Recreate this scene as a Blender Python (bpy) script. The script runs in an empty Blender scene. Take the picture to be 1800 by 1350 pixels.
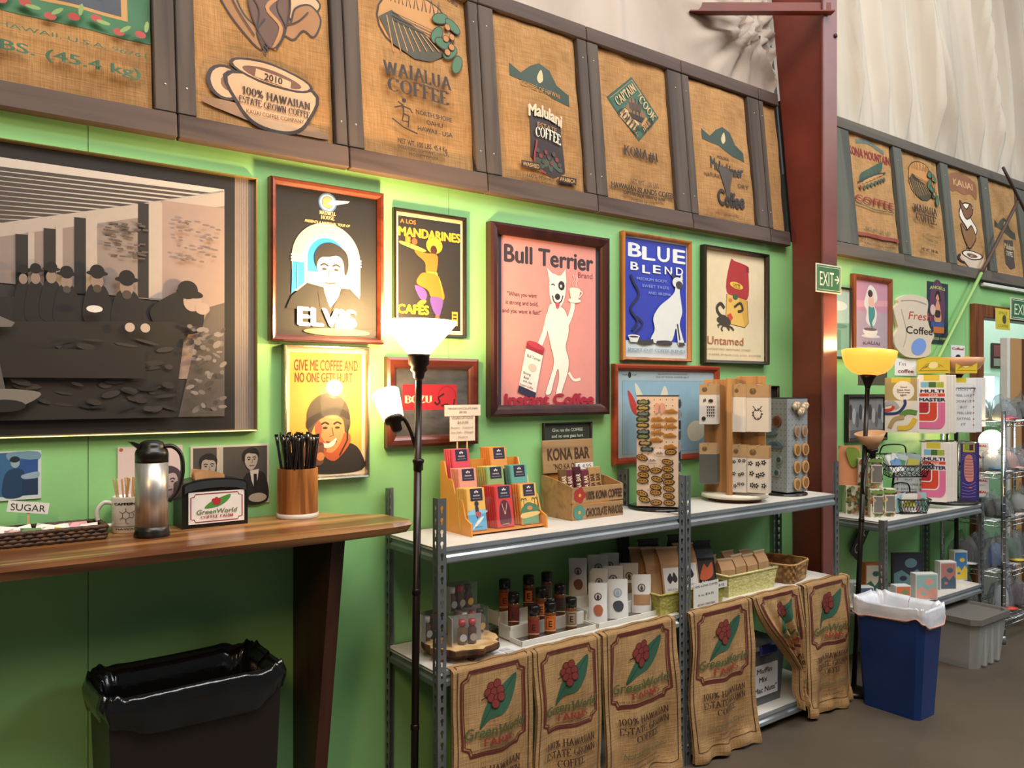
import bpy, bmesh, math, random
from mathutils import Vector, Matrix
from mathutils.geometry import tessellate_polygon

sc = bpy.context.scene
COL = sc.collection
PI = math.pi

# ------------------------------------------------------------------ camera
FOC, CXP, CYP = 1430.0, 900.0, 685.0
CAMH, CAMD = 1.53, 2.6
YAW = math.atan2(1920.0, FOC)
cam = bpy.data.cameras.new('camera')
cam.sensor_width = 36.0
cam.lens = FOC / 1800.0 * 36.0
cam.shift_y = (CYP - 675.0) / 1800.0
cam.clip_start = 0.02
camo = bpy.data.objects.new('camera', cam)
camo.location = (0, -CAMD, CAMH)
camo.rotation_euler = (PI / 2, 0, YAW - PI / 2)
COL.objects.link(camo)
sc.camera = camo

# ------------------------------------------------------------------ light and exposure
sc.view_settings.view_transform = 'Standard'
sc.view_settings.look = 'None'
sc.view_settings.exposure = 0.28
sc.view_settings.gamma = 1.0
sc.view_settings.use_curve_mapping = False
wd = bpy.data.worlds.new('World')
sc.world = wd
wd.use_nodes = True
wn = wd.node_tree
wn.nodes['Background'].inputs[0].default_value = (0.93, 0.97, 1.0, 1)
wn.nodes['Background'].inputs[1].default_value = 0.07


def area(name, loc, target, sx, sy, power, col):
    l = bpy.data.lights.new(name, 'AREA')
    l.shape = 'RECTANGLE'
    l.size, l.size_y = sx, sy
    l.energy = power
    l.color = col
    o = bpy.data.objects.new(name, l)
    o.location = loc
    d = Vector(target) - Vector(loc)
    o.rotation_euler = d.to_track_quat('-Z', 'Y').to_euler()
    COL.objects.link(o)
    return o


area('roof_daylight', (2.2, -3.1, 6.6), (2.4, -0.2, 1.4), 6.5, 2.2, 430, (1.0, 0.97, 0.92))
area('bay_daylight', (8.2, -5.2, 5.6), (4.8, 0, 1.7), 3.4, 2.2, 170, (0.90, 0.96, 1.0))
area('door_daylight', (-2.2, -4.2, 4.6), (1.0, 0, 2.7), 0.6, 1.4, 70, (1.0, 0.62, 0.30))


# ------------------------------------------------------------------ picture geometry: a ray through a point of the picture met with a real plane
_fx, _fy = math.cos(YAW), math.sin(YAW)


def ray(px, py):
    a = (px - CXP) / FOC
    return _fx + a * _fy, _fy - a * _fx, (CYP - py) / FOC


def WP(px, py, y=0.0):
    d = ray(px, py)
    t = (y + CAMD) / d[1]
    return d[0] * t, CAMH + d[2] * t


def LP(px, py, off=0.0):
    d = ray(px, py)
    t = (CAMD + off + .1 * (CAMH - 2.29)) / (d[1] - .1 * d[2])
    return d[0] * t, CAMH + d[2] * t


def HP(px, py, z):
    d = ray(px, py)
    t = (z - CAMH) / d[2]
    return d[0] * t, d[1] * t - CAMD


def XP(px, py, x):
    d = ray(px, py)
    t = x / d[0]
    return d[1] * t - CAMD, CAMH + d[2] * t


# ------------------------------------------------------------------ materials
_M = {}


def lin(h):
    h = h.lstrip('#')
    o = []
    for i in (0, 2, 4):
        c = int(h[i:i + 2], 16) / 255.0
        o.append(c / 12.92 if c <= 0.04045 else ((c + 0.055) / 1.055) ** 2.4)
    return (o[0], o[1], o[2], 1.0)


def _new(name):
    m = bpy.data.materials.new(name)
    m.use_nodes = True
    return m, m.node_tree, m.node_tree.nodes['Principled BSDF']


def C(h, rough=0.6, metal=0.0, coat=0.0):
    """a plain printed, painted or moulded colour, with a faint procedural unevenness"""
    k = ('c', h, rough, metal, coat)
    if k not in _M:
        m, t, b = _new('colour_' + h.lstrip('#'))
        b.inputs['Roughness'].default_value = rough
        b.inputs['Metallic'].default_value = metal
        b.inputs['Coat Weight'].default_value = coat
        n = t.nodes.new('ShaderNodeTexNoise')
        n.inputs['Scale'].default_value = 35
        tc = t.nodes.new('ShaderNodeTexCoord')
        t.links.new(tc.outputs['Object'], n.inputs['Vector'])
        mx = t.nodes.new('ShaderNodeMixRGB')
        mx.blend_type = 'MULTIPLY'
        mx.inputs[0].default_value = 0.10
        mx.inputs[1].default_value = lin(h)
        t.links.new(n.outputs['Fac'], mx.inputs[2])
        t.links.new(mx.outputs[0], b.inputs['Base Color'])
        _M[k] = m
    return _M[k]


def noisy(name, h1, h2, scale=6, stretch=(1, 1, 1), rough=0.7, bump=0.0, metal=0.0, detail=6, contrast=(0.35, 0.65), bscale=None, coat=0.0, spec=0.5):
    if name in _M:
        return _M[name]
    m, t, b = _new(name)
    b.inputs['Roughness'].default_value = rough
    b.inputs['Metallic'].default_value = metal
    b.inputs['Coat Weight'].default_value = coat
    b.inputs['Specular IOR Level'].default_value = spec
    tc = t.nodes.new('ShaderNodeTexCoord')
    mp = t.nodes.new('ShaderNodeMapping')
    mp.inputs['Scale'].default_value = stretch
    n = t.nodes.new('ShaderNodeTexNoise')
    n.inputs['Scale'].default_value = scale
    n.inputs['Detail'].default_value = detail
    r = t.nodes.new('ShaderNodeValToRGB')
    r.color_ramp.elements[0].position, r.color_ramp.elements[1].position = contrast
    r.color_ramp.elements[0].color = lin(h1)
    r.color_ramp.elements[1].color = lin(h2)
    t.links.new(tc.outputs['Object'], mp.inputs[0])
    t.links.new(mp.outputs[0], n.inputs['Vector'])
    t.links.new(n.outputs['Fac'], r.inputs[0])
    t.links.new(r.outputs[0], b.inputs['Base Color'])
    if bump:
        bp = t.nodes.new('ShaderNodeBump')
        bp.inputs['Strength'].default_value = bump
        bp.inputs['Distance'].default_value = 0.01
        if bscale:
            n2 = t.nodes.new('ShaderNodeTexNoise')
            n2.inputs['Scale'].default_value = bscale
            n2.inputs['Detail'].default_value = 4
            t.links.new(mp.outputs[0], n2.inputs['Vector'])
            t.links.new(n2.outputs['Fac'], bp.inputs['Height'])
        else:
            t.links.new(n.outputs['Fac'], bp.inputs['Height'])
        t.links.new(bp.outputs[0], b.inputs['Normal'])
    _M[name] = m
    return m


def burlap(name, h1, h2):
    if name in _M:
        return _M[name]
    m, t, b = _new(name)
    b.inputs['Roughness'].default_value = 0.95
    b.inputs['Specular IOR Level'].default_value = 0.1
    tc = t.nodes.new('ShaderNodeTexCoord')
    n = t.nodes.new('ShaderNodeTexNoise')
    n.inputs['Scale'].default_value = 5
    n.inputs['Detail'].default_value = 5
    r = t.nodes.new('ShaderNodeValToRGB')
    r.color_ramp.elements[0].position, r.color_ramp.elements[1].position = .3, .7
    r.color_ramp.elements[0].color = lin(h1)
    r.color_ramp.elements[1].color = lin(h2)
    t.links.new(tc.outputs['Object'], n.inputs['Vector'])
    t.links.new(n.outputs['Fac'], r.inputs[0])
    prev = r.outputs[0]
    hs = []
    for st in ((14, 14, 260), (260, 260, 14)):
        mp = t.nodes.new('ShaderNodeMapping')
        mp.inputs['Scale'].default_value = st
        q = t.nodes.new('ShaderNodeTexNoise')
        q.inputs['Scale'].default_value = 1
        q.inputs['Detail'].default_value = 2
        t.links.new(tc.outputs['Object'], mp.inputs[0])
        t.links.new(mp.outputs[0], q.inputs['Vector'])
        mx = t.nodes.new('ShaderNodeMixRGB')
        mx.blend_type = 'OVERLAY'
        mx.inputs[0].default_value = 0.38
        t.links.new(prev, mx.inputs[1])
        t.links.new(q.outputs['Fac'], mx.inputs[2])
        prev = mx.outputs[0]
        hs.append(q.outputs['Fac'])
    t.links.new(prev, b.inputs['Base Color'])
    ad = t.nodes.new('ShaderNodeMath')
    t.links.new(hs[0], ad.inputs[0])
    t.links.new(hs[1], ad.inputs[1])
    bp = t.nodes.new('ShaderNodeBump')
    bp.inputs['Strength'].default_value = 0.35
    bp.inputs['Distance'].default_value = 0.004
    t.links.new(ad.outputs[0], bp.inputs['Height'])
    t.links.new(bp.outputs[0], b.inputs['Normal'])
    _M[name] = m
    return m


def glass(name, tint='#ffffff', gloss=0.02, clear=0.0, ior=1.45, bump=0.0):
    """thin clear sheet or film: fresnel mirror over a see-through body; clear<1 adds a little milky film"""
    if name in _M:
        return _M[name]
    m, t, b = _new(name)
    t.nodes.remove(b)
    out = t.nodes['Material Output']
    tr = t.nodes.new('ShaderNodeBsdfTransparent')
    tr.inputs[0].default_value = lin(tint)
    gl = t.nodes.new('ShaderNodeBsdfGlossy')
    gl.inputs['Roughness'].default_value = gloss
    fr = t.nodes.new('ShaderNodeFresnel')
    fr.inputs[0].default_value = ior
    mx = t.nodes.new('ShaderNodeMixShader')
    src = tr.outputs[0]
    if clear:
        df = t.nodes.new('ShaderNodeBsdfDiffuse')
        df.inputs[0].default_value = lin(tint)
        m2 = t.nodes.new('ShaderNodeMixShader')
        m2.inputs[0].default_value = clear
        t.links.new(src, m2.inputs[1])
        t.links.new(df.outputs[0], m2.inputs[2])
        src = m2.outputs[0]
    ge = t.nodes.new('ShaderNodeNewGeometry')
    sb = t.nodes.new('ShaderNodeMath')
    sb.operation = 'SUBTRACT'
    sb.inputs[0].default_value = 1.0
    t.links.new(ge.outputs['Backfacing'], sb.inputs[1])
    mu = t.nodes.new('ShaderNodeMath')
    mu.operation = 'MULTIPLY'
    t.links.new(fr.outputs[0], mu.inputs[0])
    t.links.new(sb.outputs[0], mu.inputs[1])
    t.links.new(mu.outputs[0], mx.inputs[0])
    if bump:
        n = t.nodes.new('ShaderNodeTexNoise')
        n.inputs['Scale'].default_value = 22
        n.inputs['Detail'].default_value = 3
        n.inputs['Distortion'].default_value = 1.2
        bp = t.nodes.new('ShaderNodeBump')
        bp.inputs['Strength'].default_value = bump
        bp.inputs['Distance'].default_value = 0.02
        t.links.new(n.outputs['Fac'], bp.inputs['Height'])
        t.links.new(bp.outputs[0], gl.inputs['Normal'])
        t.links.new(bp.outputs[0], fr.inputs['Normal'])
    t.links.new(src, mx.inputs[1])
    t.links.new(gl.outputs[0], mx.inputs[2])
    t.links.new(mx.outputs[0], out.inputs[0])
    _M[name] = m
    return m


def glow(name, h, strength, tl=0.0):
    """lamp glass that gives off light"""
    if name in _M:
        return _M[name]
    m, t, b = _new(name)
    b.inputs['Base Color'].default_value = lin(h)
    b.inputs['Roughness'].default_value = 0.4
    b.inputs['Emission Color'].default_value = lin(h)
    b.inputs['Emission Strength'].default_value = strength
    _M[name] = m
    return m


def wood(name, h1, h2, axis=0, scale=3.0, rough=0.45, coat=0.0, ring=14.0):
    if name in _M:
        return _M[name]
    m, t, b = _new(name)
    b.inputs['Roughness'].default_value = rough
    b.inputs['Coat Weight'].default_value = coat
    b.inputs['Coat Roughness'].default_value = 0.25
    tc = t.nodes.new('ShaderNodeTexCoord')
    mp = t.nodes.new('ShaderNodeMapping')
    st = [scale * 5] * 3
    st[axis] = scale * .35
    mp.inputs['Scale'].default_value = st
    n = t.nodes.new('ShaderNodeTexNoise')
    n.inputs['Scale'].default_value = 1.0
    n.inputs['Detail'].default_value = 3
    n.inputs['Distortion'].default_value = 0.6
    mu = t.nodes.new('ShaderNodeMath')
    mu.operation = 'MULTIPLY'
    mu.inputs[1].default_value = ring
    sn = t.nodes.new('ShaderNodeMath')
    sn.operation = 'SINE'
    r = t.nodes.new('ShaderNodeValToRGB')
    r.color_ramp.elements[0].color = lin(h1)
    r.color_ramp.elements[1].color = lin(h2)
    mr = t.nodes.new('ShaderNodeMapRange')
    mr.inputs[1].default_value = -1
    t.links.new(tc.outputs['Object'], mp.inputs[0])
    t.links.new(mp.outputs[0], n.inputs['Vector'])
    t.links.new(n.outputs['Fac'], mu.inputs[0])
    t.links.new(mu.outputs[0], sn.inputs[0])
    t.links.new(sn.outputs[0], mr.inputs[0])
    t.links.new(mr.outputs[0], r.inputs[0])
    t.links.new(r.outputs[0], b.inputs['Base Color'])
    _M[name] = m
    return m


# ------------------------------------------------------------------ mesh builder
class MB:
    def __init__(s):
        s.v, s.f, s.mi, s.sm, s.mats = [], [], [], [], []
        s.M = Matrix()

    def mat(s, m):
        if m not in s.mats:
            s.mats.append(m)
        return s.mats.index(m)

    def add(s, vs, fs, m, smooth=False):
        o = len(s.v)
        k = s.mat(m)
        M = s.M
        s.v += [tuple(M @ Vector(p)) for p in vs]
        for f in fs:
            s.f.append([i + o for i in f])
            s.mi.append(k)
            s.sm.append(smooth)
        return s

    def box(s, x0, x1, y0, y1, z0, z1, m, b=0.0):
        if x1 < x0: x0, x1 = x1, x0
        if y1 < y0: y0, y1 = y1, y0
        if z1 < z0: z0, z1 = z1, z0
        b = min(b, .45 * min(x1 - x0, y1 - y0, z1 - z0))
        if b <= 0:
            v = [(x, y, z) for z in (z0, z1) for y in (y0, y1) for x in (x0, x1)]
            return s.add(v, [(0, 2, 3, 1), (4, 5, 7, 6), (0, 1, 5, 4), (2, 6, 7, 3), (0, 4, 6, 2), (1, 3, 7, 5)], m)
        lo, hi = (x0, y0, z0), (x1, y1, z1)
        idx, v = {}, []
        for sg in [(a, c, d) for a in (0, 1) for c in (0, 1) for d in (0, 1)]:
            for ax in range(3):
                p = [(lo[i] if sg[i] == 0 else hi[i]) + (0 if i == ax else (b if sg[i] == 0 else -b)) for i in range(3)]
                idx[sg, ax] = len(v)
                v.append(p)
        f = []
        for ax in range(3):
            a, c = [i for i in range(3) if i != ax]
            for e in (0, 1):
                q = []
                for (i, j) in ((0, 0), (1, 0), (1, 1), (0, 1)):
                    g = [0] * 3
                    g[ax], g[a], g[c] = e, i, j
                    q.append(idx[tuple(g), ax])
                f.append(q)
            for i in (0, 1):
                for j in (0, 1):
                    g0 = [0] * 3
                    g0[a], g0[c] = i, j
                    g1 = list(g0)
                    g0[ax], g1[ax] = 0, 1
                    g0, g1 = tuple(g0), tuple(g1)
                    f.append([idx[g0, a], idx[g1, a], idx[g1, c], idx[g0, c]])
        for sg in [(a, c, d) for a in (0, 1) for c in (0, 1) for d in (0, 1)]:
            f.append([idx[sg, 0], idx[sg, 1], idx[sg, 2]])
        return s.add(v, f, m)

    def lathe(s, prof, m, n=24, smooth=True, c=(0, 0, 0), sy=1.0):
        v, f = [], []
        for (r, z) in prof:
            for i in range(n):
                a = 2 * PI * i / n
                v.append((c[0] + r * math.cos(a), c[1] + sy * r * math.sin(a), c[2] + z))
        for j in range(len(prof) - 1):
            for i in range(n):
                k = (i + 1) % n
                f.append((j * n + i, j * n + k, (j + 1) * n + k, (j + 1) * n + i))
        if prof[0][0] > 1e-6: f.append(list(range(n))[::-1])
        if prof[-1][0] > 1e-6: f.append([(len(prof) - 1) * n + i for i in range(n)])
        return s.add(v, f, m, smooth)

    def tube(s, pts, r, m, n=8, smooth=True, flat=1.0):
        P = [Vector(p) for p in pts]
        R = r if isinstance(r, (list, tuple)) else [r] * len(P)
        v, f = [], []
        T0 = (P[1] - P[0]).normalized()
        up = Vector((0, 0, 1)) if abs(T0.z) < .9 else Vector((1, 0, 0))
        N = T0.cross(up).normalized()
        for i, p in enumerate(P):
            T = (P[min(i + 1, len(P) - 1)] - P[max(i - 1, 0)]).normalized()
            N = (N - T * N.dot(T)).normalized()
            B = T.cross(N)
            for k in range(n):
                a = 2 * PI * k / n
                v.append(p + N * (R[i] * math.cos(a)) + B * (R[i] * flat * math.sin(a)))
        for j in range(len(P) - 1):
            for i in range(n):
                k = (i + 1) % n
                f.append((j * n + i, j * n + k, (j + 1) * n + k, (j + 1) * n + i))
        f.append(list(range(n))[::-1])
        f.append([(len(P) - 1) * n + i for i in range(n)])
        return s.add(v, f, m, smooth)

    def prism(s, poly, a0, a1, m, axis='y'):
        """polygon (p,q) extruded along an axis: y -> (p,t,q); x -> (t,p,q); z -> (p,q,t)"""
        n = len(poly)
        def P(p, q, t):
            return (p, t, q) if axis == 'y' else (t, p, q) if axis == 'x' else (p, q, t)
        v = [P(p, q, a0) for p, q in poly] + [P(p, q, a1) for p, q in poly]
        f = [(i, (i + 1) % n, n + (i + 1) % n, n + i) for i in range(n)]
        tri = tessellate_polygon([[Vector((p, q, 0)) for p, q in poly]])
        f += [tuple(t) for t in tri] + [tuple(i + n for i in t) for t in tri]
        return s.add(v, f, m)

    def grid(s, nu, nv, fn, m, smooth=True):
        v = [fn(i / nu, j / nv) for j in range(nv + 1) for i in range(nu + 1)]
        w = nu + 1
        f = [(j * w + i, j * w + i + 1, (j + 1) * w + i + 1, (j + 1) * w + i) for j in range(nv) for i in range(nu)]
        return s.add(v, f, m, smooth)

    def build(s, name, parent=None, loc=(0, 0, 0), rot=(0, 0, 0), recalc=True, mods=None):
        me = bpy.data.meshes.new(name)
        me.from_pydata(s.v, [], s.f)
        for m in s.mats:
            me.materials.append(m)
        me.polygons.foreach_set('material_index', s.mi)
        me.polygons.foreach_set('use_smooth', s.sm)
        if recalc:
            bm = bmesh.new()
            bm.from_mesh(me)
            bmesh.ops.recalc_face_normals(bm, faces=bm.faces)
            bm.to_mesh(me)
            bm.free()
        me.update()
        o = bpy.data.objects.new(name, me)
        o.location = loc
        o.rotation_euler = rot
        if parent:
            o.parent = parent
        COL.objects.link(o)
        return o


def tag(o, label=None, cat=None, group=None, kind=None):
    if label: o['label'] = label
    if cat: o['category'] = cat
    if group: o['group'] = group
    if kind: o['kind'] = kind
    return o


def thing(name, label, cat, loc=(0, 0, 0), rot=(0, 0, 0), group=None, kind=None):
    o = bpy.data.objects.new(name, None)
    o.empty_display_size = 0.05
    o.location = loc
    o.rotation_euler = rot
    COL.objects.link(o)
    return tag(o, label, cat, group, kind)


def dup(root, loc, rot, label, group=None):
    """a copy of a thing with copies of its parts and sub-parts"""
    r = root.copy()
    COL.objects.link(r)
    r.location = loc
    r.rotation_euler = rot
    r['label'] = label
    if group: r['group'] = group
    for ch in root.children:
        c = ch.copy()
        COL.objects.link(c)
        c.parent = r
        for g in ch.children:
            d = g.copy()
            COL.objects.link(d)
            d.parent = c
    return r


# ------------------------------------------------------------------ printed artwork: flat shapes and lettering, laid on a sheet
_TXT = {}


def glyph_mesh(s):
    k = s
    if k not in _TXT:
        cu = bpy.data.curves.new('lettering', 'FONT')
        cu.body = s
        cu.resolution_u = 3
        ob = bpy.data.objects.new('lettering', cu)
        me = ob.to_mesh()
        vs = [(v.co.x, v.co.y) for v in me.vertices]
        fs = [tuple(p.vertices) for p in me.polygons]
        ob.to_mesh_clear()
        bpy.data.objects.remove(ob)
        bpy.data.curves.remove(cu)
        _TXT[k] = (vs, fs)
    return _TXT[k]


# capitals with thick uprights, thin cross strokes and feet, as polylines on a unit-high grid: width, strokes
def _arc(cx, cy, rx, ry, a0, a1, n=9):
    return [(cx + rx * math.cos(math.radians(a0 + (a1 - a0) * i / n)), cy + ry * math.sin(math.radians(a0 + (a1 - a0) * i / n))) for i in range(n + 1)]


SER = {
    'A': (.8, [[(.08, 0), (.4, 1)], [(.4, 1), (.72, 0)], [(.2, .35), (.6, .35)]], [.08, .72]),
    'B': (.68, [[(.12, 0), (.12, 1)], [(.12, 1), (.38, 1)] + _arc(.38, .76, .2, .24, 90, -90) + [(.12, .52)], [(.38, .52)] + _arc(.4, .26, .22, .26, 90, -90) + [(.12, 0)]], [.12]),
    'C': (.76, [_arc(.42, .5, .34, .5, 45, 315, 14), [(.66, .95), (.66, .72)]], []),
    'D': (.78, [[(.12, 0), (.12, 1)], [(.12, 1), (.3, 1)] + _arc(.3, .5, .38, .5, 90, -90, 12) + [(.12, 0)]], [.12]),
    'E': (.62, [[(.12, 0), (.12, 1)], [(.12, 1), (.56, 1), (.56, .84)], [(.12, .52), (.44, .52)], [(.12, 0), (.58, 0), (.58, .18)]], [.12]),
    'F': (.6, [[(.12, 0), (.12, 1)], [(.12, 1), (.56, 1), (.56, .84)], [(.12, .52), (.44, .52)]], [.12]),
    'G': (.8, [_arc(.42, .5, .34, .5, 45, 335, 14), [(.72, .05), (.72, .42)], [(.54, .42), (.78, .42)]], []),
    'H': (.8, [[(.12, 0), (.12, 1)], [(.68, 0), (.68, 1)], [(.12, .52), (.68, .52)]], [.12, .68]),
    'I': (.32, [[(.16, 0), (.16, 1)]], [.16]),
    'K': (.76, [[(.12, 0), (.12, 1)], [(.62, 1), (.18, .48)], [(.3, .6), (.68, 0)]], [.12, .68]),
    'L': (.58, [[(.12, 0), (.12, 1)], [(.12, 0), (.54, 0), (.54, .2)]], [.12]),
    'M': (.96, [[(.12, 0), (.12, 1)], [(.14, 1), (.48, .1)], [(.48, .1), (.82, 1)], [(.84, 0), (.84, 1)]], [.12, .84]),
    'N': (.82, [[(.14, 0), (.14, 1)], [(.14, 1), (.68, 0)], [(.68, 0), (.68, 1)]], [.14]),
    'O': (.84, [_arc(.42, .5, .34, .5, 0, 360, 20)], []),
    'P': (.64, [[(.12, 0), (.12, 1)], [(.12, 1), (.36, 1)] + _arc(.36, .74, .22, .26, 90, -90) + [(.12, .48)]], [.12]),
    'R': (.74, [[(.12, 0), (.12, 1)], [(.12, 1), (.36, 1)] + _arc(.36, .75, .22, .25, 90, -90) + [(.12, .5)], [(.36, .5), (.66, 0)]], [.12, .66]),
    'S': (.6, [_arc(.31, .75, .22, .25, 30, 250, 9) + _arc(.31, .26, .23, .26, 80, -150, 9)], []),
    'T': (.7, [[(.35, 0), (.35, 1)], [(.06, .82), (.06, 1), (.64, 1), (.64, .82)]], [.35]),
    'U': (.8, [[(.14, 1), (.14, .3)] + _arc(.4, .3, .26, .3, 180, 360) + [(.66, 1)]], []),
    'W': (1.06, [[(.06, 1), (.3, 0)], [(.3, 0), (.52, .95)], [(.52, .95), (.76, 0)], [(.76, 0), (1.0, 1)]], []),
    'V': (.76, [[(.06, 1), (.38, 0)], [(.38, 0), (.7, 1)]], []),
    'Z': (.66, [[(.08, .84), (.08, 1), (.56, 1)], [(.56, 1), (.08, 0)], [(.08, 0), (.58, 0), (.58, .16)]], []),
    'X': (.76, [[(.1, 1), (.66, 0)], [(.66, 1), (.1, 0)]], [.1, .66]),
    'Y': (.74, [[(.08, 1), (.37, .48)], [(.66, 1), (.37, .48)], [(.37, .48), (.37, 0)]], [.37]),
    '1': (.44, [[(.06, .8), (.24, 1), (.24, 0)]], [.24]),
    '0': (.66, [_arc(.33, .5, .25, .5, 0, 360, 18)], []),
    '%': (.9, [_arc(.22, .75, .15, .24, 0, 360), _arc(.68, .25, .15, .24, 0, 360), [(.7, 1), (.2, 0)]], []),
    '#': (.7, [[(.25, 0), (.3, 1)], [(.45, 0), (.5, 1)], [(.1, .35), (.62, .35)], [(.1, .65), (.65, .65)]], []),
    '-': (.4, [[(.06, .42), (.34, .42)]], []),
    '.': (.24, [[(.08, .06), (.16, .06)]], []),
    ' ': (.34, [], []),
}


def serif_mesh(s, th=.17, tn=.085):
    k = (s, 'serif', th)
    if k in _TXT:
        return _TXT[k]
    vs, fs = [], []

    def quad(a, b, c, d):
        o = len(vs)
        vs.extend([a, b, c, d])
        fs.append((o, o + 1, o + 2, o + 3))
    x = 0
    for ch in s.upper():
        w, st, feet = SER.get(ch, SER[' '])
        for pl in st:
            for (ax, ay), (bx, by) in zip(pl, pl[1:]):
                dx, dy = bx - ax, by - ay
                L = math.hypot(dx, dy) or 1
                if abs(dy) / L > .35:
                    hw = (tn + (th - tn) * (abs(dy) / L - .35) / .65) / 2
                    quad((x + ax - hw, ay), (x + ax + hw, ay), (x + bx + hw, by), (x + bx - hw, by))
                else:
                    hw = tn / 2
                    quad((x + ax, ay - hw), (x + bx, by - hw), (x + bx, by + hw), (x + ax, ay + hw))
        for fxx in feet:
            for yy in ((0, 1) if ch in 'BDEFHIKLMNPR' else (0,)):
                quad((x + fxx - .15, yy - .02), (x + fxx + .15, yy - .02), (x + fxx + .15, yy + .035), (x + fxx - .15, yy + .035))
        x += w + .1
    _TXT[k] = (vs, fs)
    return _TXT[k]


def smooth_pts(pts, closed=True, n=5):
    P = [Vector(p) for p in pts]
    N = len(P)
    out = []
    for i in range(N if closed else N - 1):
        if closed:
            a, b, c, d = P[(i - 1) % N], P[i], P[(i + 1) % N], P[(i + 2) % N]
        else:
            a, b, c, d = P[max(i - 1, 0)], P[i], P[i + 1], P[min(i + 2, N - 1)]
        for j in range(n):
            t = j / n
            q = .5 * ((2 * b) + (c - a) * t + (2 * a - 5 * b + 4 * c - d) * t * t + (3 * b - a - 3 * c + d) * t ** 3)
            out.append(tuple(q))
    if not closed:
        out.append(tuple(P[-1]))
    return out


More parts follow.
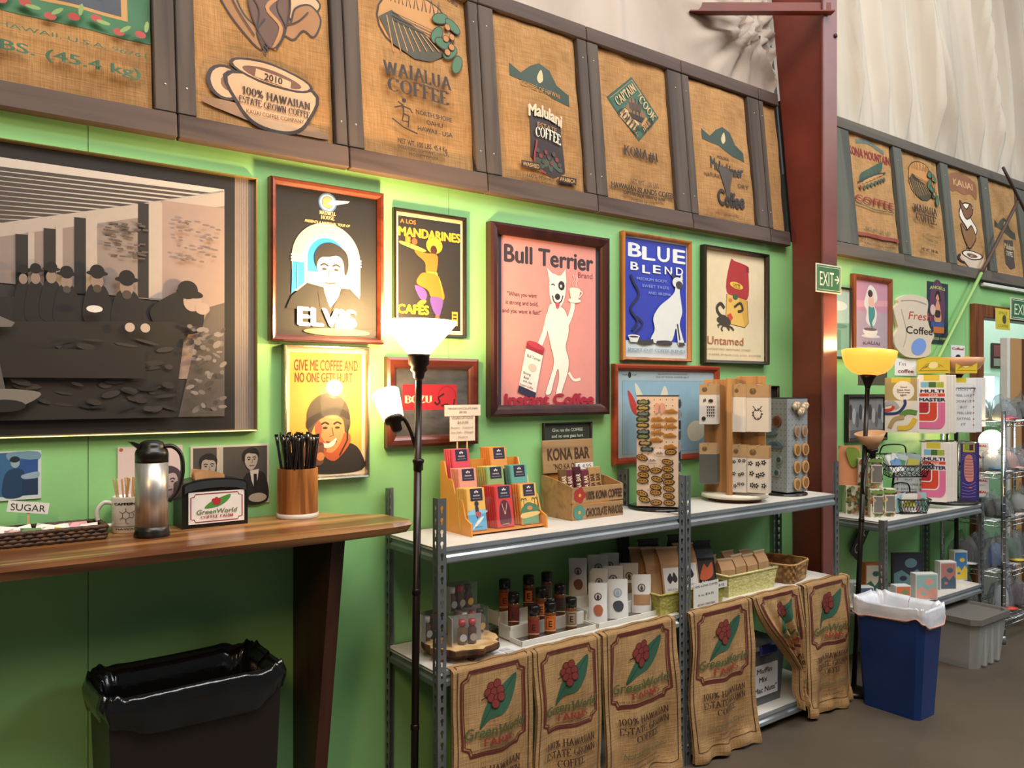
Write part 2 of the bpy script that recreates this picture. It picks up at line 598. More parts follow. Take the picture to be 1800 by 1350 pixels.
class Art:
    """shapes on a sheet w by h metres; u runs 0..1 across, v runs 0..1 down; later shapes lie on top"""

    def __init__(s, w, h, base=None):
        s.w, s.h, s.it = w, h, []
        if base: s.rect(0, 0, 1, 1, base)

    def xy(s, u, v):
        return ((u - .5) * s.w, (.5 - v) * s.h)

    def raw(s, vs, fs, m):
        s.it.append((vs, fs, m if not isinstance(m, str) else C(m)))

    def poly(s, pts, m, sm=False, n=5):
        if sm: pts = smooth_pts(pts, True, n)
        p = [s.xy(*q) for q in pts]
        tri = tessellate_polygon([[Vector((a, b, 0)) for a, b in p]])
        s.raw(p, [tuple(t) for t in tri], m)

    def rect(s, u0, v0, u1, v1, m):
        s.raw([s.xy(u0, v1), s.xy(u1, v1), s.xy(u1, v0), s.xy(u0, v0)], [(0, 1, 2, 3)], m)

    def ell(s, u, v, ru, rv, m, rot=0, n=20, a0=0, a1=360):
        cx, cy = s.xy(u, v)
        p = []
        cr, sr = math.cos(math.radians(rot)), math.sin(math.radians(rot))
        for i in range(n + (a1 - a0 < 360)):
            a = math.radians(a0 + (a1 - a0) * i / n)
            x, y = ru * s.w * math.cos(a), rv * s.w * math.sin(a)
            p.append((cx + x * cr - y * sr, cy + x * sr + y * cr))
        s.raw(p, [tuple(range(len(p)))], m)

    def line(s, pts, wd, m, closed=False, sm=False, n=5):
        """stroke of width wd (fraction of the sheet width)"""
        if sm: pts = smooth_pts(pts, closed, n)
        P = [s.xy(*q) for q in pts]
        if closed: P = P + [P[0]]
        hw = wd * s.w / 2
        vs, fs = [], []
        for i, p in enumerate(P):
            if closed and i in (0, len(P) - 1):
                a, b = P[-2], P[1]
            else:
                a, b = P[max(i - 1, 0)], P[min(i + 1, len(P) - 1)]
            dx, dy = b[0] - a[0], b[1] - a[1]
            L = math.hypot(dx, dy) or 1
            nx, ny = -dy / L * hw, dx / L * hw
            vs += [(p[0] + nx, p[1] + ny), (p[0] - nx, p[1] - ny)]
        for i in range(len(P) - 1):
            fs.append((2 * i, 2 * i + 1, 2 * i + 3, 2 * i + 2))
        s.raw(vs, fs, m)

    def text(s, st, u, v, h, m, w=None, bold=0.0, shear=0.0, rot=0.0, font='b', al='c', bend=0.0):
        """lettering: cap height h (fraction of the sheet height), squeezed to width w (fraction of the sheet width), centred at u, v"""
        vs, fs = serif_mesh(st, bold or .22) if font == 's' else glyph_mesh(st)
        if not vs: return
        x0, x1 = min(p[0] for p in vs), max(p[0] for p in vs)
        ch = 1.0 if font == 's' else 0.72
        sy = h * s.h / ch
        sx = (w * s.w / (x1 - x0)) if w else sy * (0.9 if font == 's' else 1)
        cx, cy = s.xy(u, v)
        ox = {'c': (x0 + x1) / 2, 'l': x0, 'r': x1}[al]
        cr, sr = math.cos(math.radians(rot)), math.sin(math.radians(rot))
        # heavier letters are the same letters laid again a little to each side, each layer just above the last
        sh = [(-bold, 0), (bold, 0), (0, bold * .7), (0, -bold * .7)] if font != 's' and bold > .004 else [(0, 0)]
        for (dx, dy) in sh:
            out = []
            for (x, y) in vs:
                a, b = (x + dx - ox) * sx, (y + dy - ch / 2) * sy
                if bend: b += bend * s.h * (1 - (2 * a / ((x1 - x0) * sx)) ** 2)
                a += shear * b
                out.append((cx + a * cr - b * sr, cy + a * sr + b * cr))
            if font == 's':
                for j in range(3): s.raw(out, [f for k, f in enumerate(fs) if k % 3 == j], m)
            else:
                s.raw(out, fs, m)

    def build(s, name, parent, fn=None, step=None, off=0.0004, d=0.00013, loc=(0, 0, 0), rot=(0, 0, 0)):
        if not step:
            mb = MB()
            for i, (vs, fs, m) in enumerate(s.it):
                o = off + i * d
                mb.add([fn(x, y, o) if fn else (x, -o, y) for x, y in vs], fs, m)
            return mb.build(name, parent, loc, rot, recalc=False)
        bm = bmesh.new()
        mats = []
        for i, (vs, fs, m) in enumerate(s.it):
            if m not in mats: mats.append(m)
            bv = [bm.verts.new((x, y, i)) for x, y in vs]
            for f in fs:
                try:
                    q = bm.faces.new([bv[k] for k in f])
                    q.material_index = mats.index(m)
                except ValueError:
                    pass
        for ax, half in ((0, s.w * .7), (1, s.h * .7)):
            k = -half
            while k < half:
                no = Vector((1, 0, 0)) if ax == 0 else Vector((0, 1, 0))
                bmesh.ops.bisect_plane(bm, geom=bm.verts[:] + bm.edges[:] + bm.faces[:], plane_co=no * k, plane_no=no, dist=1e-7)
                k += step
        for v in bm.verts:
            v.co = Vector(fn(v.co.x, v.co.y, off + round(v.co.z) * d))
        for f in bm.faces: f.smooth = True
        me = bpy.data.meshes.new(name)
        bm.to_mesh(me)
        bm.free()
        for m in mats: me.materials.append(m)
        o = bpy.data.objects.new(name, me)
        o.location, o.rotation_euler = loc, rot
        o.parent = parent
        COL.objects.link(o)
        return o


# ================================================================== the setting
GREEN = noisy('green_paint', '#86c07a', '#90c983', scale=2.2, rough=0.5, contrast=(.3, .7), bump=.06, bscale=30)
mb = MB()
x_seams = [-2.0, WP(155, 600)[0], WP(155, 600)[0] + 1.22, WP(155, 600)[0] + 2.44, 3.81, WP(1697, 640)[0], 5.88]
for a, b in zip(x_seams, x_seams[1:]):
    mb.box(a + .001, b - .001, 0, .05, 0, 2.32, GREEN)
mb.box(5.88, 7.15, 0, .05, 2.10, 2.32, GREEN)
mb.box(7.15, 13, 0, .05, 0, 2.32, GREEN)
tag(mb.build('wall_back'), kind='structure')
mb = MB()
mb.box(-2.5, 14, -6.5, 3.2, -.1, 0, noisy('brown_concrete', '#473d32', '#5a4f43', scale=1.6, rough=.55, contrast=(.25, .75), bump=.05))
tag(mb.build('floor'), kind='structure')

LEAN = -math.atan(.1)
BAND0, BANDH = 2.286, .828


def lean_y(z, off=0.0):
    return off + .1 * (z - 2.29)


mb = MB()
mb.M = Matrix.Translation((0, .004, BAND0)) @ Matrix.Rotation(LEAN, 4, 'X')
DARKB = wood('dark_backing_board', '#1d1512', '#2b201b', axis=2, rough=.8)
mb.box(-1.6, 3.785, .0, .02, .0, BANDH, DARKB)
mb.box(3.83, 8.5, .0, .02, .0, BANDH, DARKB)
tag(mb.build('wall_upper'), kind='structure')

# roof liner cloth above the sacks, on both sides of the steel column
CLOTH = noisy('liner_cloth', '#968779', '#b9aa9e', scale=1.8, stretch=(1, 1, .5), rough=.9, detail=5, contrast=(.3, .62))
CLOTH2 = noisy('liner_cloth_pale', '#a2988a', '#c0b7a9', scale=1.4, stretch=(1.6, 1, .35), rough=.9, detail=4, contrast=(.3, .65))


def liner_a(u, v):
    x, z = -1.6 + 5.42 * u, 3.0 + 2.5 * v
    y = lean_y(z, .045)
    y += .006 * math.sin(x * 9 + z * 2)
    d = max(0.0, 1 - math.hypot((x - 3.62) / .55, (z - 3.45) / .5))   # the pinched, gathered corner by the column
    ang = math.atan2(z - 3.45, x - 3.62)
    y -= d * (.05 + .034 * math.sin(ang * 13) + .018 * math.sin(ang * 29 + 5 * d))
    for (xf, w, k) in ((1.95, .03, .02), (2.62, .05, .03), (2.9, .03, .012)):
        y -= k * math.exp(-((x - xf - .05 * (z - 3)) / w) ** 2)
    return (x, y, z)


def liner_b(u, v):
    x, z = 3.84 + 4.6 * u, 3.0 + 2.8 * v
    y = lean_y(z, .03)
    env = min(1.0, max(0.0, (z - 3.08) / .35))
    for (xf, w, k, sl) in ((4.1, .07, .03, .06), (4.35, .05, .035, -.04), (4.62, .03, .045, .05), (4.95, .06, .03, .0), (5.2, .05, .04, .03), (5.55, .035, .07, -.02), (5.85, .08, .05, -.16),
                           (6.2, .06, .04, .03), (6.5, .04, .07, -.08), (6.72, .05, .05, .02), (7.0, .06, .06, 0), (7.4, .06, .05, 0)):
        y -= 2.0 * env * k * math.exp(-((x - xf - sl * (z - 3)) / (w * .75)) ** 2)
    y += env * .010 * math.sin(x * 31 + 2 * math.sin(z * 2)) + .006 * math.sin(x * 67 + 3 * math.sin(z * 1.3))
    return (x, y, z)


mb = MB()
mb.grid(260, 90, liner_a, CLOTH)
tag(mb.build('wall_liner', mods=None), kind='structure')
mb = MB()
mb.grid(260, 60, liner_b, CLOTH2)
tag(mb.build('wall_liner'), kind='structure')

# tapered steel column and its brace
RED = noisy('red_oxide_paint', '#5c2922', '#783329', scale=3, rough=.45, contrast=(.3, .7), bump=.1, bscale=9)
col = thing('steel_column', 'dark red steel column rising between the two runs of burlap sacks', 'column', (3.81, -.11, 0), kind='structure')
mb = MB()
mb.prism([(-.1, 0), (.104, 0), (.104, 2.28), (.40, 5.4), (-.1, 5.4)], -.006, .006, RED, axis='x')
mb.build('web', col)
mb = MB()
mb.box(-.06, .065, -.112, -.1, 0, 5.4, noisy('red_paint_with_sheen', '#6b3f3c', '#835049', scale=3, rough=.35, contrast=(.3, .7)), .002)  # same red paint as the web, with sky sheen mixed into its colour
mb.build('flange', col)
for z in (.9, 2.1, 3.36):
    mb = MB()
    mb.lathe([(.0, -.008), (.011, -.008), (.011, .0), (.0, .0)], C('#3a2a28', .4, .6), 6, c=(.045, 0, 0))
    mb.v[-24:] = [(x, -.112 + z2 * 1.0, z + y2) for (x, y2, z2) in mb.v[-24:]]
    mb.build('bolt', col)
br = thing('brace_bar', 'short red steel brace running from the cloth wall to the column', 'brace', (3.5, .2, 3.4), kind='structure')
mb = MB()
xa, za = LP(1215, 16, .05)
ya = lean_y(za, .05)
xb, yb = 3.80, -.232
zb = XP(1446, 22, 3.80)[1]
dv = Vector((xb - xa, yb - ya, zb - za))
mb.M = Matrix.Translation((xa - 3.5, ya - .2, za - 3.4)) @ dv.to_track_quat('X', 'Z').to_matrix().to_4x4()
mb.box(-.02, dv.length, -.006, .0, -.032, .032, RED)
mb.box(-.02, dv.length, -.05, .0, -.032, -.026, RED)
mb.build('bar', br)

# doorway beyond the shelves, with the next room behind it
DWOOD = wood('brown_door_wood', '#5b2f17', '#7a4522', axis=2, rough=.5)
mb = MB()
mb.box(5.85, 5.975, -.04, .07, 0, 2.12, DWOOD, .004)
mb.box(5.975, 7.2, -.04, .07, 2.03, 2.12, DWOOD, .004)
mb.box(7.1, 7.2, -.04, .07, 0, 2.03, DWOOD, .004)
tag(mb.build('trim_1'), kind='structure')
mb = MB()
FWALL = C('#bcd0c4', .7)
mb.box(5.0, 13, 1.2, 1.25, 0, 1.20, FWALL)
mb.box(5.0, 13, 1.2, 1.25, 1.70, 3.2, FWALL)
mb.box(5.0, 8.6, 1.2, 1.25, 1.20, 1.70, FWALL)
mb.box(11.0, 13, 1.2, 1.25, 1.20, 1.70, FWALL)
tag(mb.build('wall_far'), kind='structure')
w1 = tag(thing('window_1', None, None, (9.2, 1.2, 1.20)), kind='structure')
area('far_room_fill', (9.0, .65, 3.1), (9.0, .6, 0), 2.5, .9, 42, (.95, 1.0, .98))  # added overhead fill that brightens the room beyond the doorway
picture_in_room = tag(thing('framed_picture', None, None, (9.18, 1.195, 1.885)), 'dark framed picture on the pale wall of the room through the doorway', 'picture')
mb = MB()
mb.box(-.17, .17, -.015, 0, -.13, .13, C('#3a2020', .5), .003)
mb.box(-.14, .14, -.017, -.015, -.01, .11, C('#7a3a44', .5))
mb.box(-.14, .14, -.017, -.015, -.11, -.03, C('#8a8480', .5))
mb.build('frame', picture_in_room)
mb = MB()
for a in (-.6, -.05, .5, 1.1, 1.755):
    mb.box(a, a + .045, -.03, .05, 0, .47, C('#cfe0dc', .5))
mb.box(-.6, 1.8, -.03, .05, -.04, 0, C('#cfe0dc', .5))
mb.box(-.6, 1.8, -.03, .05, .47, .5, C('#cfe0dc', .5))
mb.build('window_frame', w1)
mb = MB()
mb.box(-.6, 1.8, .02, .03, 0, .49, glow('daylit_sky', '#eaf6ff', 1.6))
mb.build('daylit_pane', w1)
d2 = thing('wooden_door', 'open brown wooden plank door standing in the doorway under the exit sign', 'door', (6.31, -.05, 0))
mb = MB()
dw = [(0, .20, '#b98f5c'), (.20, .28, '#5e3420'), (.28, .55, '#bf9463'), (.55, .75, '#b08450')]
for a, b, c in dw:
    mb.box(a, b - .004, -.02, .02, .02, 1.9, C(c, .5), .003)
mb.build('door_planks', d2)
mb = MB()
mb.box(-.05, -.005, -.025, .025, .02, 1.9, C('#d9d9d2', .5), .003)
mb.build('edge_strip', d2)

# ================================================================== coffee sack panels along the top of the wall
BATTEN = wood('brown_batten', '#3d2f2a', '#574740', axis=0, scale=2, rough=.75)
BATTENV = wood('brown_stile', '#3a302c', '#54483f', axis=2, scale=2, rough=.75)
GBATTEN = wood('grey_batten', '#4a443e', '#5c564d', axis=0, scale=2, rough=.75)
GBATTENV = wood('grey_stile', '#434540', '#575a52', axis=2, scale=2, rough=.75)
SACK = burlap('burlap_gold', '#967048', '#b0875a')
SACKB = burlap('burlap_tan', '#99774e', '#b28c61')
INK, GINK, RINK = '#2a170c', '#2e5a3c', '#8a2a22'


def sack_panel(xa, xb, sl, sr, art, label, right=False, puff=0.0):
    """xa..xb the panel, sl..sr the cloth between its stiles"""
    t = thing('sack_panel', label, 'sack panel', (xa, -.004, BAND0), (LEAN, 0, 0), 'coffee sacks framed along the top of the wall')
    w = xb - xa
    bh, bv = (GBATTEN, GBATTENV) if right else (BATTEN, BATTENV)
    mb = MB()
    mb.box(.002, w - .002, -.034, 0, 0, .074, bh, .003)
    mb.build('bottom_rail', t)
    mb = MB()
    mb.box(.002, w - .002, -.034, 0, BANDH - .066, BANDH, bh, .003)
    mb.build('top_rail', t)
    for a, b in ((.002, sl - xa - .003), (sr - xa + .003, w - .002)):
        if b - a > .015:
            mb = MB()
            mb.box(a, b, -.03, 0, .076, BANDH - .068, bv, .003)
            for z in (.16, BANDH - .15):
                mb.lathe([(.0045, 0), (.003, .0015), (0, .002)], C('#b5b5b0', .3, .8), 8, c=((a + b) / 2, 0, 0))
                n = 8 * 3
                mb.v[-n:] = [(x, -.030 - zz, z + y) for (x, y, zz) in mb.v[-n:]]
            mb.build('stile', t)
    if sr - sl < .03: return t
    cw, ch = sr - sl, BANDH - .14
    cx, cz = (sl + sr) / 2 - xa, .076 + ch / 2
    ph = random.Random(label).random() * 6

    def fn(x, y, o):
        b = .004 * math.sin(x * 23 + ph) * math.sin(y * 9 + ph) + .0012 * math.sin(x * 47 + y * 31 + ph)
        e = max(0, 1 - (2 * x / cw) ** 2) * max(0, 1 - (2 * y / ch) ** 2)
        b += puff * e ** .4
        return (cx + x, -.010 - b - o, cz + y)
    mb = MB()
    mb.grid(44, 56, lambda u, v: fn((u - .5) * cw, (v - .5) * ch, 0), SACKB if right else SACK)
    so = mb.build('sack', t)
    if art:
        A = Art(cw, ch)
        art(A)
        A.build('sack_print', so, fn, step=.018, off=.0013, d=.0003)
    return t


def s_lahaina(a):
    a.rect(0, -.0, 1, .70, '#2f6a3f')
    a.rect(.10, .02, .93, .62, '#b98a4a')
    a.rect(.12, .03, .91, .605, '#39404c')
    for i in range(26):
        r = random.Random(i)
        v = .12 + .018 * i
        a.line([(.13, v), (.3 + r.random() * .6, v + .006)], .006, '#5d5648')
    a.poly([(.55, .03), (.91, .03), (.91, .30), (.75, .26)], '#a89a4a', True)
    a.poly([(.78, .30), (.82, .20), (.86, .26), (.90, .22), (.90, .36), (.80, .38)], '#a5372c', True)
    for i in range(15):
        r = random.Random(i + 50)
        a.ell(.04 + i * .066, .672 + .02 * math.sin(i * 2), .018, .013, '#a5372c', n=8)
        a.ell(.06 + i * .066, .655 + .02 * math.cos(i * 2), .022, .007, '#7f9a55', rot=40 * (i % 3), n=8)
    a.text('DIST. BY LAHAINA, MAUI, HAWAII, U.S.A. 96761', .5, .77, .020, GINK, w=.96)
    a.text('NET WT. 100 LBS. (45.4 kg)', .5, .855, .042, GINK, w=.92, bold=.02)


def s_kauai(a):
    lt, md, o = '#c9a27c', '#9a6a3a', INK
    # rising steam with a dancer in it
    for pts, c in (([(.36, -.02), (.30, .10), (.38, .24), (.5, .30), (.62, .34), (.75, .42), (.86, .36), (.94, .28), (.8, .2), (.84, .08), (.78, -.02)], lt),
                   ([(.46, .60), (.3, .5), (.18, .38), (.16, .29), (.26, .24), (.4, .26), (.3, .34), (.36, .45), (.5, .52)], md),
                   ([(.5, .60), (.62, .50), (.72, .50), (.80, .44), (.88, .46), (.94, .36), (.86, .30), (.74, .34), (.70, .42), (.62, .44), (.54, .52)], md)):
        a.poly(pts, c, True)
        a.line(pts, .014, o, True, True)
    a.poly([(.46, .16), (.62, .16), (.70, .30), (.66, .46), (.55, .58), (.44, .50), (.38, .34)], '#5a3a28', True)
    a.poly([(.45, .10), (.60, .10), (.58, .20), (.47, .20)], '#a0603a', True)
    a.poly([(.42, .0), (.62, .0), (.60, .10), (.44, .10)], '#b98a58', True)
    a.line([(.44, .10), (.36, .06), (.42, -.02)], .03, '#b98a58', sm=True)
    a.line([(.60, .10), (.70, .06), (.66, -.02)], .03, '#b98a58', sm=True)
    a.line([(.56, .58), (.62, .46), (.52, .38), (.66, .28)], .03, '#b07a40', sm=True)
    a.line([(.50, .62), (.44, .52), (.50, .44)], .012, o, sm=True)
    for pts in ([(.36, .30), (.46, .40), (.44, .52), (.52, .60)], [(.66, .22), (.60, .36), (.66, .46), (.58, .58)], [(.22, .30), (.30, .42), (.42, .54)], [(.84, .34), (.76, .40), (.66, .44)], [(.40, .02), (.34, .12), (.42, .22)]):
        a.line(pts, .010, o, sm=True)
    a.line([(.46, .16), (.62, .16), (.70, .30), (.66, .46), (.55, .58), (.44, .50), (.38, .34)], .010, o, True, True)
    # cup on its saucer
    a.ell(.50, .935, .47, .055, '#8d6a4a', rot=-6)
    a.ell(.20, .80, .13, .13, o)
    a.ell(.20, .80, .10, .11, lt)
    a.ell(.22, .80, .05, .055, '#7a5030')
    a.poly([(.22, .74), (.86, .745), (.80, .92), (.66, .99), (.42, .98), (.28, .90)], o, True)
    a.poly([(.25, .75), (.835, .755), (.78, .91), (.65, .975), (.43, .965), (.30, .89)], lt, True)
    a.ell(.54, .715, .31, .085, o, rot=-6)
    a.ell(.54, .715, .285, .068, lt, rot=-6)
    a.ell(.54, .725, .22, .048, '#6b4226', rot=-6)
    a.poly([(.42, .70), (.68, .725), (.67, .765), (.41, .74)], lt)
    a.text('2010', .545, .732, .032, o, bold=.02, rot=-4)
    a.text('100% HAWAIIAN', .565, .825, .036, o, w=.5, font='s', rot=-2)
    a.text('ESTATE GROWN COFFEE', .55, .872, .032, o, w=.52, font='s', rot=-2)
    a.text('KAUAI COFFEE COMPANY', .55, .918, .020, o, w=.42)


def s_waialua(a, full=True):
    a.text('100% Hawaiian Coffee Grown, Island of Oahu', .5, .035, .026, INK, w=.86, bend=.035)
    a.ell(.52, .24, .36, .27, INK)
    a.ell(.52, .24, .345, .257, '#b98445')
    for i in range(7):
        a.line([(.30 + i * .07, .14), (.32 + i * .07, .06), (.34 + i * .07, .14)], .008, INK)
    a.poly([(.18, .25), (.30, .19), (.48, .24), (.66, .29), (.84, .28), (.78, .36), (.64, .42), (.48, .43), (.30, .38)], '#3f3a26', False)
    for i in range(9):
        a.line([(.25 + .05 * i, .23 + .008 * i), (.30 + .06 * i, .42 - .010 * i)], .009, '#b98445')
    for i in range(3):
        a.line([(.3, .20 + i * .02), (.75, .25 + i * .018)], .006, INK)
    for (u, v, r) in ((.74, .16, 20), (.86, .18, -30), (.70, .26, 60), (.82, .34, 40), (.76, .30, -10), (.88, .40, 70)):
        a.ell(u, v, .085, .048, INK, rot=r)
        a.ell(u, v, .077, .04, '#3f6a4c', rot=r)
    for (u, v) in ((.80, .20), (.84, .25), (.78, .27), (.83, .31), (.79, .345)):
        a.ell(u, v, .03, .03, INK)
        a.ell(u, v, .025, .025, '#b5763c')
    a.text('WAIALUA', .50, .525, .072, INK, w=.62, font='s')
    a.text('COFFEE', .50, .613, .072, INK, w=.56, font='s')
    if full:
        a.line([(.30, .70), (.34, .715), (.345, .76), (.33, .80), (.38, .80)], .012, INK)
        a.line([(.345, .76), (.39, .77), (.38, .83)], .012, INK)
        a.line([(.27, .735), (.33, .72), (.40, .73), (.42, .75)], .012, INK)
        a.ell(.35, .69, .018, .018, INK)
        a.line([(.24, .80), (.34, .835), (.46, .855)], .012, INK)
        a.text('NORTH SHORE', .62, .735, .026, INK, w=.34, bold=.01)
        a.text('OAHU', .62, .78, .026, INK, bold=.01)
        a.text('HAWAII - USA', .62, .825, .026, INK, w=.32, bold=.01)
        a.text('NET WT. 100 LBS. 45.4 Kg.', .50, .915, .028, INK, w=.45, bold=.02)
        a.text('DOLE FOOD COMPANY, HAWAII', .5, .948, .017, INK, w=.46)
        a.text('PRODUCT OF USA', .5, .976, .016, INK, w=.26)
    else:
        a.text('NORTH SHORE OAHU', .60, .77, .024, INK, w=.36)
        a.text('HAWAII - USA', .60, .82, .024, INK, w=.3)
        a.text('NET WT. 100 LBS.', .5, .915, .028, INK, w=.45, bold=.02)


def hat(a, v, s=1.0, c='#2b3d30'):
    a.poly([(.15, v), (.28, v + .04), (.40, v - .02), (.5, v - .05), (.62, v - .02), (.70, v + .06), (.86, v + .10), (.86, v + .17), (.66, v + .155), (.42, v + .10), (.15, v + .075)], c)
    a.poly([(.47, v + .04), (.52, v - .01), (.535, v + .05), (.49, v + .075)], '#c3b58a', True)


def s_malulani(a):
    hat(a, .30)
    a.text('COFFEES OF HAWAII', .50, .415, .03, '#b98445', w=.46, rot=-5, bold=.01)
    a.poly([(.34, .56), (.46, .545), (.54, .56), (.72, .60), (.75, .90), (.60, .945), (.48, .93), (.33, .84)], '#2a1815')
    for i in range(6):
        a.ell(.42 + .05 * i, .86 + .02 * (i % 2), .05, .03, '#3c4a36', rot=30 * i)
    for i in range(9):
        a.ell(.41 + .034 * i, .80 + .03 * ((i * 7) % 3), .022, .022, '#7a2a2a' if i % 2 else '#4a3a30')
    a.line([(.40, .74), (.37, .88), (.5, .93)], .02, '#8a2a2a', sm=True)
    a.text('Malulani', .53, .575, .075, '#d8c8a8', w=.40, bold=.045, rot=-5, bend=.02)
    a.text('ESTATE', .54, .645, .028, '#b98445', w=.24, rot=-4)
    a.text('COFFEE', .545, .70, .06, '#e6dcc4', w=.32, font='s', rot=-4, bend=.012)
    for (u, v, s) in ((.32, .90, 'WASHED'), (.76, .945, 'ARABICA')):
        a.rect(u - .11, v - .02, u + .11, v + .02, INK)
        a.text(s, u, v, .024, '#c9a46a', w=.19, bold=.02)
    a.text('100% Molokai Coffee', .52, .962, .024, INK, w=.5, shear=.2)


def s_captain(a):
    a.poly([(.49, .13), (.87, .36), (.52, .57), (.11, .32)], '#2a4a38')
    a.poly([(.49, .15), (.83, .36), (.52, .55), (.155, .32)], '#b98a50')
    a.poly([(.485, .155), (.60, .23), (.27, .41), (.155, .325)], '#2e5a44')
    a.poly([(.62, .235), (.835, .355), (.73, .425), (.49, .28)], '#2e5a44')
    a.poly([(.28, .425), (.385, .365), (.61, .49), (.52, .545)], '#c9a878')
    a.poly([(.47, .49), (.56, .44), (.61, .49), (.52, .55)], '#2e5a44')
    a.poly([(.36, .36), (.46, .27), (.66, .38), (.56, .46)], '#7a5a34')
    for i in range(3):
        a.line([(.46 + .05 * i, .28), (.45 + .05 * i, .42)], .012, INK)
        a.poly([(.41 + .06 * i, .31), (.48 + .06 * i, .32), (.47 + .05 * i, .37), (.42 + .05 * i, .36)], '#4a3524')
    a.poly([(.39, .385), (.62, .40), (.58, .435), (.45, .425)], INK)
    a.text('CAPTAIN', .37, .27, .058, '#c9a878', w=.34, font='s', rot=50 * .78)
    a.text('COOK', .685, .325, .06, '#c9a878', w=.29, font='s', rot=-42)
    a.text('COFFEE', .395, .448, .055, INK, w=.31, font='s', rot=-40)
    a.text('CO. LTD.', .66, .445, .05, INK, w=.25, font='s', rot=43)
    a.text('KONA', .455, .655, .062, INK, w=.34, font='s', bold=.22)
    a.text('#1', .70, .655, .062, INK, w=.13, bold=.03)
    a.text('NET WT. 100 LBS.', .55, .855, .034, INK, w=.42)
    a.text('HAWAIIAN ISLANDS COFFEE', .52, .905, .036, INK, w=.92, bold=.035, shear=.1)
    a.text('CAPTAIN COOK, HAWAII 96704', .52, .945, .026, INK, w=.6, bold=.01, shear=.15)
    a.text('PRODUCT OF U.S.A.', .5, .985, .020, INK, w=.35)


def s_mule(a):
    hat(a, .36)
    a.text('MOLOKAI', .47, .545, .025, INK, w=.2)
    a.text('Muleskinner', .53, .60, .085, '#33302c', w=.56, bold=.04, rot=-3, bend=-.02)
    a.text('NATURAL', .27, .69, .03, INK, w=.24)
    a.text('DRY', .80, .72, .03, INK, w=.18)
    a.poly([(.38, .62), (.60, .64), (.56, .76), (.58, .82), (.50, .86), (.46, .78), (.42, .72)], '#4a4038', True)
    a.text('Coffee', .56, .83, .11, '#2b2118', w=.46, bold=.05, bend=-.012)
    a.text('100% Molokai Coffee', .50, .945, .025, '#7a4a2a', w=.4)


def s_konamtn(a):
    a.line([(.2, .06), (.5, .035), (.85, .09)], .05, '#5a6a62', sm=True)
    a.text('KONA MOUNTAIN', .5, .15, .075, RINK, w=.96, bold=.04)
    for i in range(6):
        a.ell(.30 + .08 * i, .36 - .025 * i, .10, .05, '#34503f', rot=38)
        a.ell(.34 + .08 * i, .40 - .022 * i, .07, .018, '#b98a55', rot=30)
    a.line([(.15, .43), (.5, .33), (.85, .27)], .02, '#2e3a30', sm=True)
    for i in range(7):
        a.ell(.3 + .08 * i, .46 - .02 * i, .03, .03, '#34503f')
    a.ell(.20, .47, .03, .03, RINK)
    a.text('COFFEE', .5, .57, .06, RINK, w=.9, bold=.02)
    a.line([(.05, .62), (.5, .645), (.95, .63)], .012, '#34503f')
    a.text('NET WT. 100 LBS.', .5, .83, .028, '#34503f', w=.6)
    a.rect(.02, .87, .98, .90, '#8a3a2c')
    a.text('KONA MOUNTAIN COFFEE COMPANY', .5, .93, .022, INK, w=.94)
    a.text('KAILUA KONA, HAWAII', .5, .965, .020, INK, w=.7)


def s_cup(a):
    a.poly([(.1, .08), (.5, .03), (.92, .10), (.9, .26), (.72, .22), (.5, .25), (.3, .23), (.08, .24)], '#8a5a3a', True)
    a.text('KAUAI', .5, .14, .07, '#c9a070', w=.6, bold=.03)
    for pts, c in (([(.45, .34), (.3, .48), (.5, .62), (.4, .80), (.62, .70), (.8, .58), (.6, .46), (.75, .36)], '#e6dccd'),
                   ([(.35, .32), (.5, .40), (.65, .33), (.7, .42), (.5, .5), (.4, .44)], '#7a5030'),
                   ([(.3, .56), (.45, .62), (.62, .56), (.72, .68), (.5, .80), (.34, .70)], '#8a6038')):
        a.poly(pts, c, True)
        a.line(pts, .02, INK, True, True)
    a.ell(.24, .915, .16, .07, INK)
    a.ell(.24, .915, .09, .04, '#c9a27c')
    a.poly([(.2, .86), (.85, .86), (.78, .97), (.6, .995), (.36, .985)], '#cdbba6', True)
    a.ell(.53, .865, .33, .07, INK)
    a.ell(.53, .865, .29, .055, '#e2d6c6')
    a.ell(.53, .87, .18, .03, '#6b4a30')
    a.text('2010', .53, .87, .02, '#e2d6c6')


def s_hat2(a):
    hat(a, .42, c='#46463a')
    a.poly([(.40, .62), (.75, .60), (.74, .90), (.58, .93), (.38, .88)], '#4b4038')
    a.text('Malulani', .58, .68, .06, '#c9b48a', w=.36, bold=.03)
    a.text('COFFEE', .57, .76, .05, '#d8ccb0', w=.28, font='s')


def pxx(px, py):
    return LP(px, py, -.014)[0]


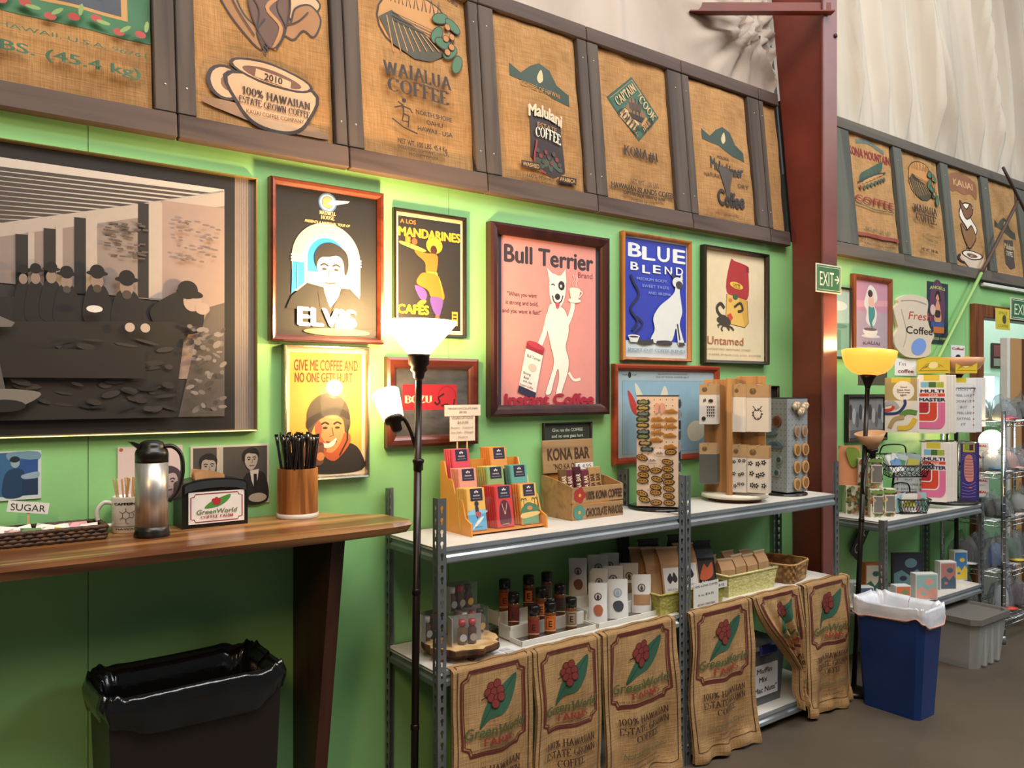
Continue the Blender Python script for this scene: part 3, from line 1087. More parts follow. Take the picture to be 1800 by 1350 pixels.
PAN = [(-1.0 + .0, .657, -.30, pxx(266, 120), s_lahaina, 'gold burlap coffee sack with a green border around a dark picture'),
       (.657, 1.218, pxx(342, 120), pxx(580, 120), s_kauai, 'burlap coffee sack printed with a big cup marked 2010 and a dancer in its steam'),
       (1.218, 1.798, pxx(634, 170), pxx(825, 170), s_waialua, 'burlap coffee sack printed WAIALUA with oval field picture and stick surfer'),
       (1.798, 2.372, pxx(873, 200), pxx(1017, 200), s_malulani, 'burlap coffee sack with green hat shape over a black COFFEE label'),
       (2.372, 2.978, pxx(1057, 230), pxx(1175, 230), s_captain, 'framed burlap coffee sack printed with a green diamond and KONA#1'),
       (2.978, 3.575, pxx(1216, 270), pxx(1316, 270), s_mule, 'puffed orange burlap coffee sack with dark hat shape, above the red bag poster'),
       (3.578, 3.748, 3.615, 3.735, None, 'narrow strip of plain burlap squeezed beside the dark red steel column'),
       (3.90, 4.92, pxx(1497, 340), pxx(1570, 340), s_konamtn, 'framed burlap coffee sack printed with red KONA MOUNTAIN and a leafy sprig, past the column'),
       (4.92, 5.52, pxx(1590, 370), pxx(1654, 370), lambda a: s_waialua(a, False), 'smaller looking WAIALUA burlap sack with an oval picture, past the column'),
       (5.52, 6.11, pxx(1671, 390), pxx(1726, 390), s_cup, 'framed burlap coffee sack with a white cup and curling steam, past the column'),
       (6.11, 6.80, pxx(1742, 410), pxx(1790, 410), s_hat2, 'burlap coffee sack behind the crossed sticks, last in the row past the column'),
       (6.80, 7.5, 6.88, 7.42, None, 'plain burlap sack at the far end of the row above the doorway')]
for i, (xa, xb, sl, sr, art, lab) in enumerate(PAN):
    sack_panel(xa, xb, sl, sr, art, lab, right=i >= 7, puff=.018 if i in (3, 5) else 0)

# ================================================================== pictures on the wall
PANE = glass('picture_glass', gloss=.05, ior=1.35)


def px_rect(q, y=-.015):
    P = [WP(*p, y) for p in q]
    x0, x1 = (P[0][0] + P[3][0]) / 2, (P[1][0] + P[2][0]) / 2
    z1, z0 = (P[0][1] + P[1][1]) / 2, (P[2][1] + P[3][1]) / 2
    return (x0 + x1) / 2, (z0 + z1) / 2, x1 - x0, z1 - z0


def picture(name, label, cat, q, fm, fw, depth, art, pane=True, group='framed coffee pictures on the green wall', base='#ffffff', yb=-.0015, tilt=0):
    cx, cz, w, h = px_rect(q, yb - depth)
    t = thing(name, label, cat, (cx, yb, cz), (tilt, 0, 0), group)
    if fm:
        mb = MB()
        o = [(-w / 2, -h / 2), (w / 2, -h / 2), (w / 2, h / 2), (-w / 2, h / 2)]
        k = [(-w / 2 + fw, -h / 2 + fw), (w / 2 - fw, -h / 2 + fw), (w / 2 - fw, h / 2 - fw), (-w / 2 + fw, h / 2 - fw)]
        m_ = fw * .35
        for i in range(4):
            j = (i + 1) % 4
            def L(a, b, s): return (a[0] + (b[0] - a[0]) * s, a[1] + (b[1] - a[1]) * s)
            pr = [(0, 0.0), (0, depth * .8), (.25, depth), (.62, depth * .93), (.85, depth * .72), (1, depth * .55), (1, 0.0)]
            v = []
            for s_, d_ in pr:
                a, b = L(o[i], k[i], s_), L(o[j], k[j], s_)
                v += [(a[0], -d_, a[1]), (b[0], -d_, b[1])]
            mb.add(v, [(2 * n, 2 * n + 1, 2 * n + 3, 2 * n + 2) for n in range(len(pr) - 1)], fm)
        mb.build('frame', t)
        iw, ih, yo = w - 2 * fw + .004, h - 2 * fw + .004, depth * .3
    else:
        iw, ih, yo = w, h, .002
    mb = MB()
    mb.box(-iw / 2, iw / 2, -yo, 0, -ih / 2, ih / 2, C(base))
    bk = mb.build('backing' if fm else 'sheet', t)
    A = Art(iw, ih)
    art(A)
    A.build('print', t, lambda x, y, o: (x, -yo - o, y))
    if pane and fm:
        mb = MB()
        yy = depth * .5
        if yo + .0006 + .00013 * len(A.it) > yy: yy = yo + .001 + .00013 * len(A.it)
        mb.add([(-iw / 2, -yy, -ih / 2), (iw / 2, -yy, -ih / 2), (iw / 2, -yy, ih / 2), (-iw / 2, -yy, ih / 2)], [(0, 1, 2, 3)], PANE)
        mb.build('glass_pane', t, recalc=False)
    return t


def man(a, u, v, s, skin, hair, look=1, shade=None, hat_=None):
    """a plain drawn face, s = half width in sheet widths"""
    k = a.w / a.h
    def p(x, y): return (u + x * s * look, v + y * s * k)
    a.poly([p(-.8, -.6), p(-.86, .1), p(-.6, .85), p(-.15, 1.35), p(.3, 1.3), p(.75, .75), p(.95, .0), p(.85, -.7), p(0, -1.0)], skin, True)
    if shade: a.poly([p(.3, 1.3), p(.75, .75), p(.95, 0), p(.85, -.6), p(.55, -.2), p(.6, .4), p(.3, .9)], shade, True)
    if hair:
        a.poly([p(-.95, -.2), p(-1.05, -.9), p(-.6, -1.55), p(.2, -1.7), p(1.0, -1.25), p(1.2, -.5), p(1.05, .15), p(.9, .1), p(.85, -.5), p(.55, -.95), p(-.1, -.85), p(-.7, -.75)], hair, True)
    for x in (-.42, .36):
        a.line([p(x - .25, -.28), p(x, -.40), p(x + .25, -.28)], s * .11, '#2a1c18', sm=True)
        a.ell(p(x, -.08)[0], p(x, -.08)[1], s * .16, s * .07, '#2a1c18')
    a.line([p(-.08, -.1), p(-.16, .38), p(.08, .42)], s * .05, '#6a4a3a')
    a.line([p(-.38, .74), p(-.05, .80), p(.3, .72)], s * .09, '#7a3a34', sm=True)


def art_shed(a):
    k, g = '#15110f', '#8d7f78'
    a.rect(0, 0, 1, 1, '#191512')
    a.rect(.925, 0, 1, 1, '#857973')
    for i in range(7): a.rect(.932 + .009 * i, 0, .934 + .009 * i, 1, '#776b66')
    a.rect(0, .055, .885, .945, '#3a3431')
    a.poly([(0, .055), (.885, .055), (.885, .07), (0, .36)], '#c8beb4')
    for i in range(13):   # rafters
        t = i / 13
        a.poly([(0, .09 + .22 * t), (0, .105 + .22 * t), (.80 - .70 * t, .085 + .22 * t), (.84 - .70 * t, .075 + .22 * t)], '#4a423e')
    a.poly([(.885, .06), (.885, .52), (0, .47), (0, .34), (.22, .30)], '#8f8078')
    a.poly([(.885, .065), (.885, .12), (.05, .36), (0, .33)], '#b3a69b')
    a.rect(.66, .13, .885, .80, '#a08a80')
    a.poly([(.885, .5), (.885, .945), (.72, .945), (.78, .66), (.83, .52)], '#5f5650')
    for (x0, x1, v0) in ((.62, .665, .14), (.42, .455, .22), (.33, .35, .27), (.25, .268, .30)):
        a.rect(x0, v0, x1, .50, '#b5a79c')
        a.rect(x0 - .035, v0 + .01, x0, .50, '#2b2624')
    r = random.Random(4)
    for i in range(46):
        a.rect(*(lambda x, y, s: (x, y, x + s, y + .006))(.47 + .13 * r.random(), .22 + .14 * r.random(), .02), '#5c5049')
    for i in range(30):
        a.ell(.72 + .14 * r.random(), .2 + .15 * r.random(), .006 + .01 * r.random(), .004, '#7a6a62', n=6)
    a.poly([(.16, .53), (.40, .51), (.60, .515), (.70, .545), (.70, .66), (0, .66), (0, .55)], '#211c1a', True)
    for (u, v, s) in ((.235, .445, .017), (.27, .44, .019), (.315, .432, .021), (.36, .445, .024), (.452, .435, .027), (.545, .45, .031)):
        a.poly([(u - s * 1.5, v + .16), (u - s, v + .04), (u + s, v + .04), (u + s * 1.7, v + .16)], '#1c1816', True)
        a.ell(u, v + .018, s * .72, s, '#8d7a6e')
        a.ell(u, v - .01, s * 1.25, s * .35, k)
        a.ell(u, v - .016, s * .85, s * .9, k)
        if s > .022: a.ell(u, v + .045, s * .5, s * .5, '#4a4038')
    a.poly([(.62, .55), (.68, .49), (.74, .47), (.80, .52), (.80, .60), (.76, .63), (.66, .62)], '#171312', True)
    a.ell(.765, .505, .032, .036, '#a8948a')
    a.ell(.755, .475, .048, .016, k, rot=-8)
    a.ell(.748, .462, .036, .034, k)
    a.ell(.80, .53, .026, .022, '#a8948a')
    a.poly([(0, .62), (.70, .585), (.74, .60), (.70, .945), (0, .945)], '#262019')
    for i in range(70):
        a.ell(.03 + .66 * r.random(), .66 + .27 * r.random(), .012 + .03 * r.random(), .004 + .008 * r.random(), ('#332c26', '#1c1815', '#3d362f')[i % 3], rot=r.uniform(-20, 20), n=8)
    for i in range(60):
        a.ell(.75 + .12 * r.random(), .60 + .33 * r.random(), .006 + .014 * r.random(), .004 + .008 * r.random(), ('#7a7068', '#4a423c', '#8d837a')[i % 3], rot=r.uniform(-40, 40), n=7)
    a.rect(.02, .70, .60, .80, '#262019')
    a.poly([(0, .55), (.06, .545), (.21, .615), (.2, .63), (0, .64)], '#6f6861')
    a.line([(.14, .63), (.18, .86)], .014, '#5a544e')
    a.line([(0, .80), (.17, .77)], .016, '#5a544e')
    a.poly([(0, .88), (.12, .84), (.28, .85), (.22, .90), (.1, .93), (0, .94)], '#7d756c', True)
    a.ell(.18, .895, .06, .02, '#1e1a17')
    a.ell(.44, .555, .025, .012, '#d8d4d0')
    for u in (.55, .60): a.ell(u, .615, .016, .016, '#b8a698')


def art_arch(a):
    a.rect(0, 0, 1, 1, '#121114')
    for (r, c) in ((.09, '#4d74a8'), (.075, '#e9e4da'), (.06, '#4d74a8'), (.052, '#d9a06a')):
        a.ell(.5, .075, r, r, c)
    a.poly([(.5, .085), (.53, .055), (.72, .045), (.70, .06), (.56, .09)], '#f1ede6')
    a.text('MAXWELL', .5, .148, .024, '#e8c58a', w=.16, font='s', bold=.24)
    a.text('HOUSE', .5, .18, .024, '#e8c58a', w=.13, font='s', bold=.24)
    a.text('PRESENTS A NATIONAL TOUR OF', .5, .218, .018, '#e8c58a', w=.44, bold=.03, shear=.2)
    a.ell(.49, .47, .335, .335, '#ecd3a6', a0=0, a1=180)
    a.rect(.155, .47, .825, .70, '#ecd3a6')
    a.ell(.49, .47, .235, .235, '#d9d6d2', a0=0, a1=180)
    a.rect(.255, .47, .725, .70, '#d9d6d2')
    a.ell(.49, .47, .19, .20, '#1c86cc', a0=0, a1=180)
    a.rect(.30, .47, .68, .56, '#1c86cc')
    a.poly([(.16, .50), (.27, .50), (.27, .64), (.15, .72)], '#1c86cc')
    a.poly([(.72, .52), (.81, .52), (.82, .735), (.72, .68)], '#dfe4ea')
    for u in (.215, .765):
        for i in range(3): a.rect(u - .07, .45 + .02 * i, u + .07, .462 + .02 * i, '#c7ccd6')
    for (u, c) in ((.745, '#9db9d8'), (.785, '#9db9d8'), (.20, '#5a97c8')): a.rect(u, .52, u + .008, .69, c)
    a.rect(.30, .56, .70, .70, '#d3cfc9')
    a.poly([(.15, .735), (.30, .64), (.45, .66), (.60, .66), (.72, .66), (.84, .74), (.88, .82), (.1, .82)], '#161517')
    a.poly([(.45, .62), (.64, .62), (.60, .73), (.52, .80), (.47, .72)], '#efe2c8')
    man(a, .525, .545, .150, '#f2e6cc', '#1d1a1c', shade='#e6cfa8')
    a.poly([(.40, .70), (.47, .705), (.515, .82), (.42, .80)], '#161517')
    a.poly([(.66, .66), (.60, .72), (.53, .82), (.68, .80)], '#161517')
    a.ell(.59, .965, .33, .035, '#b98452')
    a.text('ELVIS', .50, .868, .125, '#7794b5', w=.56, bold=.03)
    a.text('ELVIS', .485, .862, .125, '#e9d5bd', w=.56, bold=.02)


def art_mandarin(a):
    a.rect(0, 0, 1, 1, '#d9c9a6')
    a.rect(.04, .035, .96, .965, '#211f1e')
    o = '#e07a24'
    a.text('A LOS', .18, .075, .035, o, w=.22, bold=.03)
    a.text('MANDARINES', .5, .16, .075, '#f0a62c', w=.90, bold=.05)
    a.poly([(.06, .245), (.16, .25), (.30, .27), (.44, .30), (.36, .315), (.2, .29), (.07, .265)], '#f0b24a', True)
    a.rect(.14, .20, .21, .25, o)
    a.ell(.27, .235, .04, .04, '#d8552a')
    a.ell(.56, .25, .12, .105, '#f0a62c')
    a.ell(.55, .29, .05, .062, '#3a1d14')
    a.poly([(.28, .305), (.44, .32), (.60, .33), (.60, .44), (.56, .49), (.44, .48), (.42, .40), (.30, .34)], '#e0641e', True)
    a.poly([(.44, .475), (.60, .475), (.62, .52), (.46, .50)], '#8aa83c')
    a.poly([(.30, .58), (.36, .50), (.46, .485), (.60, .50), (.68, .60), (.70, .70), (.52, .69), (.46, .63)], '#e0641e', True)
    a.poly([(.62, .5), (.66, .56), (.70, .73), (.66, .60)], '#8aa83c')
    a.poly([(.27, .60), (.40, .62), (.45, .67), (.42, .72), (.34, .70)], '#5a3f8c', True)
    a.poly([(.50, .69), (.68, .70), (.66, .80), (.62, .85), (.54, .80)], '#5a3f8c', True)
    a.poly([(.36, .72), (.44, .72), (.40, .755), (.30, .76)], '#c8702c', True)
    a.poly([(.58, .84), (.63, .85), (.63, .90), (.57, .89)], '#c8502c', True)
    a.text('CAFÉS', .25, .80, .075, '#f2c41e', w=.44, bold=.05)
    a.text('CAFÉS', .60, .91, .06, '#f0a62c', w=.40, bold=.05)
    a.rect(.82, .80, .91, .92, '#d8902c')
    for i in range(3): a.rect(.835, .82 + .03 * i, .895, .835 + .03 * i, '#33302e')


def art_soldier(a):
    a.rect(0, 0, 1, 1, '#d8c9ae')
    a.rect(.05, .035, .95, .965, '#e2a444')
    a.text('GIVE ME COFFEE AND', .5, .13, .085, '#7a3b1c', w=.80, bold=.03)
    a.text('NO ONE GETS HURT', .47, .225, .075, '#7a3b1c', w=.72, bold=.03)
    a.poly([(.30, .965), (.42, .84), (.56, .80), (.75, .74), (.92, .80), (.95, .965)], '#2a2420', True)
    a.poly([(.46, .80), (.74, .66), (.80, .74), (.60, .88)], '#b5562c', True)
    man(a, .55, .63, .20, '#d98a56', None, look=-1, shade='#b0503a')
    a.poly([(.27, .62), (.26, .50), (.34, .40), (.50, .345), (.66, .37), (.77, .46), (.80, .60), (.74, .66), (.70, .55), (.55, .52), (.38, .57), (.30, .66)], '#4f4332', True)
    a.poly([(.26, .55), (.40, .50), (.60, .46), (.77, .50), (.78, .56), (.60, .505), (.42, .54), (.27, .62)], '#2e261d', True)
    a.line([(.77, .6), (.76, .72), (.66, .84)], .02, '#2e261d')
    a.poly([(.43, .735), (.52, .74), (.62, .70), (.58, .76), (.48, .775)], '#efe2d0', True)
    a.poly([(.24, .74), (.44, .73), (.46, .80), (.44, .90), (.26, .90), (.22, .84)], '#6e4534', True)
    a.ell(.345, .745, .10, .022, '#4a2c20')
    a.ell(.42, .84, .05, .05, '#c9824e')


def art_bozu(a):
    a.rect(0, 0, 1, 1, noisy('grey_shirt_cloth', '#3e3c3b', '#5a5856', scale=9, stretch=(1, 1, 2.2), rough=.9, bump=.5))
    a.rect(.10, .24, .84, .62, '#b8232c')
    a.text('BOZU', .31, .46, .105, '#e5cfa6', w=.36, font='s', bold=.28)
    a.ell(.70, .43, .13, .13, '#8c1a20')
    a.ell(.70, .43, .12, .12, '#b8232c')
    a.line([(.53, .50), (.56, .54), (.60, .50), (.58, .44), (.66, .38)], .02, '#2a1212', sm=True)
    a.line([(.62, .56), (.70, .54), (.78, .58), (.80, .46)], .018, '#2a1212', sm=True)


def art_terrier(a):
    a.rect(0, 0, 1, 1, '#33333f')
    a.rect(.04, .0, .96, 1, '#dd948c')
    nv = '#3a3038'
    a.text('Bull Terrier', .5, .10, .105, nv, w=.86, bold=.035)
    a.text('Brand', .85, .185, .036, '#8a3a3e', w=.15)
    for i, (s, w) in enumerate((('"When you want', .27), ('it strong and bold,', .30), ('and you want it fast!"', .36))):
        a.text(s, .23, .34 + .05 * i, .026, nv, w=w)
    wt = '#f3ece2'
    ol = '#9a7a70'
    body = [(.50, .38), (.62, .40), (.67, .46), (.68, .55), (.65, .64), (.68, .72), (.67, .80), (.62, .90), (.60, .935), (.55, .935), (.58, .84), (.57, .78), (.53, .86), (.50, .93), (.45, .93), (.49, .84), (.53, .74), (.50, .64), (.46, .52), (.46, .46)]
    a.line([(.68, .80), (.73, .845), (.80, .84)], .022, wt, sm=True)
    a.poly(body, wt, True)
    a.line(body, .004, ol, True, True)
    a.line([(.48, .45), (.44, .56), (.38, .66), (.37, .69)], .045, wt, sm=True)
    a.line([(.66, .50), (.70, .44), (.72, .38), (.71, .35)], .042, wt, sm=True)
    head = [(.49, .215), (.52, .195), (.58, .205), (.635, .195), (.65, .24), (.645, .31), (.62, .37), (.585, .40), (.54, .40), (.505, .37), (.485, .31)]
    a.poly([(.487, .25), (.465, .165), (.535, .205)], wt)
    a.poly([(.60, .205), (.645, .16), (.655, .245)], wt)
    a.poly(head, wt, True)
    a.ell(.605, .265, .032, .036, '#33292c')
    a.ell(.60, .268, .010, .012, '#e8e0d8')
    a.line([(.505, .265), (.525, .26), (.54, .27)], .008, '#33292c', sm=True)
    a.ell(.565, .335, .026, .024, '#33292c')
    a.line([(.515, .33), (.53, .365), (.565, .375), (.60, .362), (.62, .325)], .010, '#33292c', sm=True)
    a.poly([(.545, .375), (.585, .375), (.575, .405), (.555, .405)], '#c8506a', True)
    a.poly([(.69, .275), (.79, .275), (.78, .325), (.76, .345), (.71, .345), (.695, .325)], '#efe6da', True)
    a.line([(.79, .285), (.815, .30), (.78, .33)], .010, '#efe6da', sm=True)
    a.ell(.735, .35, .065, .018, '#efe6da')
    for u in (.725, .745, .76): a.line([(u, .265), (u - .008, .24), (u + .008, .22), (u, .19)], .006, '#f0c8c2', sm=True)
    # the tin under the paw
    a.poly([(.26, .66), (.42, .70), (.35, .94), (.19, .895)], '#efe8dd')
    a.poly([(.27, .62), (.435, .66), (.42, .70), (.26, .66)], '#9a2a3a')
    a.ell(.353, .64, .085, .022, '#b83a4a', rot=-18)
    a.poly([(.195, .88), (.355, .925), (.345, .965), (.185, .92)], '#2c2a48')
    a.text('Bull Terrier', .335, .715, .020, nv, w=.13, rot=-16)
    a.ell(.32, .775, .04, .03, '#cfc4b8', rot=-16)
    a.text('Strong', .27, .81, .016, nv, rot=-16)
    a.text('Bold', .262, .835, .016, nv, rot=-16)
    a.text('and...fast', .275, .86, .015, nv, rot=-16)
    a.text('Instant Coffee', .265, .885, .015, '#9a2a3a', w=.13, rot=-16)
    a.text('Instant Coffee', .5, .962, .066, '#a8203a', w=.86, bold=.05)


def art_blue(a):
    a.rect(0, 0, 1, 1, '#cdd9dc')
    a.rect(.03, .015, .98, .86, '#2a3cb4')
    w_ = '#e8eef0'
    for s, u, v, h in (('B', .17, .11, .115), ('L', .38, .125, .11), ('U', .61, .115, .125), ('E', .86, .115, .12)):
        a.text(s, u, v, h, w_, w=.18, bold=.03)
    for s, u, v in (('B', .16, .245), ('L', .335, .26), ('E', .50, .25), ('N', .68, .25), ('D', .86, .245)):
        a.text(s, u, v, .068, w_, w=.11, bold=.025)
    g = '#8fa8dc'
    a.text('MEDIUM BODY,', .43, .345, .024, g, w=.48)
    a.text('SWEET TASTE', .48, .40, .024, g, w=.42)
    a.text('AND AROMA', .54, .455, .024, g, w=.36)
    a.line([(.12, .78), (.20, .70), (.10, .60), (.22, .48), (.14, .38), (.10, .32)], .03, '#1a1f4c', sm=True)
    a.line([(.16, .80), (.28, .72), (.18, .66)], .02, '#1a1f4c', sm=True)
    cat = [(.80, .34), (.87, .36), (.86, .42), (.88, .50), (.90, .60), (.86, .70), (.90, .80), (.93, .87), (.84, .88), (.80, .74), (.74, .84), (.62, .88), (.44, .87), (.40, .84), (.46, .76), (.44, .66), (.54, .56), (.70, .48), (.78, .42)]
    a.poly(cat, '#dfe5e4', True)
    a.line([(.44, .86), (.30, .875), (.2, .86)], .05, '#3a3a3e', sm=True)
    a.poly([(.76, .33), (.72, .27), (.80, .30)], '#3a3a3e')
    a.poly([(.86, .31), (.90, .25), (.91, .32)], '#dfe5e4')
    a.ell(.825, .345, .085, .06, '#dfe5e4')
    a.ell(.85, .365, .055, .045, '#3c3c44')
    a.poly([(.84, .86), (.93, .86), (.95, .885), (.85, .89)], '#3a3a3e')
    a.poly([(.50, .855), (.70, .85), (.72, .885), (.52, .885)], '#3a3a3e', True)
    a.line([(.82, .70), (.86, .84)], .02, '#3a3a3e')
    a.ell(.14, .825, .09, .015, '#f2f4f2')
    a.poly([(.055, .825), (.225, .825), (.19, .875), (.09, .875)], '#dfe5e4')
    a.ell(.14, .83, .07, .010, '#4a3a30')
    a.text('SMOKE OUT COFFEE BLENDS', .5, .935, .024, '#7c99b4', w=.90, bold=.02)


def art_untamed(a):
    a.rect(0, 0, 1, 1, '#e3d3ad')
    a.poly([(.42, .08), (.50, .075), (.70, .105), (.72, .15), (.70, .42), (.36, .37)], '#a8272a', True)
    a.poly([(.68, .105), (.73, .12), (.73, .17), (.69, .16)], '#7a1a1e')
    a.poly([(.36, .385), (.70, .43), (.72, .64), (.66, .685), (.34, .655)], '#e0b95a')
    a.poly([(.56, .42), (.70, .43), (.72, .64), (.66, .685)], '#d2a544')
    a.line([(.36, .385), (.34, .655), (.66, .685), (.72, .64), (.70, .43)], .008, '#4a2a1a')
    a.ell(.52, .30, .11, .035, '#e8c33c', rot=-8)
    a.text('CAFFE', .52, .292, .022, '#7a1a1e', w=.12, rot=-5, bold=.02)
    a.text('ITALIA', .52, .315, .018, '#7a1a1e', w=.12, rot=-5)
    a.ell(.50, .405, .045, .03, '#3c5a34')
    a.ell(.42, .44, .03, .02, '#d2792c')
    a.poly([(.36, .58), (.42, .56), (.46, .60), (.42, .64)], '#c8402c')
    k = '#2c2826'
    a.line([(.36, .62), (.24, .58), (.20, .52), (.26, .48), (.32, .52)], .035, k, sm=True)
    a.poly([(.20, .62), (.30, .58), (.40, .62), (.42, .66), (.34, .69), (.24, .66)], k, True)
    for u, v in ((.21, .70), (.27, .73), (.38, .72), (.45, .72)): a.line([(.32, .655), (u, v - .02), (u + .02, v)], .02, k)
    a.line([(.48, .50), (.58, .46), (.62, .52), (.54, .54)], .025, k, sm=True)
    a.text('Untamed', .34, .815, .075, '#a85a34', w=.58)
    a.text('UNFORGETTABLE  UNMISTAKABLE  UNTAMED', .40, .895, .014, '#8a6a4a', w=.7)
    a.text('CAFFE ITALIA CO. LTD. COFFEE', .5, .945, .012, '#6a5a44', w=.86)


def art_map(a):
    a.rect(0, 0, 1, 1, '#9fb4bd')
    a.rect(.05, .12, .97, .96, '#7a8a92')
    a.rect(.055, .125, .965, .955, '#89b0c6')
    a.text('MAP  OF', .12, .055, .02, '#2f3a40', w=.14)
    a.ell(.12, .055, .016, .022, '#1c1c1c')
    a.text('BIG ISLAND OF HAWAII COFFEE', .55, .04, .018, '#60717a', w=.30)
    a.text('ISLE OF KONA COFFEE BELT', .55, .075, .018, '#60717a', w=.34)
    ld = '#d8d4c0'
    a.poly([(.17, .15), (.21, .20), (.26, .34), (.24, .42), (.20, .36), (.18, .26)], ld, True)
    a.poly([(.10, .24), (.14, .28), (.20, .42), (.26, .50), (.22, .54), (.14, .46)], '#b8382e', True)
    a.poly([(.46, .18), (.50, .28), (.48, .42), (.36, .52), (.30, .48), (.40, .34)], ld, True)
    a.poly([(.7, .7), (.78, .6), (.9, .66), (.86, .82), (.74, .84)], ld, True)


def art_rest(a): a.rect(0, 0, 1, 1, '#141312')


def art_signboard(a):
    a.rect(0, 0, 1, 1, '#2c332c')
    for (x0, y0, x1, y1) in ((.03, .06, .97, .10), (.03, .90, .97, .94), (.03, .06, .04, .94), (.96, .06, .97, .94)): a.rect(x0, y0, x1, y1, '#46503f')
    a.text('Give me the COFFEE', .5, .34, .19, '#bfc2b2', w=.66, bold=.02)
    a.text('and no one gets hurt', .5, .68, .19, '#bfc2b2', w=.68, bold=.02)


BROWN = wood('poster_frame_brown', '#4a1d10', '#642b18', axis=0, rough=.35, coat=.4)
DKRED = wood('poster_frame_dark_red', '#2a0f0d', '#3b1613', axis=2, rough=.3, coat=.5)
OAK = wood('poster_frame_oak', '#8a5328', '#a86a38', axis=2, rough=.4)
BLK = C('#1c1917', .35)
SILV = C('#b9b4a8', .25, .9)
GOLD = C('#b5a06a', .3, .8)
picture('framed_photograph', 'wide black and white photograph of men in hats inside a shed, thin metal frame', 'picture', [(-120, 222), (450, 312), (457, 757), (-120, 777)], GOLD, .008, .022, art_shed)
picture('framed_poster', 'black poster of a dark haired man under a jukebox arch in a brown wood frame', 'poster', [(482, 305), (680, 343), (673, 608), (472, 595)], BROWN, .022, .035, art_arch)
picture('framed_poster', 'dark poster of an orange clad dancer carrying a tray, thin black frame', 'poster', [(696, 361), (824, 385), (819, 593), (692, 590)], BLK, .012, .022, art_mandarin)
picture('framed_poster', 'yellow poster of a smiling soldier with a mug in a silver frame', 'poster', [(501, 603), (653, 611), (649, 842), (500, 846)], SILV, .012, .028, art_soldier)
picture('framed_shirt', 'grey cloth with red BOZU print in a wide brown frame behind the lamp', 'framed shirt', [(682, 628), (842, 630), (843, 778), (682, 790)], BROWN, .040, .03, art_bozu)
picture('framed_poster', 'large pink poster of a white dog with a cup in a heavy dark red frame', 'poster', [(868, 386), (1076, 421), (1072, 732), (861, 729)], DKRED, .045, .04, art_terrier)
picture('wall_plaque', 'small dark plaque lettered Give me the COFFEE under the dog poster', 'sign', [(957, 743), (1042, 742), (1042, 778), (957, 778)], BLK, .008, .016, art_signboard, pane=False)
picture('framed_poster', 'blue poster of a seated pale cat in a thin oak frame', 'poster', [(1099, 404), (1219, 425), (1216, 637), (1096, 632)], OAK, .016, .03, art_blue)
picture('framed_poster', 'cream poster of a red and yellow coffee bag in a black frame', 'poster', [(1238, 429), (1352, 446), (1356, 641), (1243, 639)], BLK, .018, .035, art_untamed)
picture('framed_map', 'pale blue island map in a red brown frame behind the spinning racks', 'map', [(1081, 640), (1267, 643), (1267, 806), (1083, 816)], wood('map_frame_red', '#7a2c18', '#963c22', axis=0, rough=.4), .028, .028, art_map)
picture('framed_picture', 'small plain black framed picture mostly hidden behind the cup racks by the column', 'picture', [(1338, 677), (1371, 679), (1371, 735), (1338, 735)], BLK, .01, .02, art_rest, pane=False)


# photographs and papers pinned low on the wall
def art_bluephoto(a):
    a.rect(0, 0, 1, 1, '#c9d3d2')
    a.rect(.03, .03, .95, .92, '#33658c')
    a.poly([(.5, .03), (.95, .03), (.95, .2), (.6, .14), (.5, .18)], '#6e93a6', True)
    a.poly([(.60, .2), (.95, .18), (.95, .46), (.66, .5)], '#274f8c')
    a.poly([(.42, .92), (.44, .5), (.56, .36), (.72, .4), (.74, .6), (.72, .92)], '#1c3a5c', True)
    a.ell(.60, .24, .07, .09, '#8ea6b0')
    a.ell(.595, .17, .075, .055, '#16222c')
    a.poly([(.70, .5), (.95, .44), (.95, .56), (.74, .58)], '#8fa6b8', True)
    a.poly([(.72, .6), (.95, .58), (.95, .9), (.72, .9)], '#1b3352')


def art_pinkpaper(a):
    a.rect(0, 0, 1, 1, '#d9c3bd')
    a.ell(.05, .05, .03, .03, '#b05a3a')
    a.poly([(.3, .5), (.7, .45), (.95, .6), (.9, 1), (.3, 1)], '#a88a90', True)
    man(a, .78, .72, .16, '#c8aaa4', '#4a3a40')


def art_twomen(a):
    a.rect(0, 0, 1, 1, '#cfc5b2')
    a.rect(.03, .03, .97, .97, '#4d463f')
    a.rect(.32, .03, .40, .97, '#b9ad9a')
    man(a, .22, .34, .10, '#a89a8a', '#1f1b19', look=-1)
    a.poly([(.05, .97), (.08, .6), (.2, .54), (.34, .62), (.36, .97)], '#2a2522', True)
    a.poly([(.62, .97), (.66, .56), (.78, .46), (.94, .52), (.97, .97)], '#221e1c', True)
    a.poly([(.74, .44), (.86, .42), (.84, .6), (.80, .75), (.76, .6)], '#d5cabb')
    a.poly([(.79, .5), (.83, .5), (.84, .8), (.81, .86), (.79, .8)], '#1a1715')
    man(a, .76, .26, .095, '#b7a898', '#1c1816', look=-1)
    a.ell(.84, .9, .12, .06, '#b7a898')


picture('pinned_photograph', 'bluish photograph of a person pinned above the sugar basket', 'photograph', [(-45, 797), (73, 790), (72, 876), (-45, 884)], None, 0, .003, art_bluephoto, group='papers pinned behind the counter')
picture('pinned_photograph', 'pale pink picture pinned behind the steel thermos', 'photograph', [(207, 786), (321, 783), (321, 872), (207, 878)], None, 0, .003, art_pinkpaper, group='papers pinned behind the counter')
picture('pinned_photograph', 'black and white photograph of two men pinned behind the napkin holder', 'photograph', [(335, 784), (473, 781), (474, 885), (335, 892)], None, 0, .003, art_twomen, group='papers pinned behind the counter')


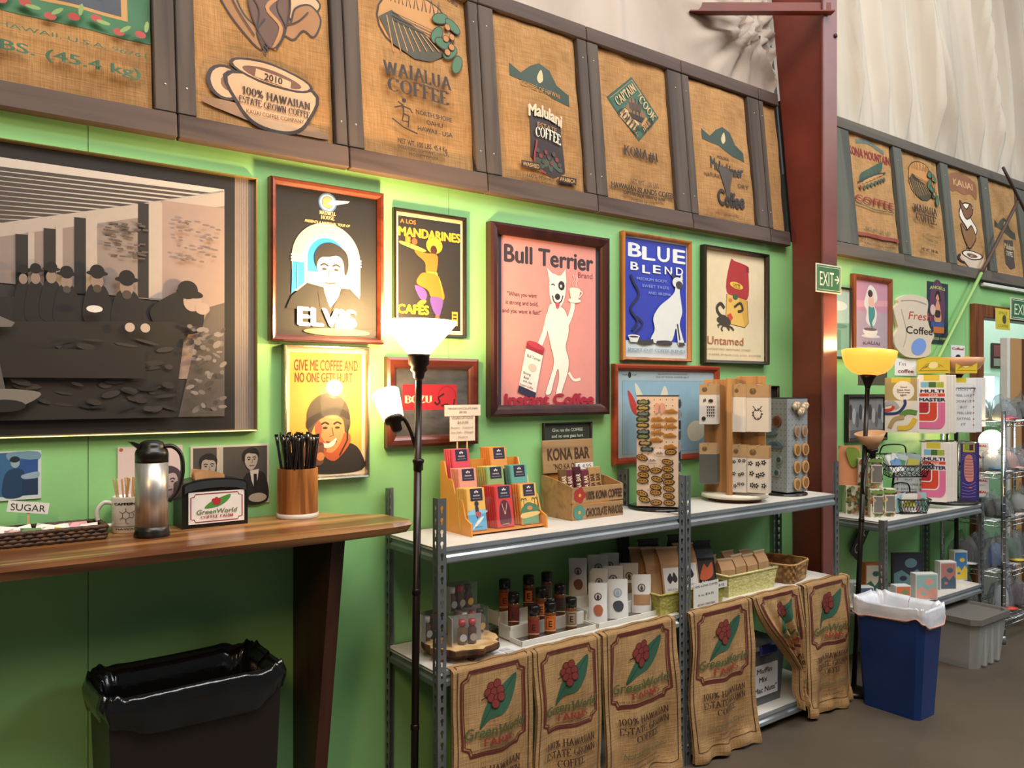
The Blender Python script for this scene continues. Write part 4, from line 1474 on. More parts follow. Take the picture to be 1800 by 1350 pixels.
# beyond the column
def art_sea(a):
    a.rect(0, 0, 1, 1, '#8fb3b0')
    a.rect(0, .5, 1, 1, '#6c9a8c')
    a.ell(.5, .25, .4, .12, '#b9cdcb')
    a.ell(.5, .55, .4, .06, '#4d7f70')
    a.rect(.3, .6, .6, .9, '#557f74')


def art_mermaid(a):
    a.rect(0, 0, 1, 1, '#b98aa0')
    a.rect(0, .45, 1, 1, '#a89aa8')
    a.poly([(0, .3), (1, .26), (1, .34), (0, .4)], '#cf9aa6')
    a.poly([(.45, .06), (.62, .12), (.68, .25), (.58, .34), (.66, .45), (.62, .60), (.5, .66), (.34, .58), (.36, .44), (.28, .34), (.34, .2)], '#d5d8d2', True)
    a.poly([(.42, .36), (.58, .38), (.60, .5), (.52, .6), (.55, .68), (.48, .66), (.42, .54)], '#3f8a86', True)
    a.poly([(.42, .24), (.56, .24), (.56, .37), (.42, .36)], '#d8b0a0', True)
    a.ell(.50, .19, .06, .05, '#d8b0a0')
    a.ell(.46, .18, .07, .06, '#3a2c2c')
    a.ell(.48, .80, .28, .03, '#d8d4ce')
    a.poly([(.26, .70), (.66, .70), (.60, .80), (.34, .80)], '#e2ddd4', True)
    a.ell(.46, .70, .20, .025, '#6a5a58')
    a.text('KAUAI', .5, .905, .045, '#7a5a6a', w=.5, bold=.03, bend=.01)


picture('framed_poster', 'greenish seascape picture in a dark frame just past the steel column', 'picture', [(1455, 500), (1498, 507), (1500, 632), (1457, 628)], BLK, .012, .02, art_sea)
picture('framed_poster', 'mauve poster of a mermaid rising from a cup in a brown frame', 'poster', [(1502, 479), (1569, 491), (1572, 625), (1504, 622)], DWOOD, .03, .03, art_mermaid)
picture('framed_photograph', 'small black framed group photograph behind the unlit reading lamp', 'picture', [(1491, 692), (1561, 694), (1561, 777), (1491, 775)], BLK, .025, .025, lambda a: (a.rect(0, 0, 1, 1, '#77787a'), [a.ell(.08 + .09 * i, .35 + .1 * (i % 3), .05, .12, ('#2f3136', '#a5a6aa', '#51535a')[i % 3]) for i in range(11)], a.rect(0, .8, 1, 1, '#5a5c60')))
picture('wall_plaque', 'brown board sign below the mermaid poster', 'sign', [(1510, 648), (1561, 652), (1562, 678), (1510, 674)], None, 0, .01, lambda a: (a.rect(0, 0, 1, 1, '#4d4a38'), a.rect(.03, .05, .97, .1, '#6a6650')), group='small signs on the green wall')
picture('wall_sign', 'white lettered card beside the coffee cup sign', 'sign', [(1574, 629), (1612, 632), (1612, 662), (1574, 659)], None, 0, .006, lambda a: (a.rect(0, 0, 1, 1, '#e8e8e6'), a.text("I'm", .35, .3, .22, '#4a4a4a', w=.3), a.text('coffee', .5, .72, .22, '#7a2f2f', w=.7, bold=.03)), group='small signs on the green wall')
picture('wall_sign', 'small white sign lettered Coffee! beside the bamboo pole', 'sign', [(1673, 606), (1697, 608), (1697, 632), (1673, 630)], None, 0, .006, lambda a: (a.rect(0, 0, 1, 1, '#e8e8e6'), a.text('Coffee!', .5, .25, .18, '#a02c2c', w=.85, bold=.05), a.ell(.5, .88, .2, .1, '#1e1a18')), group='small signs on the green wall')
picture('framed_picture', 'dark red framed picture edge showing low beside the column flange', 'picture', [(1440, 651), (1472, 655), (1472, 842), (1440, 838)], DKRED, .02, .02, lambda a: a.rect(0, 0, 1, 1, '#6a3a2c'), pane=False)


def art_vintage(a):
    a.rect(0, 0, 1, 1, '#22402f')
    a.rect(.06, .02, .94, .98, '#1c3038')
    a.ell(.5, .38, .36, .60, '#5a3550')
    a.text('ANGELS', .5, .10, .05, '#a8c070', w=.7, bend=.02, bold=.03)
    a.poly([(.36, .62), (.40, .4), (.5, .28), (.62, .4), (.66, .62)], '#c8906a', True)
    a.poly([(.38, .46), (.62, .46), (.6, .56), (.4, .56)], '#2a2024', True)
    a.ell(.5, .23, .10, .08, '#c8906a')
    a.poly([(.38, .26), (.44, .15), (.58, .15), (.66, .3), (.58, .26), (.5, .19), (.42, .24)], '#201416', True)
    a.ell(.28, .45, .12, .12, '#c9b0a8')
    a.rect(.2, .64, .8, .72, '#32508a')
    a.rect(.3, .72, .8, .82, '#b8682c')
    a.text('FOR GOOD COFFEE', .5, .91, .04, '#a8c070', w=.84, bold=.03)


picture('tin_sign', 'dark green tin sign of a dark haired girl beside the fresh coffee sign', 'sign', [(1629, 493), (1667, 500), (1667, 607), (1629, 603)], None, 0, .004, art_vintage, group='small signs on the green wall')

# the cut-out coffee sack sign
q = px_rect([(1571, 517), (1642, 520), (1642, 629), (1571, 626)], -.02)
t = thing('cutout_sign', 'cream cut-out sign shaped like a sack lettered Fresh Coffee', 'sign', (q[0], -.001, q[1]), group='small signs on the green wall')
w_, h_ = q[2], q[3]
pl = smooth_pts([(-.38, .42), (-.1, .5), (.25, .48), (.34, .40), (.32, .2), (.38, .0), (.5, -.12), (.42, -.26), (.40, -.42), (.2, -.5), (-.2, -.5), (-.45, -.36), (-.48, -.2), (-.40, -.06), (-.44, .06), (-.5, .24), (-.40, .32)])
mb = MB()
mb.prism([(a * w_, b * h_) for a, b in pl], -.02, 0, C('#cfc5b2', .6))
mb.build('board', t)
A = Art(w_, h_)
A.line([(.17, .25), (.30, .62), (.22, .85)], .012, '#a5967e', sm=True)
A.line([(.16, .12), (.5, .09), (.80, .13)], .012, '#a5967e', sm=True)
A.text('Fresh', .64, .33, .13, '#b0423a', w=.56, shear=.3, bold=.0)
A.text('Coffee', .62, .565, .12, '#1c1a19', w=.66, bold=.01)
A.ell(.60, .83, .19, .105, '#6f95d8', rot=10)
A.build('print', t, lambda x, y, o: (x, -.0205 - o, y))

# ================================================================== the wooden counter and what stands on it
ZC = 1.12
CWOOD = wood('koa_counter', '#66391a', '#b5804a', axis=0, scale=1.7, rough=.32, coat=.3, ring=20)
DARKW = wood('dark_support_wood', '#2a140c', '#43200f', axis=2, scale=2, rough=.5)
ct = thing('bar_counter', 'live edge wooden bar counter fixed along the wall under the wide photograph', 'counter', (.0, 0, 0))
ft = [(-1.6, -.39), (-.6, -.40), (.173, -.394), (.69, -.392), (1.02, -.395), (1.2, -.386), (1.272, -.368), (1.284, -.34), (1.262, -.2), (1.21, -.15), (1.16, -.11), (1.10, -.001), (-1.6, -.001)]
fb = [(x + (.012 if x > 1.1 and y < -.1 else 0) * -1, y + (.014 if y < -.3 else 0)) for x, y in ft]
mb = MB()
n = len(ft)
v = [(x, y, ZC - .036) for x, y in fb] + [(x, y, ZC - .012) for x, y in ft] + [(x - (.004 if x > 1.05 else 0), y + (.004 if y < -.3 else 0), ZC) for x, y in ft]
tri = tessellate_polygon([[Vector((a, b, 0)) for a, b in ft]])
f = [tuple(t_) for t_ in tri] + [tuple(i + 2 * n for i in t_) for t_ in tri]
for l in (0, n):
    f += [(l + i, l + (i + 1) % n, l + n + (i + 1) % n, l + n + i) for i in range(n)]
mb.add(v, f, CWOOD)
mb.build('countertop', ct)
for xl in (1.03, -.9):
    mb = MB()
    mb.prism([(-.001, 0), (-.10, 0), (-.13, .05), (-.312, ZC - .037), (-.001, ZC - .037)], xl, xl + .042, DARKW, axis='x')
    mb.build('support', ct)

# sugar tray
RATTAN = noisy('dark_rattan', '#22140c', '#5b3c22', scale=60, stretch=(1, 1, 1), rough=.6, bump=.5)
x0, x1, y0, y1 = -.02, .44, -.145, -.02
t = thing('sugar_tray', 'shallow dark woven rattan tray of sugar packets on the wooden counter', 'basket', ((x0 + x1) / 2, (y0 + y1) / 2, ZC))
hx, hy = (x1 - x0) / 2, (y1 - y0) / 2
mb = MB()
mb.box(-hx, hx, -hy, hy, 0, .006, RATTAN)
for k in range(4):
    z = .007 + k * .0095
    o = .003 if k < 3 else .005
    P = []
    for (ax, ay, bx, by) in ((-hx, -hy, hx, -hy), (hx, -hy, hx, hy), (hx, hy, -hx, hy), (-hx, hy, -hx, -hy)):
        m_ = max(4, int(math.hypot(bx - ax, by - ay) / .012))
        for i in range(m_):
            s_ = i / m_
            wv = .0022 * (1 if (i + k) % 2 else -1)
            nx, ny = (by - ay), -(bx - ax)
            L_ = math.hypot(nx, ny)
            P.append((ax + (bx - ax) * s_ + nx / L_ * wv, ay + (by - ay) * s_ + ny / L_ * wv, z))
    P.append(P[0])
    mb.tube(P, .0052 if k < 3 else .0065, RATTAN, 6)
mb.build('weave', t)
rp = random.Random(3)
pk = [('#e9e4da', 'white'), ('#e3c23a', 'yellow'), ('#d9a0a0', 'pink'), ('#5d7a4a', 'green'), ('#b99a6a', 'brown')]
for i in range(22):
    h, nm = pk[(0, 0, 1, 0, 2, 0, 3, 4)[i % 8]]
    mb = MB()
    mb.grid(4, 3, lambda u, v: ((u - .5) * .055, (v - .5) * .036, .003 + .003 * math.sin(PI * u) * math.sin(PI * v)), C(h, .5))
    mb.grid(4, 3, lambda u, v: ((u - .5) * .055, (v - .5) * .036, .003 - .002 * math.sin(PI * u) * math.sin(PI * v)), C(h, .5))
    o = mb.build('sugar_packet', None, (-.0 + .019 * i + .005 * rp.random(), -.085 + rp.uniform(-.035, .03), ZC + .022 + .003 * (i % 3)), (rp.uniform(.5, 1.25), rp.uniform(-.2, .2), rp.uniform(-.5, .5)))
    tag(o, nm + ' paper sugar packet standing in the rattan tray', 'sugar packet', 'sugar packets in the tray')
# sugar sign on its stick
t = thing('sugar_sign', 'small tilted white card lettered SUGAR on a wooden stick', 'sign', (WP(50, 905, -.05)[0], -.045, ZC + .006))
mb = MB()
mb.box(-.003, .003, -.001, .001, 0, .085, C('#cfae7c'))
mb.build('stick', t)
cw, chh = .098, .030
mb = MB()
mb.box(-cw / 2, cw / 2, -.0015, 0, -chh / 2, chh / 2, C('#e4e1da'))
cd = mb.build('card', t, (.0, -.0015, .085), (0, math.radians(9), 0))
A = Art(cw, chh)
A.text('SUGAR', .5, .52, .62, '#2a2626', w=.84, bold=-.012, shear=-.08)
A.build('lettering', cd, lambda x, y, o: (x, -.0015 - o, y))
mb = MB()
mb.prism([(-.02, 0), (.012, 0), (.018, .028), (.0, .034), (-.012, .02)], -.004, 0, C('#dcd0cc'), axis='y')
tag(mb.build('folded_paper', None, (WP(163, 905, -.012)[0], -.008, ZC)), 'scrap of folded pale paper leaning on the wall beside the white mug', 'paper')

# mug with wooden stirrers
mx, my = .512, -.052
MUG = C('#e2ddd6', .2, 0, .4)
t = thing('mug', 'white ceramic mug printed CAFFEINE with a molecule drawing, holding wooden stirrers', 'mug', (mx, my, ZC))
mb = MB()
mb.lathe([(0, 0), (.038, 0), (.0405, .004), (.041, .10), (.040, .104), (.0375, .103), (.0365, .012), (0, .010)], MUG, 32)
mb.build('body', t)
mb = MB()
mb.tube(smooth_pts([(-.039, .004, .085), (-.060, .006, .088), (-.076, .008, .068), (-.076, .008, .042), (-.062, .006, .024), (-.040, .004, .022)], False), .0062, MUG, 10)
mb.build('handle', t)
A = Art(.07, .095)
A.text('CAFFEINE', .5, .17, .07, '#1d1b1b', w=.95, bold=.06)
ln = '#3a3836'
for pts in ([(.38, .45), (.5, .39), (.62, .45), (.62, .57), (.5, .63), (.38, .57)], [(.62, .45), (.74, .42), (.80, .51), (.74, .60), (.62, .57)]):
    A.line(pts, .022, ln, closed=True)
for pts in ([(.5, .39), (.5, .30)], [(.38, .45), (.26, .39)], [(.5, .63), (.5, .73), (.6, .77)], [(.74, .42), (.86, .38)], [(.38, .57), (.28, .63)]):
    A.line(pts, .022, ln)
A.rect(.02, .84, .98, .855, ln)
A.text('HAWAII', .5, .92, .05, ln, w=.75, bold=.03)


def mugwrap(x, y, o):
    a = math.radians(-106) + x / .041
    return ((.0412 + o) * math.cos(a), (.0412 + o) * math.sin(a), .054 + y)


A.build('print', t, mugwrap, step=.006)
for i in range(14):
    r = random.Random(i)
    mb = MB()
    mb.box(-.0028, .0028, -.0009, .0009, 0, .145, C('#d8b083', .7), .0005)
    a = i * 2.4
    rr = .018 + .010 * r.random()
    o = mb.build('wooden_stirrer', None, (mx + rr * .7 * math.cos(a), my + rr * .7 * math.sin(a), ZC + .013), (-.16 * math.sin(a) * .5, .16 * math.cos(a) * .5 - .10, r.random() * 3))
    tag(o, 'flat pale wooden coffee stirrer standing in the white mug', 'stirrer', 'stirrers in the white mug')

# thermos
STEEL = noisy('brushed_steel', '#aeaaa4', '#c9c5be', scale=3, stretch=(60, 60, 1), rough=.36, metal=.72, contrast=(.3, .7))
BPL = C('#15130f', .35)
t = thing('thermos_jug', 'brushed steel thermos jug with black lid and handle on the counter', 'thermos', (.553, -.165, ZC))
mb = MB()
mb.lathe([(0, .028), (.0435, .028), (.0435, .208), (0, .208)], STEEL, 40)
mb.build('body', t)
mb = MB()
mb.lathe([(0, 0), (.0475, 0), (.047, .008), (.044, .016), (.0438, .029), (0, .029)], BPL, 40)
mb.build('base', t)
mb = MB()
mb.lathe([(0, .207), (.0438, .207), (.0438, .232), (.041, .242), (.034, .246), (.034, .252), (.030, .262), (.018, .268), (0, .269)], BPL, 40)
mb.prism([(-.036, .244), (-.062, .266), (-.050, .266), (-.030, .258)], -.012, .012, BPL, axis='y')
mb.build('lid', t)
mb = MB()
mb.tube(smooth_pts([(.03, -.01, .250), (.052, -.017, .250), (.072, -.022, .228), (.077, -.024, .19), (.073, -.022, .15), (.062, -.018, .118), (.043, -.012, .095)], False), [.009] * 31, BPL, 10, flat=.7)
mb.build('handle', t)

# napkin holder
xa, xb = WP(320, 900, -.115)[0], WP(436, 900, -.115)[0]
w_ = xb - xa
t = thing('napkin_holder', 'black napkin holder with chrome arch and green leaf label on the counter', 'napkin holder', ((xa + xb) / 2, -.075, ZC))
prof = [(-w_ / 2, 0)] + [(w_ / 2 * math.sin(math.radians(a)) * 1.0, .125 + .02 * math.cos(math.radians(a))) for a in range(-90, 91, 15)] + [(w_ / 2, 0)]
mb = MB()
mb.prism(prof, -.038, .055, BPL)
mb.build('case', t)
mb = MB()
arc = [(w_ / 2 * .93 * math.sin(math.radians(a)), .123 + .017 * math.cos(math.radians(a))) for a in range(-90, 91, 12)]
mb.prism(arc + [(x, z - .022) for x, z in arc[::-1]], -.044, -.038, C('#b8b4ae', .18, 1.0))
mb.build('chrome_arch', t)
mb = MB()
mb.box(-w_ / 2 + .018, w_ / 2 - .012, -.041, -.038, .012, .106, C('#e6e2dc', .3))
lb = mb.build('label_card', t)


def gw_logo(A, full=True):
    """leaf, berries and lettering of the farm"""
    A.poly([(.10, .98), (.22, .72), (.48, .50), (.80, .42), (1.0, .04), (.62, .12), (.40, .30), (.26, .58)], '#3a7a3c', True)
    A.line([(.12, .95), (.40, .55), (.70, .28), (.96, .08)], .014, '#27562c', sm=True)


A = Art(w_ - .03, .094)
for k_, c_ in ((.0, '#a8232a'), (.0, None)):
    pass
A.line([(.12, .06), (.88, .06), (.90, .14), (.96, .16), (.96, .84), (.90, .86), (.88, .94), (.12, .94), (.10, .86), (.04, .84), (.04, .16), (.10, .14)], .018, '#8f2630', closed=True)
A.poly([(.28, .50), (.36, .36), (.50, .24), (.74, .12), (.70, .30), (.56, .46), (.40, .52)], '#4b8a3a', True)
for u, v in ((.44, .28), (.49, .24), (.54, .28), (.46, .36), (.52, .37), (.50, .31)): A.ell(u, v, .035, .035, '#b3242c')
A.text('GreenWorld', .5, .62, .15, '#5f6f42', w=.72, shear=.2, bold=.01)
A.text('COFFEE FARM', .5, .79, .085, '#a2372f', w=.58, font='s')
A.build('logo', lb, lambda x, y, o: (x + .003, -.0412 - o, .059 + y))
mb = MB()
for k in range(7):
    mb.grid(6, 3, lambda u, v: (-.055 + u * .085, -.022 + k * .007 + .004 * math.sin(u * 5 + k), .10 + v * (.062 + .010 * math.sin(u * 3 + k * .2)) - .010 * u), C('#b98a5c', .9))
nk = mb.build('napkins', None, ((xa + xb) / 2, -.075, ZC))
tag(nk, 'brown paper napkins fanned up out of the black holder', 'napkins', kind='stuff')

# bamboo cup full of wrapped straws
cxp, cyp = 1.012, -.085
BAMB = wood('bamboo_strips', '#7e4a20', '#b5783e', axis=2, scale=5, rough=.4, coat=.2)
t = thing('bamboo_cup', 'round bamboo cup with a white base ring, full of black straws', 'cup', (cxp, cyp, ZC))
mb = MB()
mb.lathe([(0, .016), (.064, .016), (.064, .158), (.058, .158), (.057, .03), (0, .03)], BAMB, 20, smooth=False)
mb.build('cup_wall', t)
mb = MB()
mb.lathe([(0, 0), (.064, 0), (.0655, .003), (.0655, .016), (0, .016)], C('#cfc6ba', .5), 32)
mb.build('base_ring', t)
WRAP = C('#1d1a1a', .18, 0, .6)
st = None
for i in range(34):
    r = random.Random(i + 9)
    if st is None:
        mb = MB()
        pr = [(.0045, 0), (.0047, .09), (.0042, .20), (.0055, .218), (.0052, .236)]
        mb.lathe(pr, WRAP, 7)
        mb.box(-.006, .006, -.001, .001, .225, .243, WRAP)
        st = o = mb.build('wrapped_straw')
    else:
        o = st.copy()
        COL.objects.link(o)
    a = i * 2.39996
    rr = .046 * math.sqrt((i + .5) / 34)
    o.location = (cxp + rr * math.cos(a), cyp + rr * math.sin(a), ZC + .034 - .012 * r.random())
    o.rotation_euler = (-.20 * rr / .046 * math.sin(a) * .95 + r.uniform(-.03, .03), .20 * rr / .046 * math.cos(a) * .95 + r.uniform(-.03, .03), r.random() * 6)
    tag(o, 'black wrapped straw standing in the bamboo cup', 'straw', 'black straws in the bamboo cup')

# black waste bin with liner, under the counter
BAG = noisy('black_bag_film', '#0b0b0c', '#141415', scale=8, rough=.2, bump=.35, bscale=22, coat=.3)
t = thing('waste_bin', 'tall black waste bin with a black bag under the wooden counter', 'waste bin', (.633, -.215, 0))
mb = MB()
b0, b1 = (.20, .105), (.225, .135)
v = [(sx * b0[0], sy * b0[1], 0) for sx, sy in ((-1, -1), (1, -1), (1, 1), (-1, 1))] + [(sx * b1[0], sy * b1[1], .745) for sx, sy in ((-1, -1), (1, -1), (1, 1), (-1, 1))]
mb.add(v, [(0, 1, 2, 3), (0, 1, 5, 4), (1, 2, 6, 5), (2, 3, 7, 6), (3, 0, 4, 7)], C('#1d1612', .4))
mb.build('bin_body', t)


def bag_ring(u, v, hx, hy, ztop, drop, inside, puff=1.0):
    a = u * 2 * PI
    c, s = math.cos(a), math.sin(a)
    e = .22
    x = hx * (abs(c) ** e) * (1 if c > 0 else -1)
    y = hy * (abs(s) ** e) * (1 if s > 0 else -1)
    nz = math.sin(u * 61) * .006 + math.sin(u * 131 + v * 7) * .004 + math.sin(u * 23) * .006
    if v < .45:     # outside, hanging down
        k = v / .45
        z = ztop - drop * (1 - k) * (1 + .25 * math.sin(u * 19) + .1 * math.sin(u * 43))
        o = 1 + puff * (.06 * (1 - abs(2 * k - 1)) + nz * 2 * (1 - k))
        return (x * o + c * .008 * puff, y * o + s * .008 * puff, z + nz * .7 * k)
    k = (v - .45) / .55
    q = min(1, k * 9)
    return (x * (1 - .09 * q - .28 * k) + nz * k, y * (1 - .11 * q - .28 * k) + nz * k, ztop + .010 * math.sin(PI * min(1, k * 3)) - inside * k + nz)


mb = MB()
mb.grid(120, 16, lambda u, v: bag_ring(u, v, .228, .138, .752, .085, .40), BAG)
mb.build('liner_bag', t)

# ================================================================== lamps
BRZ = C('#1d120c', .35, .3)


def torchiere(x, y, ztop, r, lean, label, lit=1, shade_h=.105, shade_mat=None, bowl=False, power=14, base=True, pole_bottom=0.0):
    t = thing('floor_lamp', label, 'lamp', (x, y, 0), (0, lean, 0))
    zb = ztop - shade_h
    mb = MB()
    mb.lathe([(0, 0), (.09, 0), (.09, .012), (.07, .024), (.02, .034), (0, .034)], BRZ, 32)
    mb.build('base', t)
    mb = MB()
    mb.lathe([(.0125, .03), (.0125, ztop * .74), (.0115, ztop * .74), (.0115, zb - .075), (.013, zb - .07)], BRZ, 14)
    for zz in (.25, .5, .74):
        mb.lathe([(.0115, -.012), (.0145, -.008), (.0145, .008), (.0115, .012)], BRZ, 14, c=(0, 0, ztop * zz))
    mb.build('pole', t)
    mb = MB()
    if bowl:
        mb.lathe([(.010, zb - .085), (.014, zb - .06), (.03, zb - .02), (.042, zb), (.03, zb + .003), (0, zb + .003)], BRZ, 20)
    else:
        mb.lathe([(.012, zb - .085), (.018, zb - .075), (.02, zb - .06), (.028, zb - .052), (.026, zb - .04), (.034, zb - .032), (.034, zb - .008), (.038, zb), (0, zb)], BRZ, 20)
    mb.build('socket', t)
    mb = MB()
    if bowl:
        pr = [(.038, zb), (r * .6, zb + shade_h * .12), (r * .82, zb + shade_h * .36), (r * .95, zb + shade_h * .7), (r, ztop)]
    else:
        pr = [(.036, zb), (r * .98, ztop - .006), (r, ztop)]
    mb.lathe(pr + [(a - .004, b + .002) for a, b in pr[::-1][:-1]], shade_mat, 40)
    mb.build('shade', t)
    if lit:
        mb = MB()
        mb.lathe([(0, zb + .004), (.014, zb + .006), (.014, zb + .03), (.030, zb + .065), (.030, zb + .085), (.018, zb + .108), (0, zb + .114)], glow('bulb_glass', '#ffdca8', 30), 16)
        mb.build('bulb', t)
        l = bpy.data.lights.new('bulb_light', 'POINT')
        l.energy, l.color, l.shadow_soft_size = power, (1.0, .63, .26), .035
        o = bpy.data.objects.new('bulb_light', l)
        o.location = (0, 0, ztop + .03)
        o.parent = t
        COL.objects.link(o)
    return t


L1 = torchiere(1.316, -.30, 1.75, .124, .012, 'black torchiere floor lamp with bright white cone shade between counter and shelves', shade_mat=glow('lit_frosted_cone', '#ffe7c4', 5.0), power=42)


def reading_arm(t, pts, sock, tip, r0, r1, ln, mat_, lit, power=0, bend_mat=BRZ):
    """bent arm with a small side shade: sock -> tip gives the axis"""
    mb = MB()
    mb.tube(smooth_pts(pts, False), .006, bend_mat, 8)
    mb.build('arm', t)
    ax = (Vector(tip) - Vector(sock)).normalized()
    M = Matrix.Translation(sock) @ ax.to_track_quat('Z', 'Y').to_matrix().to_4x4()
    mb = MB()
    mb.M = M
    mb.lathe([(.008, -.045), (.016, -.04), (.019, -.012), (.03, -.008), (.032, .008), (0, .008)], bend_mat, 18)
    mb.build('arm_socket', t)
    mb = MB()
    mb.M = M
    pr = [(r0, .006), (r0 * .55 + r1 * .45, ln * .45), (r1, ln)]
    mb.lathe(pr + [(a - .003, b) for a, b in pr[::-1]], mat_, 28)
    mb.build('side_shade', t)
    if lit:
        mb = MB()
        mb.M = M
        mb.lathe([(0, .01), (.012, .012), (.024, .05), (.014, .072), (0, .076)], glow('bulb_glass', '#ffdca8', 30), 14)
        mb.build('side_bulb', t)
        l = bpy.data.lights.new('side_light', 'POINT')
        l.energy, l.color, l.shadow_soft_size = power, (1.0, .66, .30), .03
        o = bpy.data.objects.new('side_light', l)
        o.location = Vector(sock) + ax * (ln + .02)
        o.parent = t
        COL.objects.link(o)


def loc3(px, py, y, t):
    x, z = WP(px, py, y)
    return (x - t.location.x, y - t.location.y, z)


L1I = L1
pts = [loc3(728, 826, -.30, L1), loc3(725, 800, -.295, L1), loc3(716, 765, -.285, L1), loc3(704, 740, -.275, L1), loc3(692, 732, -.268, L1), loc3(684, 738, -.265, L1), loc3(683, 752, -.262, L1)]
reading_arm(L1, pts, loc3(684, 738, -.262, L1), loc3(668, 690, -.215, L1), .034, .046, .098, glow('lit_frosted_side', '#ffe2b4', 6.0), True, 7)
mb = MB()
mb.lathe([(.016, -.022), (.016, .0), (.019, .004), (.019, .012), (.013, .016)], BRZ, 14, c=(loc3(728, 815, -.30, L1)[0], 0, loc3(728, 815, -.30, L1)[2]))
mb.build('clamp', L1)

L2X, L2Y = 3.838, -.335
L2 = torchiere(L2X, L2Y, 1.735, .135, .085, 'lit amber bowl floor lamp standing past the steel column by the blue bin', bowl=True, shade_h=.125, shade_mat=glow('lit_amber_bowl', '#ff9c3c', 1.25), power=9)
BROWNM = C('#3a1d14', .4, .2)
pts = [loc3(1509, 880, -.335, L2), loc3(1500, 862, -.345, L2), loc3(1501, 825, -.35, L2), loc3(1511, 792, -.35, L2)]
reading_arm(L2, pts, loc3(1513, 790, -.35, L2), loc3(1507, 752, -.35, L2), .028, .076, .09, C('#c99a72', .35), False)
L3 = torchiere(5.245, -.19, 1.726, .157, 0, 'unlit peach bowl floor lamp half hidden behind the towel display', bowl=True, shade_h=.10, shade_mat=C('#e0a884', .35), lit=0)
zq = loc3(1735, 800, -.26, L3)
pts = [(0, 0, zq[2] - .08), (.06, -.02, zq[2] - .03), loc3(1750, 793, -.26, L3)]
reading_arm(L3, pts, loc3(1749, 785, -.26, L3), loc3(1728, 752, -.30, L3), .03, .07, .11, glow('lit_frosted_side_pale', '#fff0dc', 4.0), True, 3)

# ================================================================== steel shelf units
GALV = noisy('grey_steel', '#666a6d', '#84888a', scale=7, rough=.38, metal=.55, contrast=(.3, .7))
GALVL = noisy('pale_steel', '#8f979c', '#aab1b5', scale=5, rough=.3, metal=.6, contrast=(.3, .7))
DECK = noisy('white_deck', '#c9c3bb', '#d8d3cb', scale=4, rough=.45, contrast=(.3, .7))


def slotted(z1, flip, mat_, lo=.03, pitch=.038):
    """one slotted flange .032 wide as a sheet with keyhole openings, in x,z"""
    w = .032
    zs = []
    z = lo
    while z < z1 - .03:
        zs.append(z)
        z += pitch
    v, f = [], []
    prev = 0
    cx = w * .5
    for z in zs:
        hole = [(cx - .003, z), (cx + .003, z), (cx + .003, z + .010), (cx + .0058, z + .014), (cx + .0058, z + .020), (cx + .003, z + .024), (cx - .003, z + .024), (cx - .0058, z + .020), (cx - .0058, z + .014), (cx - .003, z + .010)]
        a, b = z - .004, z + .028
        o = len(v)
        v += [(0, prev), (w, prev), (w, a), (0, a), (w, b), (0, b)]
        f.append((o, o + 1, o + 2, o + 3))
        o2 = len(v)
        v += hole
        h = [o2 + i for i in range(10)]
        BL, BR, TR, TL = o + 3, o + 2, o + 4, o + 5
        f += [(BL, BR, h[1], h[0]), (BR, h[2], h[1]), (BR, TR, h[4], h[3]), (BR, h[3], h[2]), (TR, h[5], h[4]), (TR, TL, h[6], h[5]), (TL, h[7], h[6]), (TL, BL, h[9], h[8]), (TL, h[8], h[7]), (BL, h[0], h[9])]
        prev = b
    o = len(v)
    v += [(0, prev), (w, prev), (w, z1), (0, z1)]
    f.append((o, o + 1, o + 2, o + 3))
    return v, f


def shelf_unit(x0, x1, y0, y1, ztops, ztop, label, decks_dark=(), mat_=GALV):
    """y0 front (more negative), y1 back"""
    t = thing('shelf_unit', label, 'shelf unit', (x0, y1, 0), group=None)
    W_, D_ = x1 - x0, y1 - y0
    for (cx, sx) in ((0, 1), (W_, -1)):
        for (cy, sy) in ((-D_, 1), (0, -1)):
            mb = MB()
            v, f = slotted(ztop, False, mat_)
            for off in (0, .002):
                mb.add([(cx + sx * a, cy + sy * off, z) for a, z in v], f, mat_)
                mb.add([(cx + sx * off, cy + sy * a, z) for a, z in v], f, mat_)
            mb.build('post', t, recalc=False)
    for zt in ztops:
        mb = MB()
        mb.box(.004, W_ - .004, -D_ + .004, -.004, zt - .012, zt, DECK, .001)
        mb.build('deck', t)
        for (a0, a1, yy, s_) in ((.033, W_ - .033, -D_, 1), (.033, W_ - .033, 0, -1)):
            mb = MB()
            q = [(0, zt + .001), (.006 * s_, zt + .001), (.006 * s_, zt - .052), (0, zt - .052), (-.003 * s_, zt - .047), (-.003 * s_, zt - .032), (.003 * s_, zt - .025), (.004 * s_, zt - .018), (-.001 * s_, zt - .012)]
            mb.prism([(yy + p + .003 * s_, z) for p, z in q], a0, a1, GALVL if s_ == 1 else mat_, axis='x')
            mb.build('beam', t)
        for xx, s_ in ((0, 1), (W_, -1)):
            mb = MB()
            q = [(0, zt - .001), (.006 * s_, zt - .001), (.006 * s_, zt - .052), (0, zt - .052), (-.003 * s_, zt - .047), (-.003 * s_, zt - .032), (.003 * s_, zt - .025), (.004 * s_, zt - .018)]
            mb.prism([(xx + p + .003 * s_, z) for p, z in q], -D_ + .034, -.034, mat_, axis='y')
            mb.build('beam', t)
    return t


